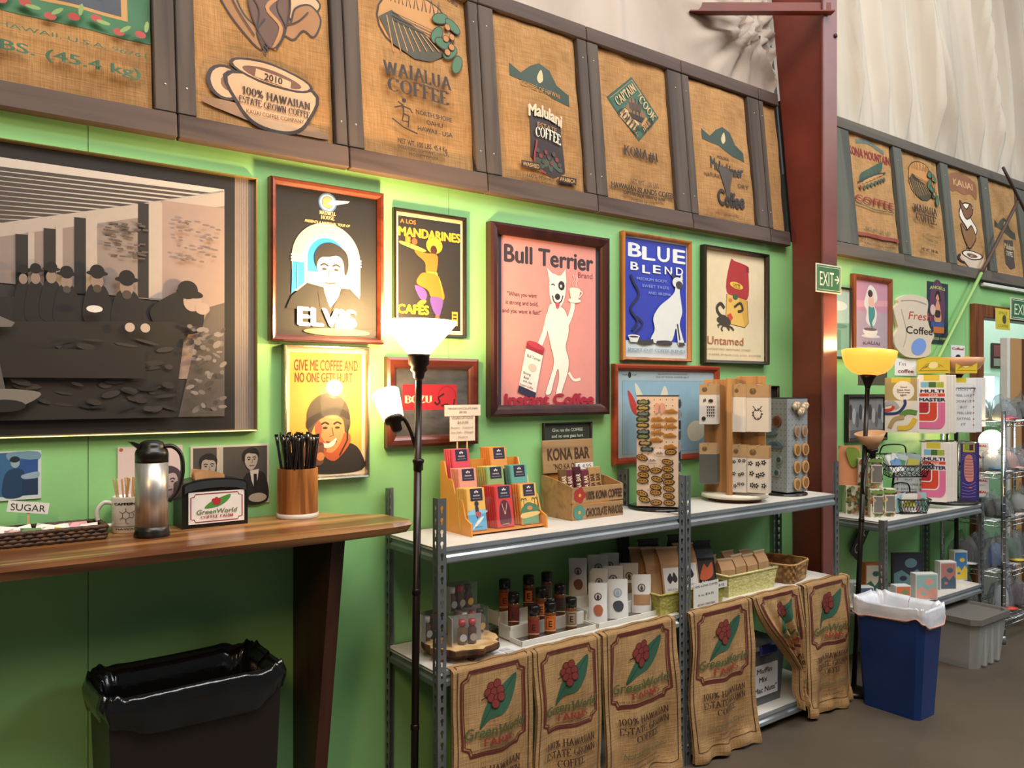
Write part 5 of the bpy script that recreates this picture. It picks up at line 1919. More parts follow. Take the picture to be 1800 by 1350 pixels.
ZU, ZL, ZB = 1.02, .62, .085
FY = -.37
shelf_unit(1.365, 2.535, FY, -.014, (ZU, ZL, ZB), 1.18, 'grey slotted steel shelf unit holding the chocolate stand, nearest the bar counter')
shelf_unit(2.540, 3.65, FY, -.014, (ZU, ZL, ZB), 1.18, 'grey slotted steel shelf unit holding yellow baskets, beside the steel column')
Z3, Z3L = .84, .36
shelf_unit(4.07, 5.205, FY, -.014, (Z3, Z3L), .85, 'lower grey steel shelf unit beyond the column, holding wire baskets and puzzles')

# ================================================================== on the top shelf
# chocolate bars on their stepped orange stand
ORG = C('#e0953f', .3, 0, .3)
sx0, sx1 = 1.565, 1.905
t = thing('bar_stand', 'orange three step display stand holding rows of wrapped chocolate bars on the top shelf', 'display stand', (sx0, -.16, ZU))
SW = sx1 - sx0
side = [(-.105, 0), (.10, 0), (.10, .25), (.075, .25), (.055, .19), (.04, .19), (.02, .185), (.0, .13), (-.02, .125), (-.045, .12), (-.065, .06), (-.10, .045)]
for x in (0, SW - .006):
    mb = MB()
    mb.prism(side, x, x + .006, ORG, axis='x')
    mb.build('side_panel', t)
for k, (yy, zz, hh) in enumerate(((-.09, .0, .05), (-.03, .065, .06), (.035, .13, .06))):
    mb = MB()
    mb.box(.006, SW - .006, yy, yy + .058, zz + .006, zz + .012, ORG)
    mb.build('step', t)
    mb = MB()
    mb.add([(.006, yy - .006, zz + .008), (SW - .006, yy - .006, zz + .008), (SW - .006, yy - .016, zz + hh), (.006, yy - .016, zz + hh)], [(0, 1, 2, 3)], glass('clear_lip', clear=.05))
    mb.build('clear_lip', t)
mb = MB()
mb.box(.006, SW - .006, .094, .10, 0, .25, ORG)
mb.build('back_panel', t)
BARS = [  # u position, tier, colour, edge colour, words, n, figure
    (.145, 0, '#e8b45c', '#c9a04a', 'yellow and blue', 5, 'surf'), (.50, 0, '#cf3f3f', '#b8342f', 'red', 6, 'lei'), (.835, 0, '#e9b65a', '#c9662f', 'yellow and green', 4, 'palm'),
    (.16, 1, '#e39a86', '#d98570', 'salmon', 4, 'sun'), (.52, 1, '#8fae6a', '#b3a24a', 'sage green', 5, 'leaf'), (.84, 1, '#5fa79a', '#55806a', 'teal', 3, 'leaf2'),
    (.20, 2, '#d5495c', '#dd5a68', 'rose pink', 4, 'sun2'), (.70, 2, '#e2964a', '#d9822f', 'amber', 5, 'head')]
TN = ['front', 'middle', 'back']
ORD = ['first', 'second', 'third', 'fourth', 'fifth', 'sixth', 'seventh', 'eighth', 'ninth']
for (u, tier, ch_, ed, nm, nb, fig) in BARS:
    bw, bh, bt = .078, .150, .007
    for k in range(nb):
        yy, zz = ((-.088, .014), (-.028, .079), (.037, .144))[tier]
        y = -.16 + yy + .012 + k * .0095
        x = sx0 + u * SW + k * .0035 * -1
        o = thing('chocolate_bar', '%s chocolate bar, %s of its stack on the %s step of the stand' % (nm, ORD[k], TN[tier]), 'chocolate bar', (x, y, ZU + zz), (math.radians(-9), 0, 0), 'chocolate bars on the orange stand')
        mb = MB()
        mb.box(-bw / 2, bw / 2, 0, bt, 0, bh, C(ed if k else ch_, .5), .0012)
        mb.build('wrapper', o)
        A = Art(bw, bh)
        A.rect(.03, .015, .97, .985, ch_)
        if k == 0:
            sk = '#3a2a3c'
            if fig == 'surf':
                A.rect(.03, .52, .97, .985, '#5fa8d0')
                A.poly([(.03, .56), (.4, .5), (.97, .54), (.97, .6), (.03, .62)], '#8cc4dc', True)
                A.poly([(.2, .95), (.55, .74), (.85, .68), (.6, .82)], '#e6dfd6', True)
                A.poly([(.42, .42), (.56, .42), (.6, .56), (.5, .72), (.42, .62)], sk, True)
                A.ell(.5, .37, .12, .12, sk)
                A.poly([(.42, .56), (.7, .58), (.64, .68), (.46, .66)], '#b8555a', True)
                A.text('DARK 70%', .5, .91, .03, '#2a2440', w=.4)
            elif fig == 'lei':
                A.poly([(.22, .92), (.18, .6), (.3, .4), (.5, .34), (.7, .4), (.82, .6), (.78, .92)], '#5a2430', True)
                A.line([(.36, .42), (.42, .56), (.5, .64), (.58, .56), (.64, .42)], .03, '#d8a890', sm=True)
                A.ell(.5, .66, .05, .05, '#d8a890')
                A.text('COFFEE', .5, .92, .03, '#f0d8c8', w=.4)
            elif fig == 'palm':
                A.rect(.03, .58, .97, .985, '#6a9a72')
                A.poly([(.03, .6), (.4, .46), (.97, .56), (.97, .7), (.03, .7)], '#4f7a5a', True)
                A.ell(.5, .60, .16, .10, '#c98a5a')
                A.poly([(.03, .72), (.97, .70), (.97, .78), (.03, .84)], '#e2c07a', True)
                for uu in (.18, .82):
                    A.line([(uu, .55), (uu, .38)], .03, '#4a3a2a')
                    for q in (-1, 1): A.line([(uu, .38), (uu + q * .12, .36), (uu + q * .16, .42)], .04, '#2f5a48', sm=True)
            else:
                A.poly([(.4, .99), (.45, .72), (.62, .58), (.85, .56), (.97, .7), (.97, .99)], sk, True)
                A.ell(.25, .62, .18, .13, '#e8b04a')
                if fig in ('head', 'leaf'): A.ell(.55, .62, .24, .16, '#2b2030')
            A.rect(.2, .015, .86, .30, '#2d2740')
            for q in (-1, 0, 1): A.ell(.53 + .07 * q, .10 - (.02 if q == 0 else 0), .035, .05, '#e8dccf', rot=-30 * q, n=8)
            A.text('MANOA', .53, .18, .035, '#e8dccf', w=.36, bold=.02)
            A.text('dark chocolate', .53, .245, .02, '#cdbfae', w=.46)
        A.build('label', o, lambda x_, y_, o_: (x_, -.0006 - o_, bh / 2 + y_))
# price card on two sticks
q0, q1 = WP(778, 712, -.06), WP(841, 711, -.06)
t = thing('price_sign', 'white handwritten price card on two sticks behind the chocolate bars', 'sign', (WP(811, 815, -.06)[0], -.066, ZU + .26))
z0 = -(ZU + .26)
zt, zm, zb_ = q0[1] + z0, WP(810, 731, -.06)[1] + z0, WP(810, 775, -.06)[1] + z0
hw1, hw2 = (q1[0] - q0[0]) / 2, (WP(832, 760, -.06)[0] - WP(788, 760, -.06)[0]) / 2
CARD = C('#e9d6c0', .6)
mb = MB()
mb.box(-hw1, hw1, -.004, -.0025, zm, zt, CARD)
mb.box(-hw2, hw2, -.0025, -.0005, zb_, zm + .01, CARD)
mb.build('card', t)
for s_ in (-.022, .022):
    mb = MB()
    mb.box(s_ - .003, s_ + .003, -.0003, .0012, -.03, zm, C('#dcb888'))
    mb.build('stick', t)
A = Art(2 * hw1, zt - zb_)
g = '#6a5a58'
for s, u, v, h, w in (('MANOA CHOCOLATE BARS', .5, .10, .055, .82), ('$9.00', .5, .20, .055, .2), ('VEGAN OPTIONS', .48, .35, .075, .60), ('$10.00', .5, .48, .075, .3), ('Banana - Coconut', .48, .62, .05, .62), ('Sea Salt - Mango', .48, .75, .05, .62), ('Guava', .5, .88, .05, .26)):
    A.text(s, u, v, h, g, w=w)
A.build('lettering', t, lambda x, y, o: (x, -.0045 - o, (zt + zb_) / 2 + y))

# Kona bar box with its lifted lid
KW = wood('light_ply', '#8a6a44', '#a8845a', axis=0, scale=3, rough=.6)
KIN = C('#b8742c', .6)
kx0, kx1, ky0, ky1 = 2.07, 2.345, -.205, -.02
t = thing('bar_box', 'wooden counter box with raised KONA BAR lid and coffee paradise front', 'display box', (kx0, ky1, ZU))
kw, kd = kx1 - kx0, ky1 - ky0
for x in (0, kw - .006):
    mb = MB()
    mb.prism([(-kd, 0), (0, 0), (0, .165), (-kd * .55, .15), (-kd, .13)], x, x + .006, KW, axis='x')
    mb.build('side_panel', t)
mb = MB()
mb.box(.006, kw - .006, -kd, -.0, .0, .006, KIN)
mb.box(.006, kw - .006, -.006, 0, .006, .165, KIN)
mb.box(.006, kw - .006, -kd + .006, -.006, .045, .05, KIN)
mb.build('tray', t)
mb = MB()
mb.box(0, kw, -kd - .006, -kd, .0, .06, KW, .001)
mb.box(0, kw, -kd - .006, -kd, .066, .128, KW, .001)
fr = mb.build('front_board', t)
A = Art(kw, .128)
for (u, v, c) in ((.14, .24, '#a5302a'), (.13, .76, '#4f8a78')):
    for k in range(5):
        A.ell(u + .06 * math.cos(k * 1.257), v + .13 * math.sin(k * 1.257), .062, .05, c, rot=72 * k)
    A.ell(u, v, .025, .025, '#d8a23a')
A.text('100% KONA COFFEE!', .62, .26, .26, '#3a2618', w=.70, bold=.03)
A.text('CHOCOLATE PARADISE', .62, .78, .26, '#3a2618', w=.72, bold=.03)
A.build('lettering', fr, lambda x, y, o: (kw / 2 + x, -kd - .0064 - o, .064 + y))
mb = MB()
mb.box(0, kw, -.004, .004, .0, .135, KW, .002)
ld = mb.build('lid', t, (0, -.012, .168), (math.radians(-4), 0, 0))
A = Art(kw, .135)
A.text('KONA BAR', .5, .42, .36, '#4a3220', w=.82, bold=.035)
A.text('"NO KA OI"', .42, .80, .17, '#4a3220', w=.46)
A.rect(.62, .74, .98, .94, '#ece8e2')
A.text('$ 4.95', .80, .84, .13, '#2c2830', w=.28)
A.build('lettering', ld, lambda x, y, o: (kw / 2 + x, -.0044 - o, .0675 + y))
for i, (u, c, h) in enumerate(((.12, '#6b4a2c', .17), (.26, '#6a2c38', .165), (.46, '#4a1f2c', .175), (.60, '#6a2c38', .16), (.76, '#b08a55', .17), (.90, '#b08a55', .17))):
    o = thing('snack_bar', '%s wrapped bar standing in the wooden box, %s from its open side' % ({'#6b4a2c': 'brown', '#6a2c38': 'plum', '#4a1f2c': 'dark plum', '#b08a55': 'tan'}[c], ORD[i]), 'snack bar', (kx0 + .012 + u * (kw - .03), ky1 - .10 + .004 * (i % 3), ZU + .052), (math.radians(-10), 0, math.radians(-8)), 'snack bars in the wooden box')
    mb = MB()
    mb.box(-.018, .018, -.008, .008, 0, h - .03, C(c, .35), .003)
    mb.build('wrapper', o)
    A = Art(.03, h - .04)
    A.text('KONA BAR', .5, .5, .16, '#e2cfa8' if i < 4 else '#4a2a18', w=2.8, rot=90, bold=.03)
    A.build('label', o, lambda x, y, o_: (x, -.0084 - o_, (h - .03) / 2 + y))

# spinning pegboard racks
PEGW = C('#d8c2ae', .5)
PEGG = C('#8f9394', .45)
HOLE = C('#2b2522', .8)


def spinner(cx, cy, rot, sz, z0, z1, mat_, label, side_mat=None, base_r=.105):
    t = thing('peg_spinner', label, 'spinning rack', (cx, cy, ZU), (0, 0, rot), 'spinning display racks on the top shelf')
    mb = MB()
    mb.lathe([(0, 0), (base_r, 0), (base_r + .003, .003), (base_r, .010), (.03, .016), (0, .016)], C('#141416', .25, 0, .4), 40)
    mb.build('turntable', t)
    mb = MB()
    h = sz / 2
    mb.box(-h, h, -h, h, z0, z1, mat_, .001)
    bd = mb.build('pegboard', t)
    mb = MB()
    mb.box(-h - .001, h + .001, -h - .001, h + .001, z1, z1 + .004, C('#1b1b1d', .4))
    mb.build('cap', t)
    n = int((sz - .02) / .0254)
    m = int((z1 - z0 - .03) / .0254)
    for k in range(4):
        mb = MB()
        R = Matrix.Rotation(k * PI / 2, 4, 'Z')
        mb.M = R
        for i in range(n + 1):
            for j in range(m + 1):
                x, z = -n * .0127 + i * .0254, z0 + .018 + j * .0254
                a = [(x + .0024 * math.cos(q * PI / 3), -h - .0003, z + .0024 * math.sin(q * PI / 3)) for q in range(6)]
                mb.add(a, [tuple(range(6))], HOLE)
        mb.build('hole_dots', bd, recalc=False)
    return t


def on_face(t, face, x, z, out, half):
    """a place on a rack face: rack root, face index, along, height above the shelf, out"""
    v = Matrix.Translation(t.location) @ Matrix.Rotation(t.rotation_euler.z + face * PI / 2, 4, 'Z') @ Vector((x, -half - out, z))
    return v, (0, 0, t.rotation_euler.z + face * PI / 2)


S1H = .172
sp1 = spinner(2.60, -.165, math.radians(-50), S1H, .018, .482, PEGW, 'tall cream pegboard rack covered with gold patches on a black turntable', base_r=.128)
FX0, FX1, FZ0, FZ1 = 225., 560., 338., 1168.
BLUEP = [(280, 380), (280, 425), (280, 470), (275, 510), (275, 555), (280, 605), (280, 640), (295, 690), (310, 735)]
GOLDP = [(505, 450), (395, 510), (500, 512), (395, 560), (500, 562), (395, 610), (495, 630), (385, 665), (500, 715)]
OVALP = [(500, 755), (475, 830), (475, 883), (475, 935), (485, 980), (485, 1030), (485, 1085), (490, 1135), (380, 895), (390, 960), (380, 1020), (380, 1060), (385, 1135), (270, 800), (285, 880), (280, 930), (275, 975), (270, 1070), (290, 1115)]
EDGE = C('#1e1a17', .4)
GOLDM = C('#c09045', .35, .35)


def clip(t, face, half, fx, fz, name, label, cat, group, parts, dz=0):
    loc, rot = on_face(t, face, fx, fz, .001, half)
    o = thing(name, label, cat, loc, rot, group)
    for nm, b in parts: b.build(nm, o)
    return o


def fpos(px, pz):
    return ((px - FX0) / (FX1 - FX0) - .5) * S1H, .018 + (.464) * (FZ1 - pz) / (FZ1 - FZ0)


for i, (a, b) in enumerate(BLUEP):
    x, z = fpos(a, b)
    m1, m2 = MB(), MB()
    pl = [(-.028, -.006), (-.020, -.011), (-.006, -.008), (.008, -.012), (.022, -.009), (.028, -.002), (.024, .008), (.012, .007), (.004, .012), (-.010, .007), (-.020, .010), (-.027, .004)]
    m1.prism(pl, -.005, -.001, C('#28343a', .4))
    m2.prism([(p * .72, q * .6) for p, q in pl], -.0062, -.005, C(('#7f8f5a', '#b39a4f', '#6a7f78')[i % 3], .4, .3))
    clip(sp1, 0, S1H / 2, x, z, 'name_magnet', 'dark blue and gold cut-out magnet, %s from the top on the cream rack edge' % ORD[i], 'magnet', 'blue magnets on the cream rack', [('plate', m1), ('face', m2)])
for i, (a, b) in enumerate(GOLDP):
    x, z = fpos(a, b)
    m1, m2 = MB(), MB()
    pl = smooth_pts([(-.027, -.006), (-.010, -.009), (.012, -.008), (.028, -.003), (.016, .004), (.004, .011), (-.012, .006), (-.024, .006)], n=3)
    m1.prism(pl, -.004, -.001, GOLDM)
    m2.prism([(p * .7, q * .55) for p, q in pl], -.0055, -.004, C('#a36c35', .4))
    clip(sp1, 0, S1H / 2, x, z, 'gold_clip', 'gold leafy magnet in the upper middle of the cream pegboard rack', 'magnet', 'gold magnets on the cream rack', [('plate', m1), ('relief', m2)])
for i, (a, b) in enumerate(OVALP):
    x, z = fpos(a, b)
    m1, m2, m3 = MB(), MB(), MB()
    m1.prism([(.0245 * math.cos(k * PI / 8) * (1.05 if k in (15, 0) else 1), .0125 * math.sin(k * PI / 8)) for k in range(16)], -.004, -.001, EDGE)
    m2.prism([(.021 * math.cos(k * PI / 8), .0095 * math.sin(k * PI / 8)) for k in range(16)], -.0055, -.004, GOLDM)
    for k in range(3):
        m3.prism([(-.012 + .011 * k + .004 * math.cos(q * PI / 3), .002 * (k % 2) + .003 * math.sin(q * PI / 3)) for q in range(6)], -.0065, -.0055, C('#4a3a22'))
    loc_, rot_ = on_face(sp1, 0, x, z, .001, S1H / 2)
    o = thing('oval_magnet', 'gold oval magnet with black rim low on the cream pegboard rack', 'magnet', loc_, (rot_[0], math.radians((i * 37) % 21 - 4), rot_[2]), 'oval magnets on the cream rack')
    m1.build('rim', o)
    m2.build('plate', o)
    m3.build('relief', o)
for i, (a, b) in enumerate(((410, 425),)):
    x, z = fpos(a, b)
    ps = []
    for s_ in (-1, 1):
        m1 = MB()
        m1.prism(smooth_pts([(s_ * .011 + dx, dz) for dx, dz in ((-.006, -.02), (.005, -.02), (.008, .0), (.008, .016), (.0, .022), (-.008, .016), (-.007, 0))], n=3), -.007, -.001, C('#d99a86', .5))
        ps.append(('slipper', m1))
    clip(sp1, 0, S1H / 2, x, z, 'slipper_magnet', 'pair of small pink slipper magnets near the top of the cream rack', 'magnet', None, ps)
for i, (a, b) in enumerate(((412, 760), (352, 815))):
    x, z = fpos(a, b)
    ps = []
    m1 = MB()
    m1.prism([(-.022, -.014), (.022, -.014), (.022, .014), (-.022, .014)], -.002, -.001, glass('clear_bag', clear=.25))
    m2 = MB()
    for k in range(5): m2.lathe([(0, -.004), (.0035, -.001), (.0035, .002), (0, .004)], C('#d8b8a0', .2), 8, c=(-.012 + .006 * k, -.006, .003 * (k % 2)))
    clip(sp1, 0, S1H / 2, x, z, 'shell_charm', ('clear bag of pink shell beads mid height on the cream rack', 'lower clear bag of pale shell beads on the cream rack')[i], 'charm', None, [('bag', m1), ('beads', m2)])
# things along the thin turned side of the cream rack
for i in range(9):
    loc_, rot_ = on_face(sp1, 1, 0.0, .45 - .045 * i, .001, S1H / 2)
    o = thing('hanging_charm', 'dark charm edge-on down the turned side of the cream rack', 'charm', loc_, rot_, 'charms on the turned side of the cream rack')
    mb = MB()
    mb.prism([(-.03, -.018), (.03, -.018), (.034, .0), (.03, .018), (-.03, .018)], -.008, -.001, C(('#3c4650', '#8b9296', '#2a2d33')[i % 3], .3))
    mb.build('charm', o)
    mb = MB()
    mb.box(-.012, .012, -.012, -.008, -.01, .01, C('#b9bcc0', .25, .6))
    mb.build('bead', o)

# wooden cross rack of card packets
WR = wood('rack_ply', '#a06e3c', '#c18f58', axis=2, scale=3, rough=.5)
cx2, cy2 = 3.075, -.195
t = thing('card_rack', 'wooden cross shaped turning rack of card packets on a round white base', 'spinning rack', (cx2, cy2, ZU), (0, 0, math.radians(-65)), 'spinning display racks on the top shelf')
mb = MB()
mb.lathe([(0, .018), (.150, .018), (.150, .034), (0, .034)], C('#e0d6c2', .5), 48)
mb.build('base_disc', t)
mb = MB()
mb.lathe([(0, 0), (.12, 0), (.12, .018), (0, .018)], C('#4a1c16', .4), 32)
mb.build('turntable', t)
mb = MB()
mb.box(-.012, .012, -.105, .105, .034, .562, WR, .001)
mb.build('upright_board', t)
mb = MB()
mb.box(-.14, -.012, -.008, .008, .034, .558, WR, .001)
mb.build('cross_board', t)
mb = MB()
mb.box(.012, .14, -.008, .008, .034, .572, WR, .001)
mb.build('cross_board', t)
KR, FILM = C('#b59468', .6), glass('packet_film', gloss=.08, clear=.03, bump=.15)


def packet(x, y, z, rot, w, h, label, fig, group):
    p = Matrix.Translation(t.location) @ Matrix.Rotation(t.rotation_euler.z, 4, 'Z') @ Vector((x, y, z))
    o = thing('card_packet', label, 'card packet', p, (0, 0, t.rotation_euler.z + rot), group)
    mb = MB()
    mb.box(-w / 2, w / 2, -.0015, .0, -h, -.26 * h, C('#e4ded4' if fig != 3 else '#4b4b3e', .5))
    mb.build('card', o)
    mb = MB()
    mb.box(-w / 2, w / 2, -.002, .0005, -.27 * h, 0, KR)
    hd = mb.build('header', o)
    A = Art(w, h)
    A.ell(.3, .14, .15, .15, '#6a5232')
    A.ell(.3, .10, .06, .06, '#8a6e44')
    k = '#26221f'
    r = random.Random(label)
    if fig == 0:
        for i in range(9): A.ell(.5 + .2 * math.cos(i * .7), .62 + .10 * math.sin(i * .7), .05, .03, k, rot=i * 40)
        A.line([(.3, .6), (.4, .72), (.6, .72), (.7, .6)], .04, k, sm=True)
        A.line([(.3, .45), (.5, .55), (.7, .45)], .03, k, sm=True)
    elif fig == 1:
        for i in range(9):
            cu_, cv_ = .24 + .26 * (i % 3) + r.uniform(-.05, .05), .36 + .24 * (i // 3) + r.uniform(-.03, .03)
            for q in range(5): A.ell(cu_ + .07 * math.cos(q * 1.257), cv_ + .07 * w / h * math.sin(q * 1.257), .055, .035, k, rot=-72 * q, n=8)
            A.ell(cu_, cv_, .03, .03, '#e4ded4', n=8)
    elif fig == 2:
        A.text('#', .3, .40, .09, k, bold=.03)
        for i in range(4):
            for j in range(4): A.poly([(.42 + .12 * i, .56 + .07 * j), (.52 + .12 * i, .56 + .07 * j), (.47 + .12 * i, .62 + .07 * j)], k)
        A.ell(.25, .86, .12, .12, k)
        A.ell(.65, .42, .14, .10, k)
    A.build('print', o, lambda x_, y_, o_: (x_, -.0022 - o_, -h / 2 + y_))
    mb = MB()
    mb.add([(-w / 2 - .003, -.0045, -h - .003), (w / 2 + .003, -.0045, -h - .003), (w / 2 + .003, -.0035, -.2 * h), (-w / 2 - .003, -.0035, -.2 * h)], [(0, 1, 2, 3)], FILM)
    mb.build('clear_sleeve', o)
    mb = MB()
    mb.tube([(0, -.010, -.006), (0, -.008, .002), (0, .012, .004)], .0012, C('#a8a8a4', .25, .8), 6)
    mb.build('hook', o)


for tier, (zt_, nm) in enumerate(((.535, 'upper'), (.262, 'lower'))):
    for k in range(4):
        fr_ = ['front', 'second', 'third', 'rearmost'][k]
        y = -.088 + k * .018
        packet(.042, y, zt_, 0, .060 if tier == 0 else .072, .215, '%s card packet in the %s tier beside the wooden upright' % (fr_, nm), 1 if tier else 4, 'card packets on the wooden rack')
        packet(.122, y, zt_ - .003, 0, .098, .21, '%s wide card packet in the %s tier on the rack corner by the silver medallions' % (fr_, nm), 1 if tier else 0, 'card packets on the wooden rack')
        packet(-.10, y, zt_ + .002, math.radians(22), .078, .185, '%s card packet in the %s tier on the side facing the blue map' % (fr_, nm), 3 if tier else 2, 'card packets on the wooden rack')

# grey rack with keychains
S3H = .15
sp3 = spinner(3.447, -.205, math.radians(-4), S3H, .018, .468, PEGG, 'grey pegboard rack with silver and wooden keychains next to the steel column')
G0, G1, GZ0, GZ1 = 1232., 1405., 345., 1085.


def gpos(px, pz):
    return ((px - G0) / (G1 - G0) - .5) * S3H, .018 + .45 * (GZ1 - pz) / (GZ1 - GZ0)


def disc_charm(face, x, z, r, c, lab, grp, ell=1.0, c2=None, metal=0):
    loc, rot = on_face(sp3, face, x, z, .001, S3H / 2)
    o = thing('keychain', lab, 'keychain', loc, rot, grp)
    mb = MB()
    mb.prism([(r * ell * math.cos(k * PI / 9), r * math.sin(k * PI / 9)) for k in range(18)], -.010, -.004, C(c, .35, metal))
    mb.build('disc', o)
    mb = MB()
    mb.prism([(r * .6 * ell * math.cos(k * PI / 6), r * .7 * math.sin(k * PI / 6)) for k in range(12)], -.012, -.010, C(c2 or c, .4, metal))
    mb.build('emblem', o)
    mb = MB()
    mb.tube([(0, 0, r * .9), (0, -.006, r * 1.15), (0, -.001, r * 1.35)], .0014, C('#b5b5b5', .2, .9), 6)
    mb.build('ring', o)


for i, (a, b) in enumerate(((1272, 412), (1342, 525))):
    disc_charm(3, *gpos(a, b), .026, '#7a4422', 'round brown leather keychain, %s on the grey rack' % ('higher', 'lower')[i], None, c2='#5a2e16')
for i, (a, b) in enumerate(((1278, 830), (1357, 830), (1280, 935), (1342, 935))):
    disc_charm(3, *gpos(a, b), .019, '#b9bfc6', 'silver medallion keychain low on the grey rack', 'silver medallions on the grey rack', c2='#5d6672', metal=.7)
for i, (a, b) in enumerate(((1290, 615), (1330, 715))):
    loc, rot = on_face(sp3, 3, *gpos(a, b), .001, S3H / 2)
    o = thing('keychain', 'blue and silver shark shaped keychain, %s on the grey rack' % ('higher', 'lower')[i], 'keychain', loc, rot)
    mb = MB()
    mb.prism(smooth_pts([(-.045, -.012), (.03, -.014), (.046, -.004), (.040, .010), (.018, .018), (-.02, .016), (-.040, .004)], n=3), -.010, -.002, C('#7d8c96', .25, .5))
    mb.build('body', o)
    mb = MB()
    mb.prism(smooth_pts([(-.02, .0), (.016, .0), (.010, .011), (-.014, .010)], n=3), -.012, -.010, C('#3f5a6e', .2))
    mb.build('band', o)
T0, T1 = 1405., 1510.
for i, (a, b) in enumerate(((1450, 750), (1492, 750), (1450, 887), (1492, 887), (1450, 1022), (1492, 1012))):
    x = ((a - T0) / (T1 - T0) - .5) * S3H
    z = .018 + .45 * (GZ1 - b) / (GZ1 - GZ0)
    disc_charm(0, x, z, .030, '#c39664', 'oval tan wooden keychain on the side of the grey rack', 'wooden keychains on the grey rack', ell=.82, c2='#8a6238')
for i, (a, b) in enumerate(((1440, 410), (1485, 415), (1465, 455))):
    x = ((a - T0) / (T1 - T0) - .5) * S3H
    z = .018 + .45 * (GZ1 - b) / (GZ1 - GZ0)
    loc, rot = on_face(sp3, 0, x, z, .001, S3H / 2)
    o = thing('shell_keychain', 'cream shell cluster keychain high on the side of the grey rack', 'keychain', loc, rot, 'shell keychains on the grey rack')
    for k in range(4):
        mb = MB()
        mb.lathe([(0, -.018), (.010, -.008), (.013, .004), (.007, .014), (0, .018)], C(('#d6c4a8', '#c2a37e')[k % 2], .3), 10, c=(-.012 + .008 * k, -.012, .008 * (k % 2)))
        mb.build('shell', o)
for i, a in enumerate((1450, 1488)):
    x = ((a - T0) / (T1 - T0) - .5) * S3H
    disc_charm(0, x, .018 + .45 * (GZ1 - 605) / (GZ1 - GZ0), .028, '#b08e72', 'mottled shell disc keychain on the side of the grey rack', 'shell disc keychains', ell=.7, c2='#8b6d58')

# ================================================================== on the lower shelf
# log slice with boxed gift bottles
lx, ly = HP(811, 1124, ZL + .045)
ly = max(ly, -.23)
BARK = noisy('tree_bark', '#2c1a10', '#6a4528', scale=18, stretch=(1, 1, .4), rough=.9, bump=.7)
CUT = wood('log_cut_face', '#b08a58', '#cfae7c', axis=2, scale=3, rough=.6)
t = thing('log_slice_stand', 'round log slice stand with bark edge on short feet, holding boxed bottles', 'stand', (lx, ly, ZL))
mb = MB()
RO = [.132 + .006 * math.sin(i * 1.7) + .004 * math.sin(i * 3.1) for i in range(36)]
ring = lambda z, s: [(RO[i] * s * math.cos(i * PI / 18), RO[i] * s * math.sin(i * PI / 18), z) for i in range(36)]
mb.add(ring(.020, .96) + ring(.028, 1.0) + ring(.042, 1.0) + ring(.046, .985), [(k * 36 + i, k * 36 + (i + 1) % 36, k * 36 + 36 + (i + 1) % 36, k * 36 + 36 + i) for k in range(3) for i in range(36)], BARK)
mb.build('bark', t)
mb = MB()
mb.add(ring(.0462, .985) + ring(.0201, .955), [tuple(range(36)), tuple(range(36, 72))], CUT)
mb.build('cut_face', t)
for a in (-100, 20, 140):
    mb = MB()
    mb.lathe([(0, 0), (.012, 0), (.014, .02), (0, .02)], C('#4a3220', .7), 10, c=(.095 * math.cos(math.radians(a)), .095 * math.sin(math.radians(a)), 0))
    mb.build('foot', t)
ACRY = glass('clear_box', gloss=.03, clear=.04, ior=1.4)


def gift_box(loc, rz, label, caps, n=3):
    o = thing('gift_box', label, 'gift box', loc, (0, 0, rz), 'boxed bottle sets on the log slice')
    w, d, h = .118, .05, .092
    mb = MB()
    mb.box(-w / 2, w / 2, -d / 2, d / 2, .001, h, ACRY)
    mb.build('clear_box', o)
    mb = MB()
    mb.box(-w / 2 - .0005, -w / 2 + .001, -d / 2, d / 2, .001, h, C('#c9c8c4', .5))
    mb.box(-w / 2, w / 2, d / 2 - .001, d / 2 + .0005, .001, h, C('#8d8a84', .5))
    bk = mb.build('printed_side', o)
    for i in range(n):
        x = (i - (n - 1) / 2) * .036
        mb = MB()
        mb.lathe([(0, .003), (.015, .003), (.0155, .05), (.009, .06), (.009, .064), (0, .064)], C(('#5e4524', '#4a2a1a', '#3c2414')[i % 3], .2, 0, .5), 16, c=(x, -.002, 0))
        b_ = mb.build('bottle', o)
        mb = MB()
        mb.lathe([(0, .063), (.0125, .063), (.0125, .082), (0, .082)], C(caps[i], .35), 14, c=(x, -.002, 0))
        mb.build('bottle_cap', b_)
        mb = MB()
        mb.prism([(x + .0125 * math.cos(k * PI / 8), .025 + .0125 * math.sin(k * PI / 8)) for k in range(16)], -.0195, -.0185, C(('#a9acae', '#9a938c', '#c99a2c')[i % 3], .4))
        mb.build('sticker', b_)


zt_ = ZL + .047
gift_box((lx - .012, ly - .058, zt_), math.radians(-16), 'clear box of small bottles with a barcode side, lower front on the log slice', ('#a32426', '#a32426', '#d8d4cc'), 2)
gift_box((lx + .060, ly + .022, zt_), math.radians(4), 'clear box of three small bottles, lower one nearest the white tiered tray', ('#dcd8d0', '#a32426', '#1c1816'))
gift_box((lx + .015, ly + .030, zt_ + .093), math.radians(4), 'clear box of three small bottles, topmost of its stack on the log slice', ('#dcd8d0', '#b02a2a', '#1c2018'))
gift_box((lx - .070, ly + .060, zt_), math.radians(8), 'clear box of small bottles half hidden behind the front shelf post', ('#dcd8d0', '#a32426', '#1c1816'))
mb = MB()
mb.add([(-.09, -.05, 0), (.14, -.06, 0), (.15, .03, .0), (.0, .05, 0), (-.09, .03, 0)], [(0, 1, 2, 3, 4)], C('#d9d8d6', .7))
pa = mb.build('printed_paper', None, (HP(845, 1150, ZL)[0], -.315, ZL + .001), (0, 0, .05))
tag(pa, 'white printed sheet lying flat in front of the log slice', 'paper')
A = Art(.2, .07)
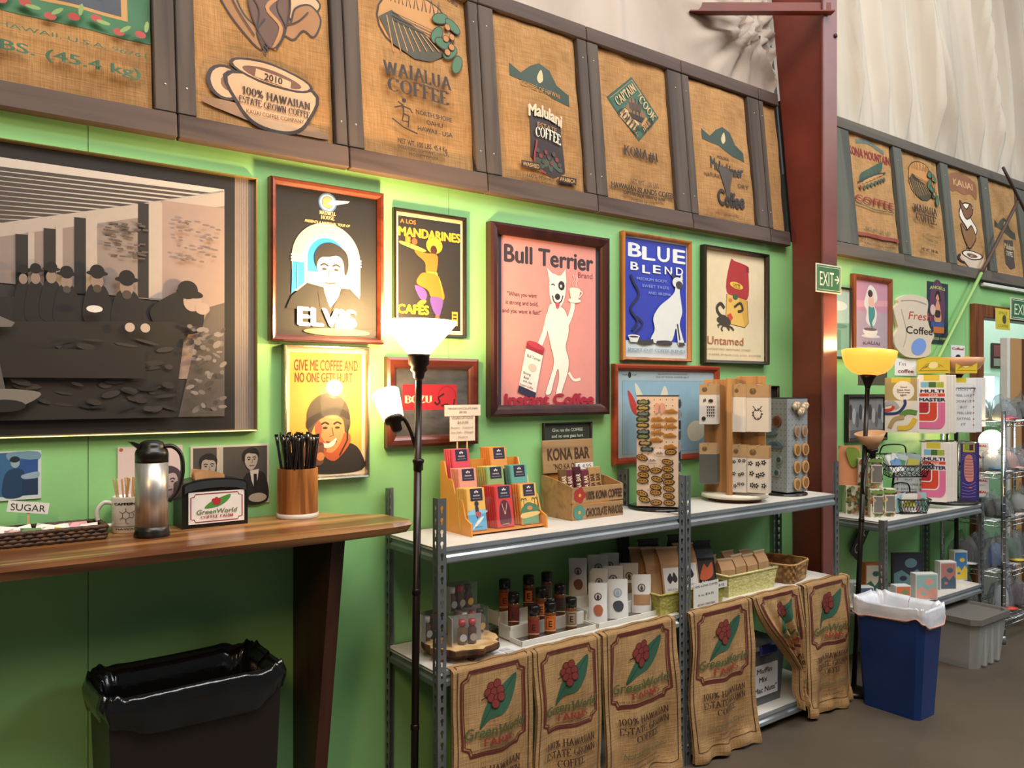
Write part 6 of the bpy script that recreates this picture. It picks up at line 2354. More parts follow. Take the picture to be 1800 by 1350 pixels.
for i in range(4):
    for j in range(2): A.rect(.05 + .24 * i, .1 + .45 * j, .24 + .24 * i, .42 + .45 * j, '#b9b9b8')
A.build('print', pa, lambda x, y, o: (x + .02, y - .01, o))

# tiered white trays
TRAYW = C('#d2d0c6', .35)


def tier_tray(x0, x1, y0, y1, label):
    t = thing('tiered_tray', label, 'tray', ((x0 + x1) / 2, y0, ZL), group='white step trays on the lower shelf')
    w, d = (x1 - x0) / 2, y1 - y0
    for k in range(3):
        a, b, z = d * k / 3, d, .004 + k * .036
        mb = MB()
        mb.box(-w, w, a, b if k == 2 else a + d / 3 + .002, max(0, z - .036) if k else 0, z + .004, TRAYW, .002)
        mb.build('step', t)
        mb = MB()
        for q in ((-w, w, a, a + .004), (-w, -w + .004, a, a + d / 3), (w - .004, w, a, a + d / 3)):
            mb.box(q[0], q[1], q[2], q[3], z, z + .016, TRAYW, .0015)
        mb.build('rim', t)
    mb = MB()
    mb.box(-w + .005, w - .005, .005, d - .004, .0082, .0086, C('#57524a', .8))
    mb.build('liner', t)
    return t


ta = HP(906, 1133, ZL), HP(1038, 1102, ZL)
tb_ = HP(1046, 1104, ZL), HP(1158, 1070, ZL)
YT0 = -.315
tax0, tax1 = ta[0][0], ta[1][0] - .004
tbx0, tbx1 = tax1 + .01, tb_[1][0]
tier_tray(tax0, tax1, YT0, YT0 + .21, 'white three step tray holding black capped spice bottles')
tier_tray(tbx0, tbx1, YT0, YT0 + .21, 'white three step tray holding white label pouches')

BOT = [((938, 1111), 0, '#7a2a1c'), ((967, 1104), 0, '#b8652c'), ((1004, 1099), 0, '#8d7c66'), ((903, 1092), 1, '#5a1d16'), ((951, 1075), 1, '#6a3a20'), ((984, 1077), 1, '#3a2a22'), ((887, 1070), 2, '#a3481f'), ((929, 1056), 2, '#4a1c16'), ((961, 1042), 2, '#57504a')]
for i, ((a, b), tier, c) in enumerate(BOT):
    z = ZL + (.0086, .0445, .0805)[tier]
    y = YT0 + (.035, .105, .175)[tier]
    x = WP(a, b, y)[0]
    if tax0 + .03 > x: x = tax0 + .03
    o = thing('spice_bottle', '%s labelled spice bottle with black cap, %s on the %s step of its tray' % ({'#7a2a1c': 'red', '#b8652c': 'orange', '#8d7c66': 'beige', '#5a1d16': 'dark red', '#6a3a20': 'brown', '#3a2a22': 'blackish', '#a3481f': 'rust', '#4a1c16': 'deep maroon', '#57504a': 'grey'}[c], ('first', 'second', 'third')[i % 3], TN[tier]), 'spice bottle', (x, y, z), (0, 0, math.radians(-36)), 'spice bottles on the white tray')
    mb = MB()
    mb.lathe([(0, 0), (.0205, 0), (.0215, .004), (.0215, .082), (.019, .088), (0, .088)], C('#6b3d1c', .12, 0, .6), 20)
    mb.build('jar', o)
    mb = MB()
    mb.lathe([(0, .087), (.0215, .087), (.0215, .117), (.019, .120), (0, .120)], C('#141213', .3), 20)
    mb.build('bottle_cap', o)
    A = Art(.055, .058)
    A.rect(0, 0, 1, 1, c)
    A.rect(.22, .1, .78, .85, '#7a1f1a' if i % 3 != 2 else '#3a2a20')
    A.rect(.27, .14, .73, .81, '#c9702c' if i % 3 == 1 else c)
    for q in (.30, .46, .62): A.rect(.38, q, .62, q + .07, '#2a1512')
    A.rect(.38, .30, .45, .69, '#2a1512')
    A.line([(.1, .93), (.5, .88), (.9, .93)], .05, '#d8c09a', sm=True)
    A.build('label', o, lambda x_, y_, o_: ((.0217 + o_) * math.sin(x_ / .0217), -(.0217 + o_) * math.cos(x_ / .0217), .044 + y_), step=.006)

PCH = [((1045, 1090), 0, '#a35a3c', '#3a2330'), ((1086, 1084), 0, '#3c4048', '#7f9fb4'), ((1128, 1075), 0, '#a5805a', '#4a3a34'), ((1053, 1062), 1, '#4a4a4c', '#30303a'), ((1078, 1063), 1, '#3a3434', '#40344a'), ((1106, 1056), 1, '#8a6a4c', '#4a3e3c'), ((1016, 1047), 2, '#7a4a3c', '#402a3a'), ((1052, 1030), 2, '#8b8b88', '#6a6a68'), ((1072, 1024), 2, '#8b8b88', '#5a5450')]
POU = C('#d8d8d6', .45)


def pouch(o, w, h, d, m):
    mb = MB()

    def side(sg):
        return lambda u, v: ((u - .5) * w * (1 + .02 * math.sin(v * 9)), sg * d * .5 * (math.sin(PI * u) ** .5 if 0 < u < 1 else 0) * max(0.0, 1 - v) ** .6, v * h)
    mb.grid(10, 10, side(-1), m)
    mb.grid(10, 10, side(1), m)
    return mb.build('pouch_body', o)


for i, ((a, b), tier, c, c2) in enumerate(PCH):
    z = ZL + (.0086, .0445, .0805)[tier]
    y = YT0 + (.04, .105, .175)[tier]
    x = WP(a, b, y)[0]
    x = min(max(x, tbx0 + .035), tbx1 - .035) if tier < 2 else x
    o = thing('pouch', '%s pouch with %s window, %s on the %s step of its white tray' % ('white stand-up' if tier < 2 else 'greyish stand-up', {'#a35a3c': 'rust', '#3c4048': 'charcoal', '#a5805a': 'tan', '#4a4a4c': 'grey', '#3a3434': 'blackish', '#8a6a4c': 'brown', '#7a4a3c': 'reddish', '#8b8b88': 'silver'}[c], ('first', 'second', 'third')[i % 3], TN[tier]), 'pouch', (x, y, z), (math.radians(-6), 0, math.radians((-38, -30, -36)[i % 3])), 'pouches on the white tray')
    w, h = (.072, .085, .078)[i % 3], .152
    pouch(o, w, h, .03, POU)
    A = Art(w, h)
    A.ell(.5, .34, .20, .20, c2)
    A.ell(.5, .34, .15, .15, '#b9b4b0')
    A.poly([(.42, .36), (.5, .27), (.58, .36), (.54, .41), (.46, .41)], c2)
    if i in (2, 5): A.rect(.08, .52, .92, .78, c)
    else: A.poly([(.25, .66), (.36, .56), (.62, .55), (.76, .66), (.66, .80), (.38, .80)], c, True)
    A.build('label', o, lambda x_, y_, o_: (x_, -.0155 * (max(0, math.cos(PI * x_ / w)) ** .5) * max(0, 1 - (y_ + h / 2) / h) ** .6 - .0008 - o_, h / 2 + y_), step=.012)

# yellow baskets of coffee
YEL = noisy('yellow_woven', '#8f8a3c', '#b5ae5c', scale=55, stretch=(1, 1, 1.6), rough=.6, bump=.5)
YELP = noisy('pale_yellow_woven', '#bdb670', '#d8d295', scale=55, stretch=(1, 1, 1.6), rough=.6, bump=.5)


def basket(x0, x1, y0, y1, h, m, label, flare=.012):
    t = thing('woven_basket', label, 'basket', ((x0 + x1) / 2, (y0 + y1) / 2, ZL), group='yellow baskets on the lower shelf')
    hx, hy = (x1 - x0) / 2, (y1 - y0) / 2
    mb = MB()
    c = [(-1, -1), (1, -1), (1, 1), (-1, 1)]
    for i in range(4):
        (ax, ay), (bx, by) = c[i], c[(i + 1) % 4]
        mb.grid(30, 10, lambda u, v: ((ax + (bx - ax) * u) * (hx - flare + flare * v) + .0012 * math.sin(u * 90 + PI * round(v * 10)) * abs(by - ay) / 2, (ay + (by - ay) * u) * (hy - flare + flare * v) + .0012 * math.sin(u * 90 + PI * round(v * 10)) * abs(bx - ax) / 2, v * h), m)
    mb.add([(-hx + flare, -hy + flare, .001), (hx - flare, -hy + flare, .001), (hx - flare, hy - flare, .001), (-hx + flare, hy - flare, .001)], [(0, 1, 2, 3)], m)
    mb.build('weave', t)
    mb = MB()
    mb.tube([(sx * hx, sy * hy, h) for sx, sy in c + [c[0]]], .005, m, 6)
    mb.build('rim', t)
    return t


b1 = (HP(1192, 1076, ZL)[0] - .115, HP(1287, 1060, ZL)[0], -.345, -.12)
b2 = (HP(1292, 1056, ZL)[0] + .005, HP(1383, 1036, ZL)[0], -.325, -.12)
basket(*b1, .085, YEL, 'yellow woven basket of tall coffee bags behind the paired shelf posts')
basket(*b2, .095, YELP, 'pale yellow woven basket of small kraft bags beside the round lauhala basket')
KRAFT = noisy('kraft_paper', '#9c7850', '#b89068', scale=7, rough=.75, contrast=(.3, .7), bump=.15, bscale=20)
BLKF = C('#1b1918', .3, 0, .3)


def coffee_bag(x, y, z, w, h, d, m, rz, tilt, label, group, sticker=None, gus=True):
    o = thing('coffee_bag', label, 'coffee bag', (x, y, z), (tilt, 0, rz), group)
    mb = MB()
    L_ = [(0, 1.0), (.7, 1.0), (.86, .55), (.93, .14), (1.0, .10)]
    v = []
    for (t_, k) in L_:
        for sx, sy in ((-1, -1), (1, -1), (1, 1), (-1, 1)): v.append((sx * w / 2, sy * d / 2 * k, t_ * h))
    f = [(0, 1, 2, 3), (16, 17, 18, 19)] + [(4 * k + i, 4 * k + (i + 1) % 4, 4 * k + 4 + (i + 1) % 4, 4 * k + 4 + i) for k in range(4) for i in range(4)]
    mb.add(v, f, m)
    mb.build('bag_body', o)
    mb = MB()
    mb.box(-w / 2 - .004, w / 2 + .004, -d * .07, d * .07, h * .985, h * 1.02, C('#c9b79a' if m is KRAFT else '#3a3634', .4))
    mb.build('tie', o)
    if sticker:
        A = Art(w * .86, h * .62)
        sticker(A)
        A.build('label', o, lambda x_, y_, o_: (x_, -d / 2 - .0006 - o_, h * .34 + y_))
    return o


def st_white(a):
    a.rect(0, 0, 1, 1, '#d5d2ce')
    a.poly([(.2, .3), (.4, .15), (.5, .25), (.62, .13), (.8, .32), (.65, .42), (.5, .36), (.35, .44)], '#2a2624', True)
    a.text('100% KONA', .5, .6, .07, '#4a4644', w=.7)
    a.text('COFFEE', .5, .72, .07, '#8a3a44', w=.5)
    a.rect(.2, .82, .8, .86, '#4a4644')


def st_orange(a):
    a.rect(0, 0, 1, .55, '#2a2220')
    a.poly([(.1, .5), (.4, .1), (.6, .2), (.9, .05), (.9, .4), (.5, .55)], '#b8552c', True)
    a.rect(.1, .7, .95, .95, '#d8782c')
    a.text('KONA', .5, .62, .09, '#e0d4c4', w=.6)


bx = b1[0] + .05
specs = [(0, .02, KRAFT, None, 'plain kraft'), (.045, -.015, KRAFT, None, 'creased kraft'), (.085, .035, BLKF, None, 'black foil'), (.10, -.05, KRAFT, st_white, 'white labelled kraft'), (.225, -.03, KRAFT, st_white, 'tall white labelled kraft'), (.255, .05, BLKF, None, 'plain black'), (.325, -.04, BLKF, st_orange, 'orange and black')]
for i, (dx, dy, m, s_, nm) in enumerate(specs):
    coffee_bag(bx + dx, -.225 + dy, ZL + .006, .092, .262 if m is BLKF and s_ is None else .24, .05, m, math.radians(-30 + (i * 13) % 14), math.radians(-14 if i != 5 else -4), nm + ' bag leaning in the basket behind the shelf posts, ' + ORD[i] + ' along it', 'coffee bags in the darker yellow basket', s_)
def st_small(a): a.rect(.25, .8, .85, .98, '#d8d4cc')


for i in range(7):
    k = i if i < 4 else i - 4
    x = b2[0] + .05 + k * ((b2[1] - b2[0] - .1) / (3 if i < 4 else 2))
    coffee_bag(x, -.265 if i < 4 else -.185, ZL + .006, .075, .15 + .008 * (i % 2), .055, KRAFT, math.radians(-14 + (i * 17) % 18), math.radians(-3), 'small kraft bag with folded top, %s in the %s row of the pale basket' % (ORD[k], 'front' if i < 4 else 'rear'), 'kraft bags in the pale basket', st_small if i < 4 else None)
# price papers on the first basket
q = [HP(1220, 1073, ZL), HP(1262, 1068, ZL)]
t = tag(thing('price_sign', None, None, ((WP(1241, 1050, -.352)[0]), -.352, ZL + .004)), 'white handwritten card taped across the front of the darker yellow basket', 'sign')
mb = MB()
cw = WP(1264, 1050, -.352)[0] - WP(1220, 1050, -.352)[0]
mb.box(-cw / 2, cw / 2, -.001, 0, 0, .102, C('#d3d2cc', .6))
mb.build('card', t)
A = Art(cw, .102)
for s, v, w in (('100% KONA COFFEE', .14, .9), ('6 oz. $24.95', .5, .6), ('GROUND / WHOLE BEAN', .9, .7)): A.text(s, .5, v, .09, '#3a3836', w=w)
A.build('lettering', t, lambda x, y, o: (x, -.0012 - o, .051 + y))
t = tag(thing('price_sign', None, None, (b1[1] - .035, -.350, ZL + .066)), 'narrow white price strip along the rim of the darker yellow basket', 'sign')
mb = MB()
mb.box(-.05, .035, -.001, 0, 0, .026, C('#d3d2cc', .6))
mb.build('card', t)
A = Art(.08, .026)
A.text('$8.95', .5, .5, .45, '#3a3836', w=.6)
A.build('lettering', t, lambda x, y, o: (x - .008, -.0012 - o, .013 + y))
# round-cornered lauhala basket
LAU = noisy('lauhala_strips', '#6e4f2a', '#a07a48', scale=26, stretch=(1, 1, 1), rough=.7, bump=.4, contrast=(.42, .58))
lx_, ly_ = HP(1412, 1024, ZL)
t = thing('lauhala_basket', 'square brown lauhala woven basket, last on the lower shelf by the column', 'basket', (lx_ - .01, -.215, ZL), (0, 0, .25))


def lau(u, v, k=1.0):
    a = u * 2 * PI
    c, s = math.cos(a), math.sin(a)
    e = .35
    r = (.105 + .012 * v) * k
    wv = .0018 * (1 if (int(u * 28) + int(v * 5)) % 2 else -1)
    return ((r + wv) * abs(c) ** e * (1 if c > 0 else -1), (r + wv) * abs(s) ** e * (1 if s > 0 else -1), .002 + .088 * v)


mb = MB()
mb.grid(84, 10, lau, LAU, smooth=False)
mb.grid(84, 4, lambda u, v: lau(u, v, .95), LAU, smooth=False)
mb.add([lau(i / 28, 0, .97) for i in range(28)], [tuple(range(28))], LAU)
mb.build('weave', t)
mb = MB()
mb.tube([lau(i / 40, 1, .975) for i in range(41)], .005, C('#b08a58', .6), 6)
mb.build('rim', t)

# ================================================================== burlap sacks hung over the front of the lower shelf
HS = burlap('burlap_brown', '#8f6e49', '#ab8a60')


def hung_art(a):
    d, m = '#43281a', '#5f231f'
    a.line([(.055, .03), (.945, .03), (.945, .925), (.055, .925)], .012, d, closed=True)
    fr = [(.19, .075), (.81, .075), (.83, .105), (.895, .12), (.895, .475), (.83, .49), (.81, .52), (.19, .52), (.17, .49), (.105, .475), (.105, .12), (.17, .105)]
    a.line(fr, .026, m, closed=True)
    a.line([((u - .5) * .93 + .5, (v - .297) * .94 + .297) for u, v in fr], .010, m, closed=True)
    gl = '#2f5a44'
    a.poly([(.30, .385), (.36, .30), (.46, .225), (.62, .17), (.78, .135), (.77, .20), (.70, .27), (.58, .325), (.42, .345)], gl, True)
    a.line([(.30, .385), (.46, .28), (.62, .21), (.78, .135)], .010, '#21422f', sm=True)
    for u, v in ((.46, .175), (.53, .165), (.42, .205), (.49, .205), (.56, .20), (.45, .235), (.52, .24), (.49, .268), (.56, .235)):
        a.ell(u, v, .047, .047, '#3c1613')
        a.ell(u, v, .040, .040, '#7e3029')
    a.line([(.40, .225), (.33, .235)], .012, '#3c1613')
    a.text('GreenWorld', .5, .398, .055, '#4a5a34', w=.74, shear=.22, bold=.015)
    a.text('FARMS', .53, .457, .034, '#8e3327', w=.40, font='s')
    a.text('HOME OF HAWAIIAN ESTATE GROWN COFFEE', .5, .487, .011, d, w=.64)
    a.text('100% HAWAIIAN', .5, .60, .038, d, w=.66, font='s', bold=.2)
    a.text('ESTATE GROWN', .5, .655, .038, d, w=.66, font='s', bold=.2)
    a.text('COFFEE', .5, .71, .038, d, w=.34, font='s', bold=.2)
    a.text('North Shore, Oahu', .5, .80, .034, '#5a6244', w=.6, shear=.25)
    a.text('GREENWORLD COFFEE FARM', .5, .85, .012, d, w=.34)
    a.text('WAHIAWA, HAWAII USA', .5, .88, .012, d, w=.44)


def hung_sack(pl, pr, py, zb, label, seed, gather=None, lead=0):
    x0, x1 = WP(pl, py, FY - .02)[0], WP(pr, py, FY - .02)[0]
    w, h = x1 - x0 + lead, ZL + .034 - zb
    t = thing('hanging_sack', label, 'burlap sack', ((x0 + x1) / 2, FY - .012, ZL), group='burlap sacks hung from the lower shelf')
    r = random.Random(seed)
    p1, p2, p3 = r.random() * 6, r.random() * 6, r.random() * 6

    def fn(x, y, o):
        s_ = h / 2 - y
        if s_ < .03:
            return (x, .040 - s_ * 1.2, .004 + o + .002 * math.sin(x * 40 + p1))
        k = min(1, (s_ - .03) / .2)
        dn = (s_ - .03) / (h - .03)
        xx = x
        if gather:
            u = x / w + .5
            g = gather(dn)
            xx = (g + (1 - g) * u - .5) * w
        fold = .010 + k * (.010 * math.sin(x * 27 + p1 + 1.5 * dn) + .0035 * math.sin(x * 53 + p2 + 3 * dn) + .004 * math.sin(x * 13 + dn * 9 + p3))
        if gather: fold += k * (.02 * math.sin((x / w) * 22 + p1) + .045 * dn * (1 - (x / w + .5)))
        fold += .012 * k * math.exp(-((dn - .97) / .06) ** 2) * (1 + math.sin(x * 50 + p3))
        z = .004 - (s_ - .03) - (.006 * math.sin(x * 33 + p2) if dn > .9 else 0)
        xx += .006 * math.sin(dn * 7 + p2) * k + .010 * dn * math.sin(p3)
        return (xx, .004 - fold - o - .020 * dn, z)
    mb = MB()
    mb.grid(44, 70, lambda u, v: fn((u - .5) * w, (.5 - v) * h, 0), HS)
    mb.grid(22, 40, lambda u, v: (lambda q: (q[0], min(q[1] + .012, .034), q[2] - (.002 if (.5 - v) * h > h / 2 - .03 else 0)))(fn((u - .5) * w, (.5 - v) * h, 0)), HS)
    cl = mb.build('cloth', t)
    A = Art(w, h)
    hung_art(A)
    A.build('sack_print', cl, fn, step=.0115, off=.0014, d=.00022)
    return t


hung_sack(797, 936, 1250, .035, 'burlap farm sack hung beside the front post nearest the lamp, below the log slice', 1)
hung_sack(938, 1056, 1230, .03, 'wrinkled burlap farm sack hung below the spice bottles, between two others', 2)
hung_sack(1060, 1188, 1220, .03, 'smooth burlap farm sack hung below the white pouches, against the paired posts', 3)
hung_sack(1214, 1322, 1200, .012, 'burlap farm sack hung full length below the lettered yellow basket', 4)
hung_sack(1324, 1408, 1160, .10, 'burlap farm sack pulled aside in a diagonal fold above the lettered tote', 5, gather=lambda d: .75 * min(1, d * 1.5) ** 1.2)
hung_sack(1414, 1494, 1150, .012, 'burlap farm sack hung at the shelf end next to the blue bin', 6)

# tote on the bottom shelf behind the pulled-aside sack
tx0, tx1 = WP(1280, 1220, -.30)[0], WP(1379, 1220, -.30)[0]
t = thing('storage_tote', 'grey plastic tote with blue latch and Muffin Mix label on the bottom shelf', 'storage tote', ((tx0 + tx1) / 2, -.30, ZB))
w_ = (tx1 - tx0) / 2
TOTE = C('#596067', .35)
mb = MB()
v = []
for z, k in ((0, .90), (.26, 1.0)):
    for sx, yy in ((-1, 0), (1, 0), (1, .26), (-1, .26)): v.append((sx * w_ * k, yy + (.01 if z == 0 and yy == 0 else 0), z))
mb.add(v, [(0, 1, 2, 3), (0, 1, 5, 4), (1, 2, 6, 5), (2, 3, 7, 6), (3, 0, 4, 7)], TOTE)
mb.build('tub', t)
mb = MB()
mb.box(-w_ - .012, w_ + .012, -.012, .27, .255, .275, C('#8b9296', .4), .006)
mb.build('lid', t)
mb = MB()
mb.box(.0, w_ * .62, -.022, -.004, .235, .282, C('#27307c', .35), .008)
mb.build('latch', t)
mb = MB()
mb.box(-w_ * .25, w_ * .72, -.0030, .004, .045, .185, C('#d4d7da', .5))
lb = mb.build('label_card', t)
A = Art(w_ * .97, .14)
for s, u, v_, w2 in (('Muffin', .5, .17, .55), ('Mix', .45, .45, .3), ('"Mac Nuts"', .5, .78, .9)): A.text(s, u, v_, .17, '#1e1c20', w=w2, bold=.01, shear=.05)
A.build('lettering', lb, lambda x, y, o: (x + w_ * .235, -.0034 - o, .115 + y))

# blue waste bin with white liner
t = thing('waste_bin', 'blue rectangular waste bin with a white liner on the brown floor past the shelves', 'waste bin', (3.82, -.575, 0))
NAVY = noisy('navy_plastic', '#0a2a5c', '#0e3370', scale=5, rough=.35, contrast=(.3, .7), bump=.05, bscale=60)
mb = MB()
ch = lambda hx, hy, z, c: [(-hx + c, -hy, z), (hx - c, -hy, z), (hx, -hy + c, z), (hx, hy - c, z), (hx - c, hy, z), (-hx + c, hy, z), (-hx, hy - c, z), (-hx, -hy + c, z)]
r0, r1 = ch(.083, .140, 0, .022), ch(.106, .172, .500, .028)
mb.add(r0 + r1, [tuple(range(8))] + [(i, (i + 1) % 8, 8 + (i + 1) % 8, 8 + i) for i in range(8)], NAVY)
mb.build('bin_body', t)
WBAG = noisy('white_bag_film', '#c9ccd4', '#e2e4ea', scale=8, rough=.35, bump=.25, bscale=26)
mb = MB()
mb.grid(120, 16, lambda u, v: bag_ring(u, v, .109, .175, .525, .075, .34, .35), WBAG)
mb.box(-.07, .07, -.11, .11, .18, .186, WBAG)
mb.build('liner_bag', t)
mb = MB()
P = []
for i in range(81):
    q_ = bag_ring(i / 80, 0.03, .111, .177, .525, .075, .3, .35)
    P.append(q_)
mb.tube(P, .003, C('#cf9484', .5), 6)
mb.build('drawstring', t)

# grey lidded tote under the far shelf
t = thing('storage_tote', 'worn clear tote with grey lid on the floor under the far shelf', 'storage tote', (4.84, -.40, 0))
CLR = glass('cloudy_plastic', tint='#c9ccc8', gloss=.2, clear=.45)
mb = MB()
r0, r1 = ch(.17, .15, 0, .03), ch(.20, .175, .255, .035)
mb.add(r0 + r1, [tuple(range(8))] + [(i, (i + 1) % 8, 8 + (i + 1) % 8, 8 + i) for i in range(8)], CLR)
for x in (-.08, .0, .08): mb.box(x - .012, x + .012, -.172, -.14, .01, .25, CLR, .004)
mb.build('tub', t)
mb = MB()
r0, r1, r2, r3 = ch(.215, .19, .250, .04), ch(.215, .19, .282, .04), ch(.195, .17, .282, .035), ch(.19, .165, .268, .035)
mb.add(r0 + r1 + r2 + r3, [tuple(range(8)), tuple(range(24, 32))] + [(8 * k + i, 8 * k + (i + 1) % 8, 8 * k + 8 + (i + 1) % 8, 8 * k + 8 + i) for k in range(3) for i in range(8)], C('#6d6a64', .45))
mb.build('lid', t)
t = tag(thing('folded_shirts', None, None, (4.80, -.40, .012)), 'pink cloth bundle showing through the side of the lidded tote', 'clothes')
mb = MB()
for k in range(5): mb.box(-.10 + .012 * k, -.085 + .012 * k, -.10, .10, 0, .20 - .006 * k, C('#b98aa2', .8), .006)
mb.build('cloth', t)
t = tag(thing('paper_bag', None, None, (4.90, -.40, .012)), 'white bag folded inside the lidded tote', 'bag')
mb = MB()
mb.grid(10, 8, lambda u, v: (-.05 + .16 * u, -.10 + .02 * math.sin(u * 9), .21 * v), C('#d9d8d2', .6))
mb.build('bag_sheet', t)

# ================================================================== signs and sticks
GRN = '#2f6a44'


def exit_sign(q, y, label, arrow):
    P = [WP(*p, y) for p in q]
    x0, x1 = (P[0][0] + P[3][0]) / 2, (P[1][0] + P[2][0]) / 2
    z1, z0 = (P[0][1] + P[1][1]) / 2, (P[2][1] + P[3][1]) / 2
    t = thing('exit_sign', label, 'exit sign', ((x0 + x1) / 2, y + .004, (z0 + z1) / 2), group='green exit signs')
    w, h = x1 - x0, z1 - z0
    mb = MB()
    mb.box(-w / 2, w / 2, -.004, 0, -h / 2, h / 2, C('#d6d8c0', .4))
    mb.build('board', t)
    A = Art(w, h)
    A.rect(.03, .045, .97, .955, GRN)
    A.line([(.07, .1), (.93, .1), (.93, .9), (.07, .9)], .012, '#d6d8c0', closed=True)
    A.text('EXIT', .42, .5, .52, '#e2e6cc', w=.56, bold=.0)
    if arrow:
        A.line([(.73, .5), (.89, .5)], .035, '#e2e6cc')
        A.line([(.82, .36), (.90, .5), (.82, .64)], .035, '#e2e6cc')
    A.build('lettering', t, lambda x, y_, o: (x, -.0044 - o, y_))
    return t


exit_sign([(1435, 461), (1479, 470), (1478, 517), (1434, 513)], -.236, 'green EXIT sign with arrow fixed to the steel column', True)
t = exit_sign([(1777, 522), (1822, 530), (1822, 567), (1776, 560)], -.06, 'green EXIT sign above the far doorway', False)
picture('wall_sign', 'yellow notice card hung at the doorway corner beside the far EXIT sign', 'sign', [(1751, 541), (1776, 545), (1775, 581), (1750, 578)], None, 0, .003, yb=-.05, art=lambda a: (a.rect(0, 0, 1, 1, '#d2c23a'), a.text('SMILE', .5, .2, .14, '#5a5a2c', w=.6), a.ell(.6, .5, .14, .14, '#4a4a2a'), a.text('COFFEE', .5, .82, .13, '#5a5a2c', w=.7)), group='small signs on the green wall')


def stick(name, label, a, b, r, parts):
    A_, B_ = Vector(a), Vector(b)
    t = thing(name, label, 'pole', A_)
    d = B_ - A_
    for nm, s0, s1, m in parts:
        mb = MB()
        n = 6
        mb.tube([d * (s0 + (s1 - s0) * i / n) for i in range(n + 1)], [r * (1.12 if i % 2 else 1) for i in range(n + 1)], m, 10)
        mb.build(nm, t)


def at(px, py, y):
    x, z = WP(px, py, y)
    return (x, y, z)


stick('bamboo_pole', 'long pole painted green below and bare above, leaning up from the towel display', at(1640, 648, -.055), at(1791, 350, -.055), .011, (('green_length', 0, .53, C('#8fb86a', .5)), ('bare_length', .53, 1, C('#4f3a30', .6))))
stick('thin_stick', 'thin dark stick crossing the pole in front of the last sacks', at(1763, 294, -.03), at(1835, 435, -.12), .010, (('shaft', 0, 1, C('#36231f', .6)),))
mb = MB()
mb.box(0, 1.6, -.03, 0, -.025, 0, C('#d9dcd4', .5), .004)
tag(mb.build('cable_rail', None, (6.0, -.002, 2.275)), 'white cable channel running under the far sacks toward the EXIT sign', 'cable channel')

# ================================================================== the far shelf: gift boxes, wire baskets, towels, puzzles
def leaf_box(px, py, w, h, d, label, win=True, y=-.30, z=Z3):
    x = WP(px, py, y)[0]
    t = thing('leaf_box', label, 'gift box', (x, y, z), (0, 0, math.radians(-46)), 'leaf patterned boxes on the far shelf')
    mb = MB()
    mb.box(-w / 2, w / 2, -d / 2, d / 2, 0, h, C('#ddd6c4', .5))
    mb.build('carton', t)
    A = Art(w, h)
    r = random.Random(label)
    for i in range(int(90 * w * h / .02)):
        A.ell(r.uniform(.05, .95), r.uniform(.03, .97), .010 / w, .007 / w, ('#5a6a3a', '#8a9a5a', '#b0603a', '#44582f')[i % 4], rot=r.random() * 180, n=10)
    if win:
        A.rect(.05, .03, .95, .14, '#7a9a4a')
        A.rect(.18, .22, .92, .84, '#e6e2d6')
        A.rect(.24, .25, .92, .82, '#77736e')
        A.ell(.28, .38, .10, .14, '#c9b07a')
    A.build('print', t, lambda x_, y_, o: (x_, -d / 2 - .0005 - o, h / 2 + y_))


leaf_box(1508, 900, .15, .155, .10, 'wide leaf patterned box standing lowest behind the amber lamp pole', False, y=-.10)
leaf_box(1539, 900, .066, .15, .06, 'leaf patterned window box beside the amber lamp pole', y=-.235)
leaf_box(1560, 900, .066, .15, .06, 'leaf patterned window box next to the lower wire basket', y=-.255)
leaf_box(1536, 850, .075, .16, .07, 'leaf patterned window box stacked highest on the far shelf', y=-.20, z=Z3 + .156)
leaf_box(1516, 850, .06, .15, .07, 'plain leaf patterned box side, upper one behind the lamp pole', False, y=-.12, z=Z3 + .156)
t = thing('snack_packet', 'orange packet with green leaf print standing at the back of the far shelf', 'packet', (WP(1493, 850, -.07)[0], -.07, Z3 + .156), (0, 0, math.radians(-30)))
pouch(t, .13, .22, .03, C('#d8966a', .5))
A = Art(.13, .22)
A.poly([(.3, .05), (.8, .08), (.95, .4), (.6, .55), (.4, .4)], '#7f9a3a', True)
A.build('print', t, lambda x, y, o: (x, -.016 - o, .11 + y))

WIRE = C('#1a1717', .4, .3)


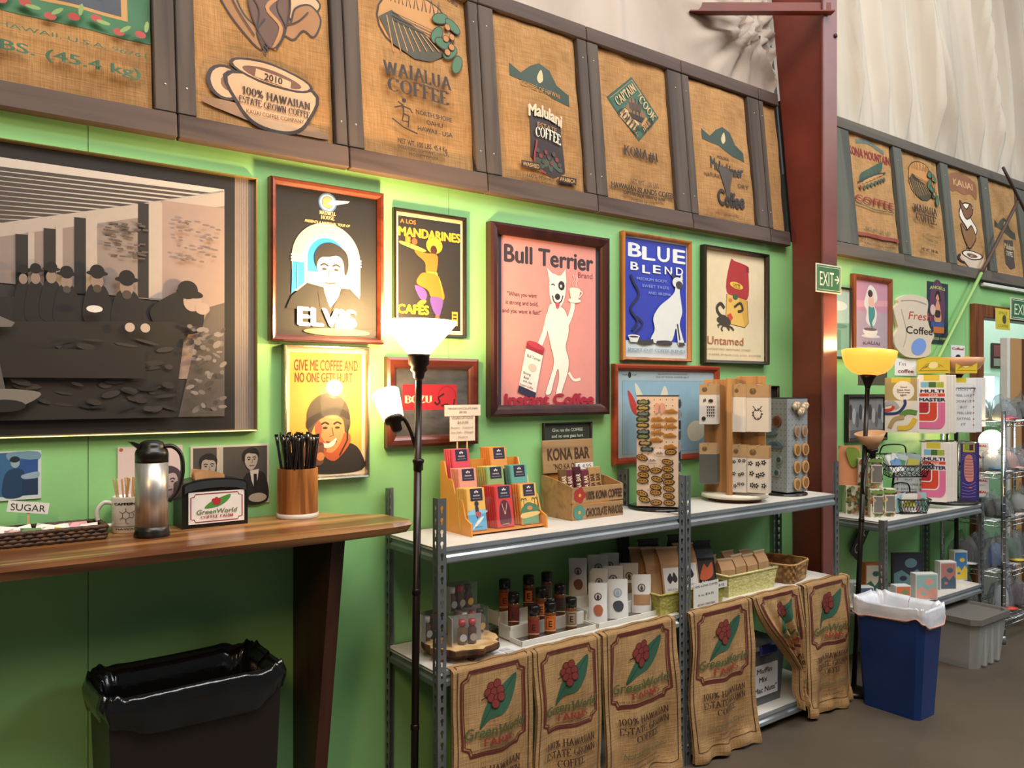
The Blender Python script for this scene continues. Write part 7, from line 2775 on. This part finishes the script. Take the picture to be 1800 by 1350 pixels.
def wire_basket(cx, cy, z, w, d, h, label, rz, tilt):
    t = thing('wire_basket', label, 'wire basket', (cx, cy, z), (tilt, 0, rz), 'black wire baskets on the far shelf')
    mb = MB()
    top = [(-w / 2, -d / 2, h * .75), (w / 2, -d / 2, h * .75), (w / 2, d / 2, h), (-w / 2, d / 2, h)]
    bot = [(a * .8, b * .8, 0) for a, b, _ in top]
    mb.tube(top + [top[0]], .0045, WIRE, 6)
    mb.tube(bot + [bot[0]], .0035, WIRE, 6)
    mb.build('rim', t)
    mb = MB()
    for k in range(4):
        a, b = Vector(top[k]), Vector(top[(k + 1) % 4])
        c, e = Vector(bot[k]), Vector(bot[(k + 1) % 4])
        n = 9
        for i in range(n):
            for s in (1, -1):
                u0, u1 = i / n, min(1, max(0, (i + 1.6 * s) / n))
                p0, p1 = a.lerp(b, u0), c.lerp(e, u1)
                mb.tube([p0, p0.lerp(p1, .5) + (p1 - p0).cross(Vector((0, 0, 1))).normalized() * .002, p1], .0014, WIRE, 5)
    for i in range(1, 6):
        mb.tube([Vector(bot[0]).lerp(Vector(bot[1]), i / 6), Vector(bot[3]).lerp(Vector(bot[2]), i / 6)], .0016, WIRE, 5)
    mb.build('wire_mesh', t)
    mb = MB()
    mb.tube(smooth_pts([(-w * .3, d / 2, h), (-w * .24, d / 2, h + .045), (0, d / 2, h + .055), (w * .24, d / 2, h + .045), (w * .3, d / 2, h)], False), .004, WIRE, 6)
    mb.build('handle', t)
    return t


bxx = WP(1578, 800, -.22)[0]
tb = wire_basket(bxx + .0, -.235, Z3 + .22, .27, .18, .09, 'upper tilted black wire basket of clear packets by the towel display', math.radians(-30), math.radians(10))
mb = MB()
mb.tube([(0, .06, .0), (0, .06, -.21)], .006, WIRE, 8)
mb.tube([(-.09, -.08, -.214), (.09, -.08, -.214), (.09, .10, -.214), (-.09, .10, -.214), (-.09, -.08, -.214)], .004, WIRE, 6)
mb.build('stand', tb)
wire_basket(WP(1600, 890, -.28)[0], -.27, Z3 + .006, .18, .14, .10, 'lower black wire basket of small bright packets on the far shelf', math.radians(-30), 0)
for i in range(13):
    up = i < 7
    r = random.Random(i + 77)
    o = thing('small_packet', ('clear and pale packet standing in the upper wire basket' if up else 'small bright packet standing in the lower wire basket'), 'packet', ((bxx if up else WP(1600, 890, -.28)[0]) + r.uniform(-.07, .07), (-.235 if up else -.27) + r.uniform(-.045, .045), Z3 + (.232 if up else .014)), (r.uniform(-.4, .1), r.uniform(-.3, .3), math.radians(-30) + r.uniform(-.4, .4)), 'packets in the upper wire basket' if up else 'packets in the lower wire basket')
    pouch(o, .085, .10, .016, C((('#b9c4c2', '#9fb0ae', '#d0d4cf') if up else ('#9cc4cc', '#d9d8d2', '#d8938c', '#7fb0a0'))[i % 3], .3, 0, .4))
    mb = MB()
    mb.box(-.03, .03, -.0105, -.0095, .03, .07, C(('#5f8f6a', '#c9c25a', '#5a84b0')[i % 3], .4))
    mb.build('label', o)

# hanging towels and socks
rx_, ry_ = WP(1668, 893, -.20)[0], -.19
t = thing('towel_spinner', 'black turning stand with yellow header boards, hung with printed towels', 'spinning rack', (rx_, ry_, Z3), (0, 0, math.radians(-62)))
mb = MB()
mb.lathe([(0, 0), (.17, 0), (.17, .014), (0, .02)], C('#1a1614', .4), 36)
mb.build('base', t)
mb = MB()
mb.lathe([(.009, .01), (.009, .80), (0, .80)], C('#6a6a68', .3, .7), 12)
mb.build('post', t)
for x0, x1, a in ((-.16, .02, -.15), (.025, .15, .35)):
    mb = MB()
    xx = [(x0, .79), (x1, .79), (x1, .875)] + [(x1 + (x0 - x1) * k / 6, .875 + .018 * math.sin(PI * k / 6)) for k in range(1, 6)] + [(x0, .875)]
    mb.M = Matrix.Rotation(a, 4, 'Z')
    mb.prism(xx, -.055, -.052, C('#d2b632', .5))
    hb = mb.build('header_board', t)
    A = Art(x1 - x0, .08)
    for k in range(3): A.line([(.1 + .08 * k, .8 - .1 * k), (.35 + .1 * k, .3), (.6 + .1 * k, .55)], .015, '#6a5a1c', sm=True)
    A.ell(.5, .45, .15, .12, '#e8dc9a', rot=20)
    A.line([(.05, .85), (.95, .85)], .012, '#6a5a1c')
    R = Matrix.Rotation(a, 4, 'Z')
    A.build('print', hb, lambda x, y, o: tuple(R @ Vector(((x0 + x1) / 2 + x, -.0556 - o, .835 + y))))
for zz in (.70, .37):
    mb = MB()
    mb.tube([(.15 * math.cos(a * PI / 12), .15 * math.sin(a * PI / 12), zz) for a in range(25)], .004, C('#8a8a86', .3, .7), 6)
    for k in range(6):
        a = k * PI / 3
        mb.tube([(0, 0, zz), (.15 * math.cos(a), .15 * math.sin(a), zz)], .003, C('#8a8a86', .3, .7), 6)
    mb.build('hook_ring', t)


def a_multi(a):
    a.rect(0, 0, 1, 1, '#ece2d8')
    a.rect(.2, .0, .75, .10, '#d9c23a')
    for k, c in enumerate(('#7ab4d4', '#3f6a2c', '#a0b03c')): a.rect(.10 + .27 * k, .12, .36 + .27 * k, .215, c)
    a.text('MULTI', .5, .275, .055, '#1f2a5c', w=.80, bold=.05)
    a.rect(.06, .315, .94, .365, '#d8442c')
    a.text('task', .55, .34, .05, '#ece2d8', shear=.3, w=.34)
    a.text('MASTER', .5, .42, .055, '#1f2a5c', w=.90, bold=.05)
    for (r_, c) in ((1.0, '#e0709c'), (.74, '#ece2d8'), (.70, '#d8432a'), (.44, '#ece2d8'), (.40, '#b01f2a')):
        a.poly([(0, .47), (.95 * r_, .47), (.95 * r_, .47 + .32 * r_)] + [(.95 * r_ - .25 * r_ * (1 - math.cos(k * PI / 12)), .47 + .32 * r_ + .13 * r_ * math.sin(k * PI / 12)) for k in range(1, 7)] + [(0, .47 + .45 * r_)], c)


def a_swirl(a):
    a.rect(0, 0, 1, 1, '#e2ddd0')
    a.rect(0, 0, 1, .42, '#b09a62')
    a.rect(.2, .0, .8, .09, '#d9c23a')
    a.ell(.58, .24, .34, .34, '#efe9dc')
    for s, v in (('Good', .17), ('Ideas then', .22), ('Throw away', .265), ('again', .31)): a.text(s, .58, v, .03, '#4a3a30', w=.40 if len(s) > 5 else .2, bold=.02)
    a.line([(-.0, .48), (.25, .46), (.4, .56)], .16, '#a9a9a8', sm=True)
    a.line([(.0, .60), (.2, .58), (.28, .52)], .10, '#c8382c', sm=True)
    a.line([(.0, .66), (.4, .64), (.62, .5), (.62, .40)], .09, '#22346c', sm=True)
    a.line([(.5, .70), (.7, .62), (1.0, .64)], .16, '#5a8a3a', sm=True)
    a.line([(.15, .92), (.3, .76), (.6, .72)], .14, '#b09a6a', sm=True)
    a.line([(.4, .92), (.75, .9), (.95, .74)], .16, '#dcb83a', sm=True)


def a_note(a):
    a.rect(0, 0, 1, 1, '#e4e6ec')
    a.rect(.2, .0, .6, .09, '#d2c23a')
    a.line([(.1, .12), (.9, .12), (.9, .96), (.1, .96)], .012, '#b8bcc8', closed=True)
    for k, s in enumerate(("I DON'T", 'FEEL LIKE', 'DOIN\' IT', 'BUT', 'I FEEL LIKE', 'EATING', 'IT')):
        a.text(s, .5, .22 + .105 * k, .042, '#7a6a7c', w=min(.66, .09 * len(s)))
        for u in (.1, .9): a.ell(u, .2 + .11 * k, .03, .03, '#c02c3c', n=8)


def a_sock(a):
    a.rect(0, 0, 1, 1, '#3a2a7a')
    a.rect(.15, .0, .85, .16, '#d2b83a')
    a.rect(.25, .03, .5, .13, '#8aa83a')
    a.rect(.52, .03, .76, .13, '#4a2a3c')
    for k in range(4): a.line([(.1, .2 + .03 * k), (.5, .17 + .03 * k), (.9, .22 + .03 * k)], .02, '#8a7ac0', sm=True)
    a.poly([(.3, .24), (.7, .24), (.78, .6), (.6, .66), (.35, .64), (.22, .5)], '#d88a7a', True)
    for k in range(7): a.line([(.28, .28 + .05 * k), (.74, .28 + .05 * k)], .03, '#3a2a7a')
    for k in range(5): a.line([(.1, .68 + .06 * k), (.5, .72 + .05 * k), (.9, .66 + .06 * k)], .03, '#9a8ad0', sm=True)
    a.ell(.6, .76, .10, .05, '#e0705a')


def a_list(a):
    a.rect(0, 0, 1, 1, '#e6e4e2')
    for k in range(5):
        a.text('MEAL', .45, .06 + .21 * k, .035, '#c0302c', w=.8, bold=.05)
        a.text('plan', .5, .14 + .21 * k, .03, '#9a9a9a', w=.4)


def towel(px0, px1, py0, py1, y, art, label, n, back='#e4ded6', rz=-60, cat='towel', nm='kitchen_towel', step_=.013):
    w = None
    for k in range(n):
        xa, z1 = WP((px0 + px1) / 2, py0, y)
        dep = xa * _fx + (y + CAMD) * _fy
        w, h = (px1 - px0) * dep / FOC, (py1 - py0) * dep / FOC
        o = thing(nm, '%s, %s' % (label, ('front one', 'second behind', 'third behind', 'fourth behind')[k] if n > 1 else 'on the turning stand'), cat, (xa + k * step_ * 1.35, y - k * step_ * .25, z1 - h), (0, 0, math.radians(rz)), 'printed towels on the turning stand')
        mb = MB()
        mb.box(-w / 2 + .014 * k * 0, w / 2, 0, .006, 0, h, C(back, .7), .002)
        mb.build('cloth', o)
        A = Art(w, h)
        if k == 0: art(A)
        else: A.rect(.02, .02, .98, .98, back)
        A.build('print', o, lambda x, y_, o_: (x, -.0006 - o_, h / 2 + y_))


towel(1558, 1609, 664, 760, -.27, a_swirl, 'towel with tan swirl bands and a round motto', 2)
towel(1616, 1661, 659, 762, -.285, a_multi, 'upper MULTI task MASTER towel', 4, step_=.02)
towel(1675, 1713, 664, 760, -.27, a_note, 'white towel of handwritten capitals dotted red', 3, '#dfe1e6', step_=.02)
towel(1714, 1731, 664, 750, -.22, lambda a: (a.rect(0, 0, 1, 1, '#dcdfe2'), a.rect(.45, .15, .6, .9, '#7f9fc4')), 'pale towel seen edge on at the turned side', 1)
towel(1622, 1662, 778, 882, -.285, a_multi, 'lower MULTI task MASTER towel', 4, step_=.022)
towel(1690, 1716, 778, 882, -.275, a_sock, 'purple patterned sock pair with yellow tag', 2, '#2a2060', cat='socks', nm='sock_pair')
towel(1717, 1737, 778, 874, -.25, a_list, 'white towel with a red list', 1)
towel(1575, 1620, 800, 880, -.14, a_note, 'white lettered towel behind the wire baskets', 1)

# puzzles and boxes on its lower shelf
PZ = [(1518, 1034, -.20, .085, .105, '#4a5a7a', '#8a5a6a', 'blue pink puzzle box at the end nearest the lamp pole'), (1532, 1008, -.12, .10, .19, '#d8d2c0', '#3f6a5a', 'orange sided box with a green mountain picture at the shelf back'), (1583, 1036, -.315, .085, .11, '#d8744a', '#6a9a6a', 'small white box with orange and green picture behind the blue bin'),
      (1624, 1041, -.325, .13, .145, '#8fb4b0', '#d89a8a', 'white puzzle box with a pink cloud over teal picture'), (1662, 1038, -.29, .10, .165, '#a8706a', '#4a5a6a', 'tall white box with a mixed red and grey picture'), (1684, 1022, -.22, .085, .18, '#3f78b4', '#d8b83a', 'blue and yellow puzzle box by the far shelf post'),
      (1594, 1008, -.12, .19, .20, '#33364a', '#6f9aa8', 'large dark picture box standing at the wall on the far shelf'), (1499, 1030, -.12, .07, .115, '#9aa0a0', '#c9c9c4', 'pale grey box half hidden behind the shelf end post')]
for i, (px, py, y, w, h, c1, c2, lab) in enumerate(PZ):
    o = thing('puzzle_box', lab, 'box', (WP(px, py, y)[0], y, Z3L), (0, 0, math.radians(-32)), 'picture boxes on the far lower shelf')
    mb = MB()
    d_ = .055 if i != 6 else .02
    mb.box(-w / 2, w / 2, -d_ / 2, d_ / 2, 0, h, C('#c06a3a' if i == 1 else '#33303a' if i == 6 else '#cfcfcb', .5), .001)
    mb.build('carton', o)
    A = Art(w, h)
    A.rect(.05, .05, .95, .95, c1)
    A.poly([(.05, .95), (.05, .6), (.3, .5), (.55, .66), (.8, .48), (.95, .6), (.95, .95)], c2)
    A.ell(.6, .3, .2, .15, c2)
    A.ell(.35, .75, .12, .08, c1)
    A.build('print', o, lambda x_, y_, o_: (x_, -d_ / 2 - .0005 - o_, h / 2 + y_))
mb = MB()
mb.box(-.006, 0, -.005, .0, 0, .18, C('#1d1c1c', .5))
t = thing('lettered_board', 'black board with white letters leaning at the wall behind the far shelf', 'sign', (WP(1518, 945, -.03)[0], -.024, .70), (0, math.radians(-50), 0))
mb = MB()
mb.box(-.16, .16, -.006, 0, -.045, .045, C('#1d1c1c', .5))
mb.build('board', t)
A = Art(.32, .09)
A.text('COFFEE', .5, .5, .55, '#bdbab2', w=.86, bold=.02)
A.build('lettering', t, lambda x, y, o: (x, -.0065 - o, y))

# chrome wire shelving with bagged caps and shirts
CHR = C('#b9bcc0', .15, 1.0)
WX0, WX1, WY0, WY1 = 5.295, 6.35, -.44, -.08
WZ = (.13, .42, .73, 1.02, 1.335)
t = thing('wire_shelving', 'chrome wire shelving rack of bagged caps and shirts before the doorway', 'shelving', (WX0, WY1, 0))
for x in (0, WX1 - WX0):
    for y in (WY0 - WY1, 0):
        mb = MB()
        mb.lathe([(.0127, .05), (.0127, 1.40), (0, 1.40)], CHR, 12, c=(x, y, 0))
        for k in range(26): mb.lathe([(.0127, 0), (.0135, .002), (.0127, .004)], CHR, 12, c=(x, y, .09 + .05 * k))
        p_ = mb.build('post', t)
        mb = MB()
        mb.lathe([(0, 0), (.016, .004), (.018, .03), (.012, .05), (0, .05)], C('#8d8f90', .25, .6), 12, c=(x, y, 0))
        mb.build('foot', p_)
for z in WZ:
    mb = MB()
    W_, D_ = WX1 - WX0, WY1 - WY0
    for zz in (z, z - .028):
        mb.tube([(0, 0, zz), (W_, 0, zz), (W_, -D_, zz), (0, -D_, zz), (0, 0, zz)], .003, CHR, 6)
    for k in range(28): mb.tube([(W_ * k / 27, 0, z), (W_ * k / 27, -D_, z)], .0018, CHR, 5)
    for k in range(20):
        for yy in (0, -D_): mb.tube([(W_ * k / 20, yy, z), (W_ * (k + .5) / 20, yy, z - .028), (W_ * (k + 1) / 20, yy, z)], .0015, CHR, 4)
    for k in range(8): mb.tube([(0, -D_ * k / 8, z), (0, -D_ * (k + .5) / 8, z - .028), (0, -D_ * (k + 1) / 8, z)], .0015, CHR, 4)
    mb.build('wire_shelf', t)
WRAPF = glass('bag_film', gloss=.08, clear=.12, tint='#dfe3e6', ior=1.4, bump=.6)
CAPS = [(1765, 742, 4, '#8c969c', '#d94a7c', 'silver grey bagged cap with pink brim on the topmost wire shelf'), (1795, 740, 4, '#22211f', '#3a4a8a', 'black and blue bagged cap on the topmost wire shelf'),
        (1772, 832, 3, '#c49a8e', '#c49a8e', 'pink bagged cap on the wire shelf under the top one'), (1745, 832, 3, '#d5d8d8', '#4f86b8', 'white bagged cap with a blue emblem beside the pink one'), (1798, 832, 3, '#8a5a66', '#6a3a44', 'plum bagged cap at the outer end of its wire shelf'),
        (1790, 918, 2, '#b9b4b4', '#8a2c28', 'grey bagged cap with red brim on the middle wire shelf'), (1752, 920, 2, '#2a2a2c', '#1a1a1c', 'black bagged cap next to the far shelf post on the wire shelf'), 
        (1775, 1010, 1, '#2f5a3c', '#c9b030', 'green bagged shirt with yellow print on the low wire shelf'), (1750, 1012, 1, '#4a5f8c', '#2c3450', 'blue bagged shirt on the low wire shelf'), (1800, 1012, 1, '#3a3a3e', '#c9a27c', 'dark bagged shirt with a tan print at the outer end'),
        (1785, 1100, 0, '#4f2a3c', '#2a1a22', 'wine coloured bagged shirt on the bottom wire shelf'), (1758, 1098, 0, '#c9c9ca', '#d8482c', 'pale bagged shirt with an orange tag on the bottom wire shelf')]
BACKROW = [(5.40, 3, '#c9cccd', '#9aa4ac', 'silver bagged cap in the rear row of the shelf below the top'), (5.42, 2, '#18181a', '#101012', 'glossy black bagged cap in the rear row, seen past the far shelf post'),
           (5.62, 2, '#3a3d42', '#55585c', 'charcoal bagged cap in the rear row of the middle wire shelf'), (5.41, 1, '#161618', '#d8d8d8', 'glossy black bagged shirt in the rear row of the low wire shelf'),
           (5.62, 1, '#2a2d33', '#7f8a94', 'slate bagged shirt in the rear row of the low wire shelf'), (5.43, 0, '#202022', '#3a3a3c', 'black bagged shirt in the rear row of the bottom wire shelf'), (5.60, 4, '#a9b0b4', '#2a2a2c', 'pale grey bagged cap in the rear row of the topmost wire shelf')]
for i, (px, py, lv, c1, c2, lab) in enumerate(CAPS + [(b_[0], None) + b_[1:] for b_ in BACKROW]):
    y = -.32 + .03 * (i % 2)
    if py is None:
        x, y = px, -.16
    else:
        x = max(WP(px, py, y)[0], WX0 + .10)
    o = thing('bagged_hat' if lv > 1 else 'bagged_shirt', lab, 'cap' if lv > 1 else 'shirt', (x, y, WZ[lv] + .003), (0, 0, math.radians(-40 + 15 * (i % 3))), 'bagged goods on the wire shelving')
    r = random.Random(i)
    hh = .115 if lv > 1 else .15
    mb = MB()
    mb.lathe([(0, 0), (.066, 0), (.07, .03), (.062, hh * .6), (.04, hh * .88), (0, hh)], C(c1, .6), 18, sy=.85 if lv > 1 else .6)
    mb.build('crown' if lv > 1 else 'folded_cloth', o)
    mb = MB()
    mb.M = Matrix.Translation((0, -.062, .012))
    mb.lathe([(0, 0), (.05, 0), (.054, .004), (0, .012)], C(c2, .5), 16, sy=.8)
    mb.build('brim' if lv > 1 else 'printed_tag', o)
    mb = MB()
    ph = r.random() * 6
    mb.grid(36, 16, lambda u, v: (lambda a, e, q: ((.080 + .010 * math.sin(5 * a + ph) + .012 * math.sin(9 * a + 6 * v)) * math.cos(a) * e * q, (.088 + .010 * math.sin(4 * a + ph) + .01 * math.sin(8 * a - 5 * v)) * math.sin(a) * e * q * (1 if lv > 1 else .75), .003 + (hh + .012) * math.sin(v * PI / 2) ** .8 * (1 + .10 * math.sin(3 * a + ph + 4 * v) * v) + (.05 * max(0, math.sin(a + ph)) ** 6 * v)))(u * 2 * PI, math.cos(v * PI / 2 * .97) ** .6, 1 + .05 * math.sin(11 * v + 4 * u * 2 * PI + ph)), WRAPF)
    mb.build('clear_bag', o)
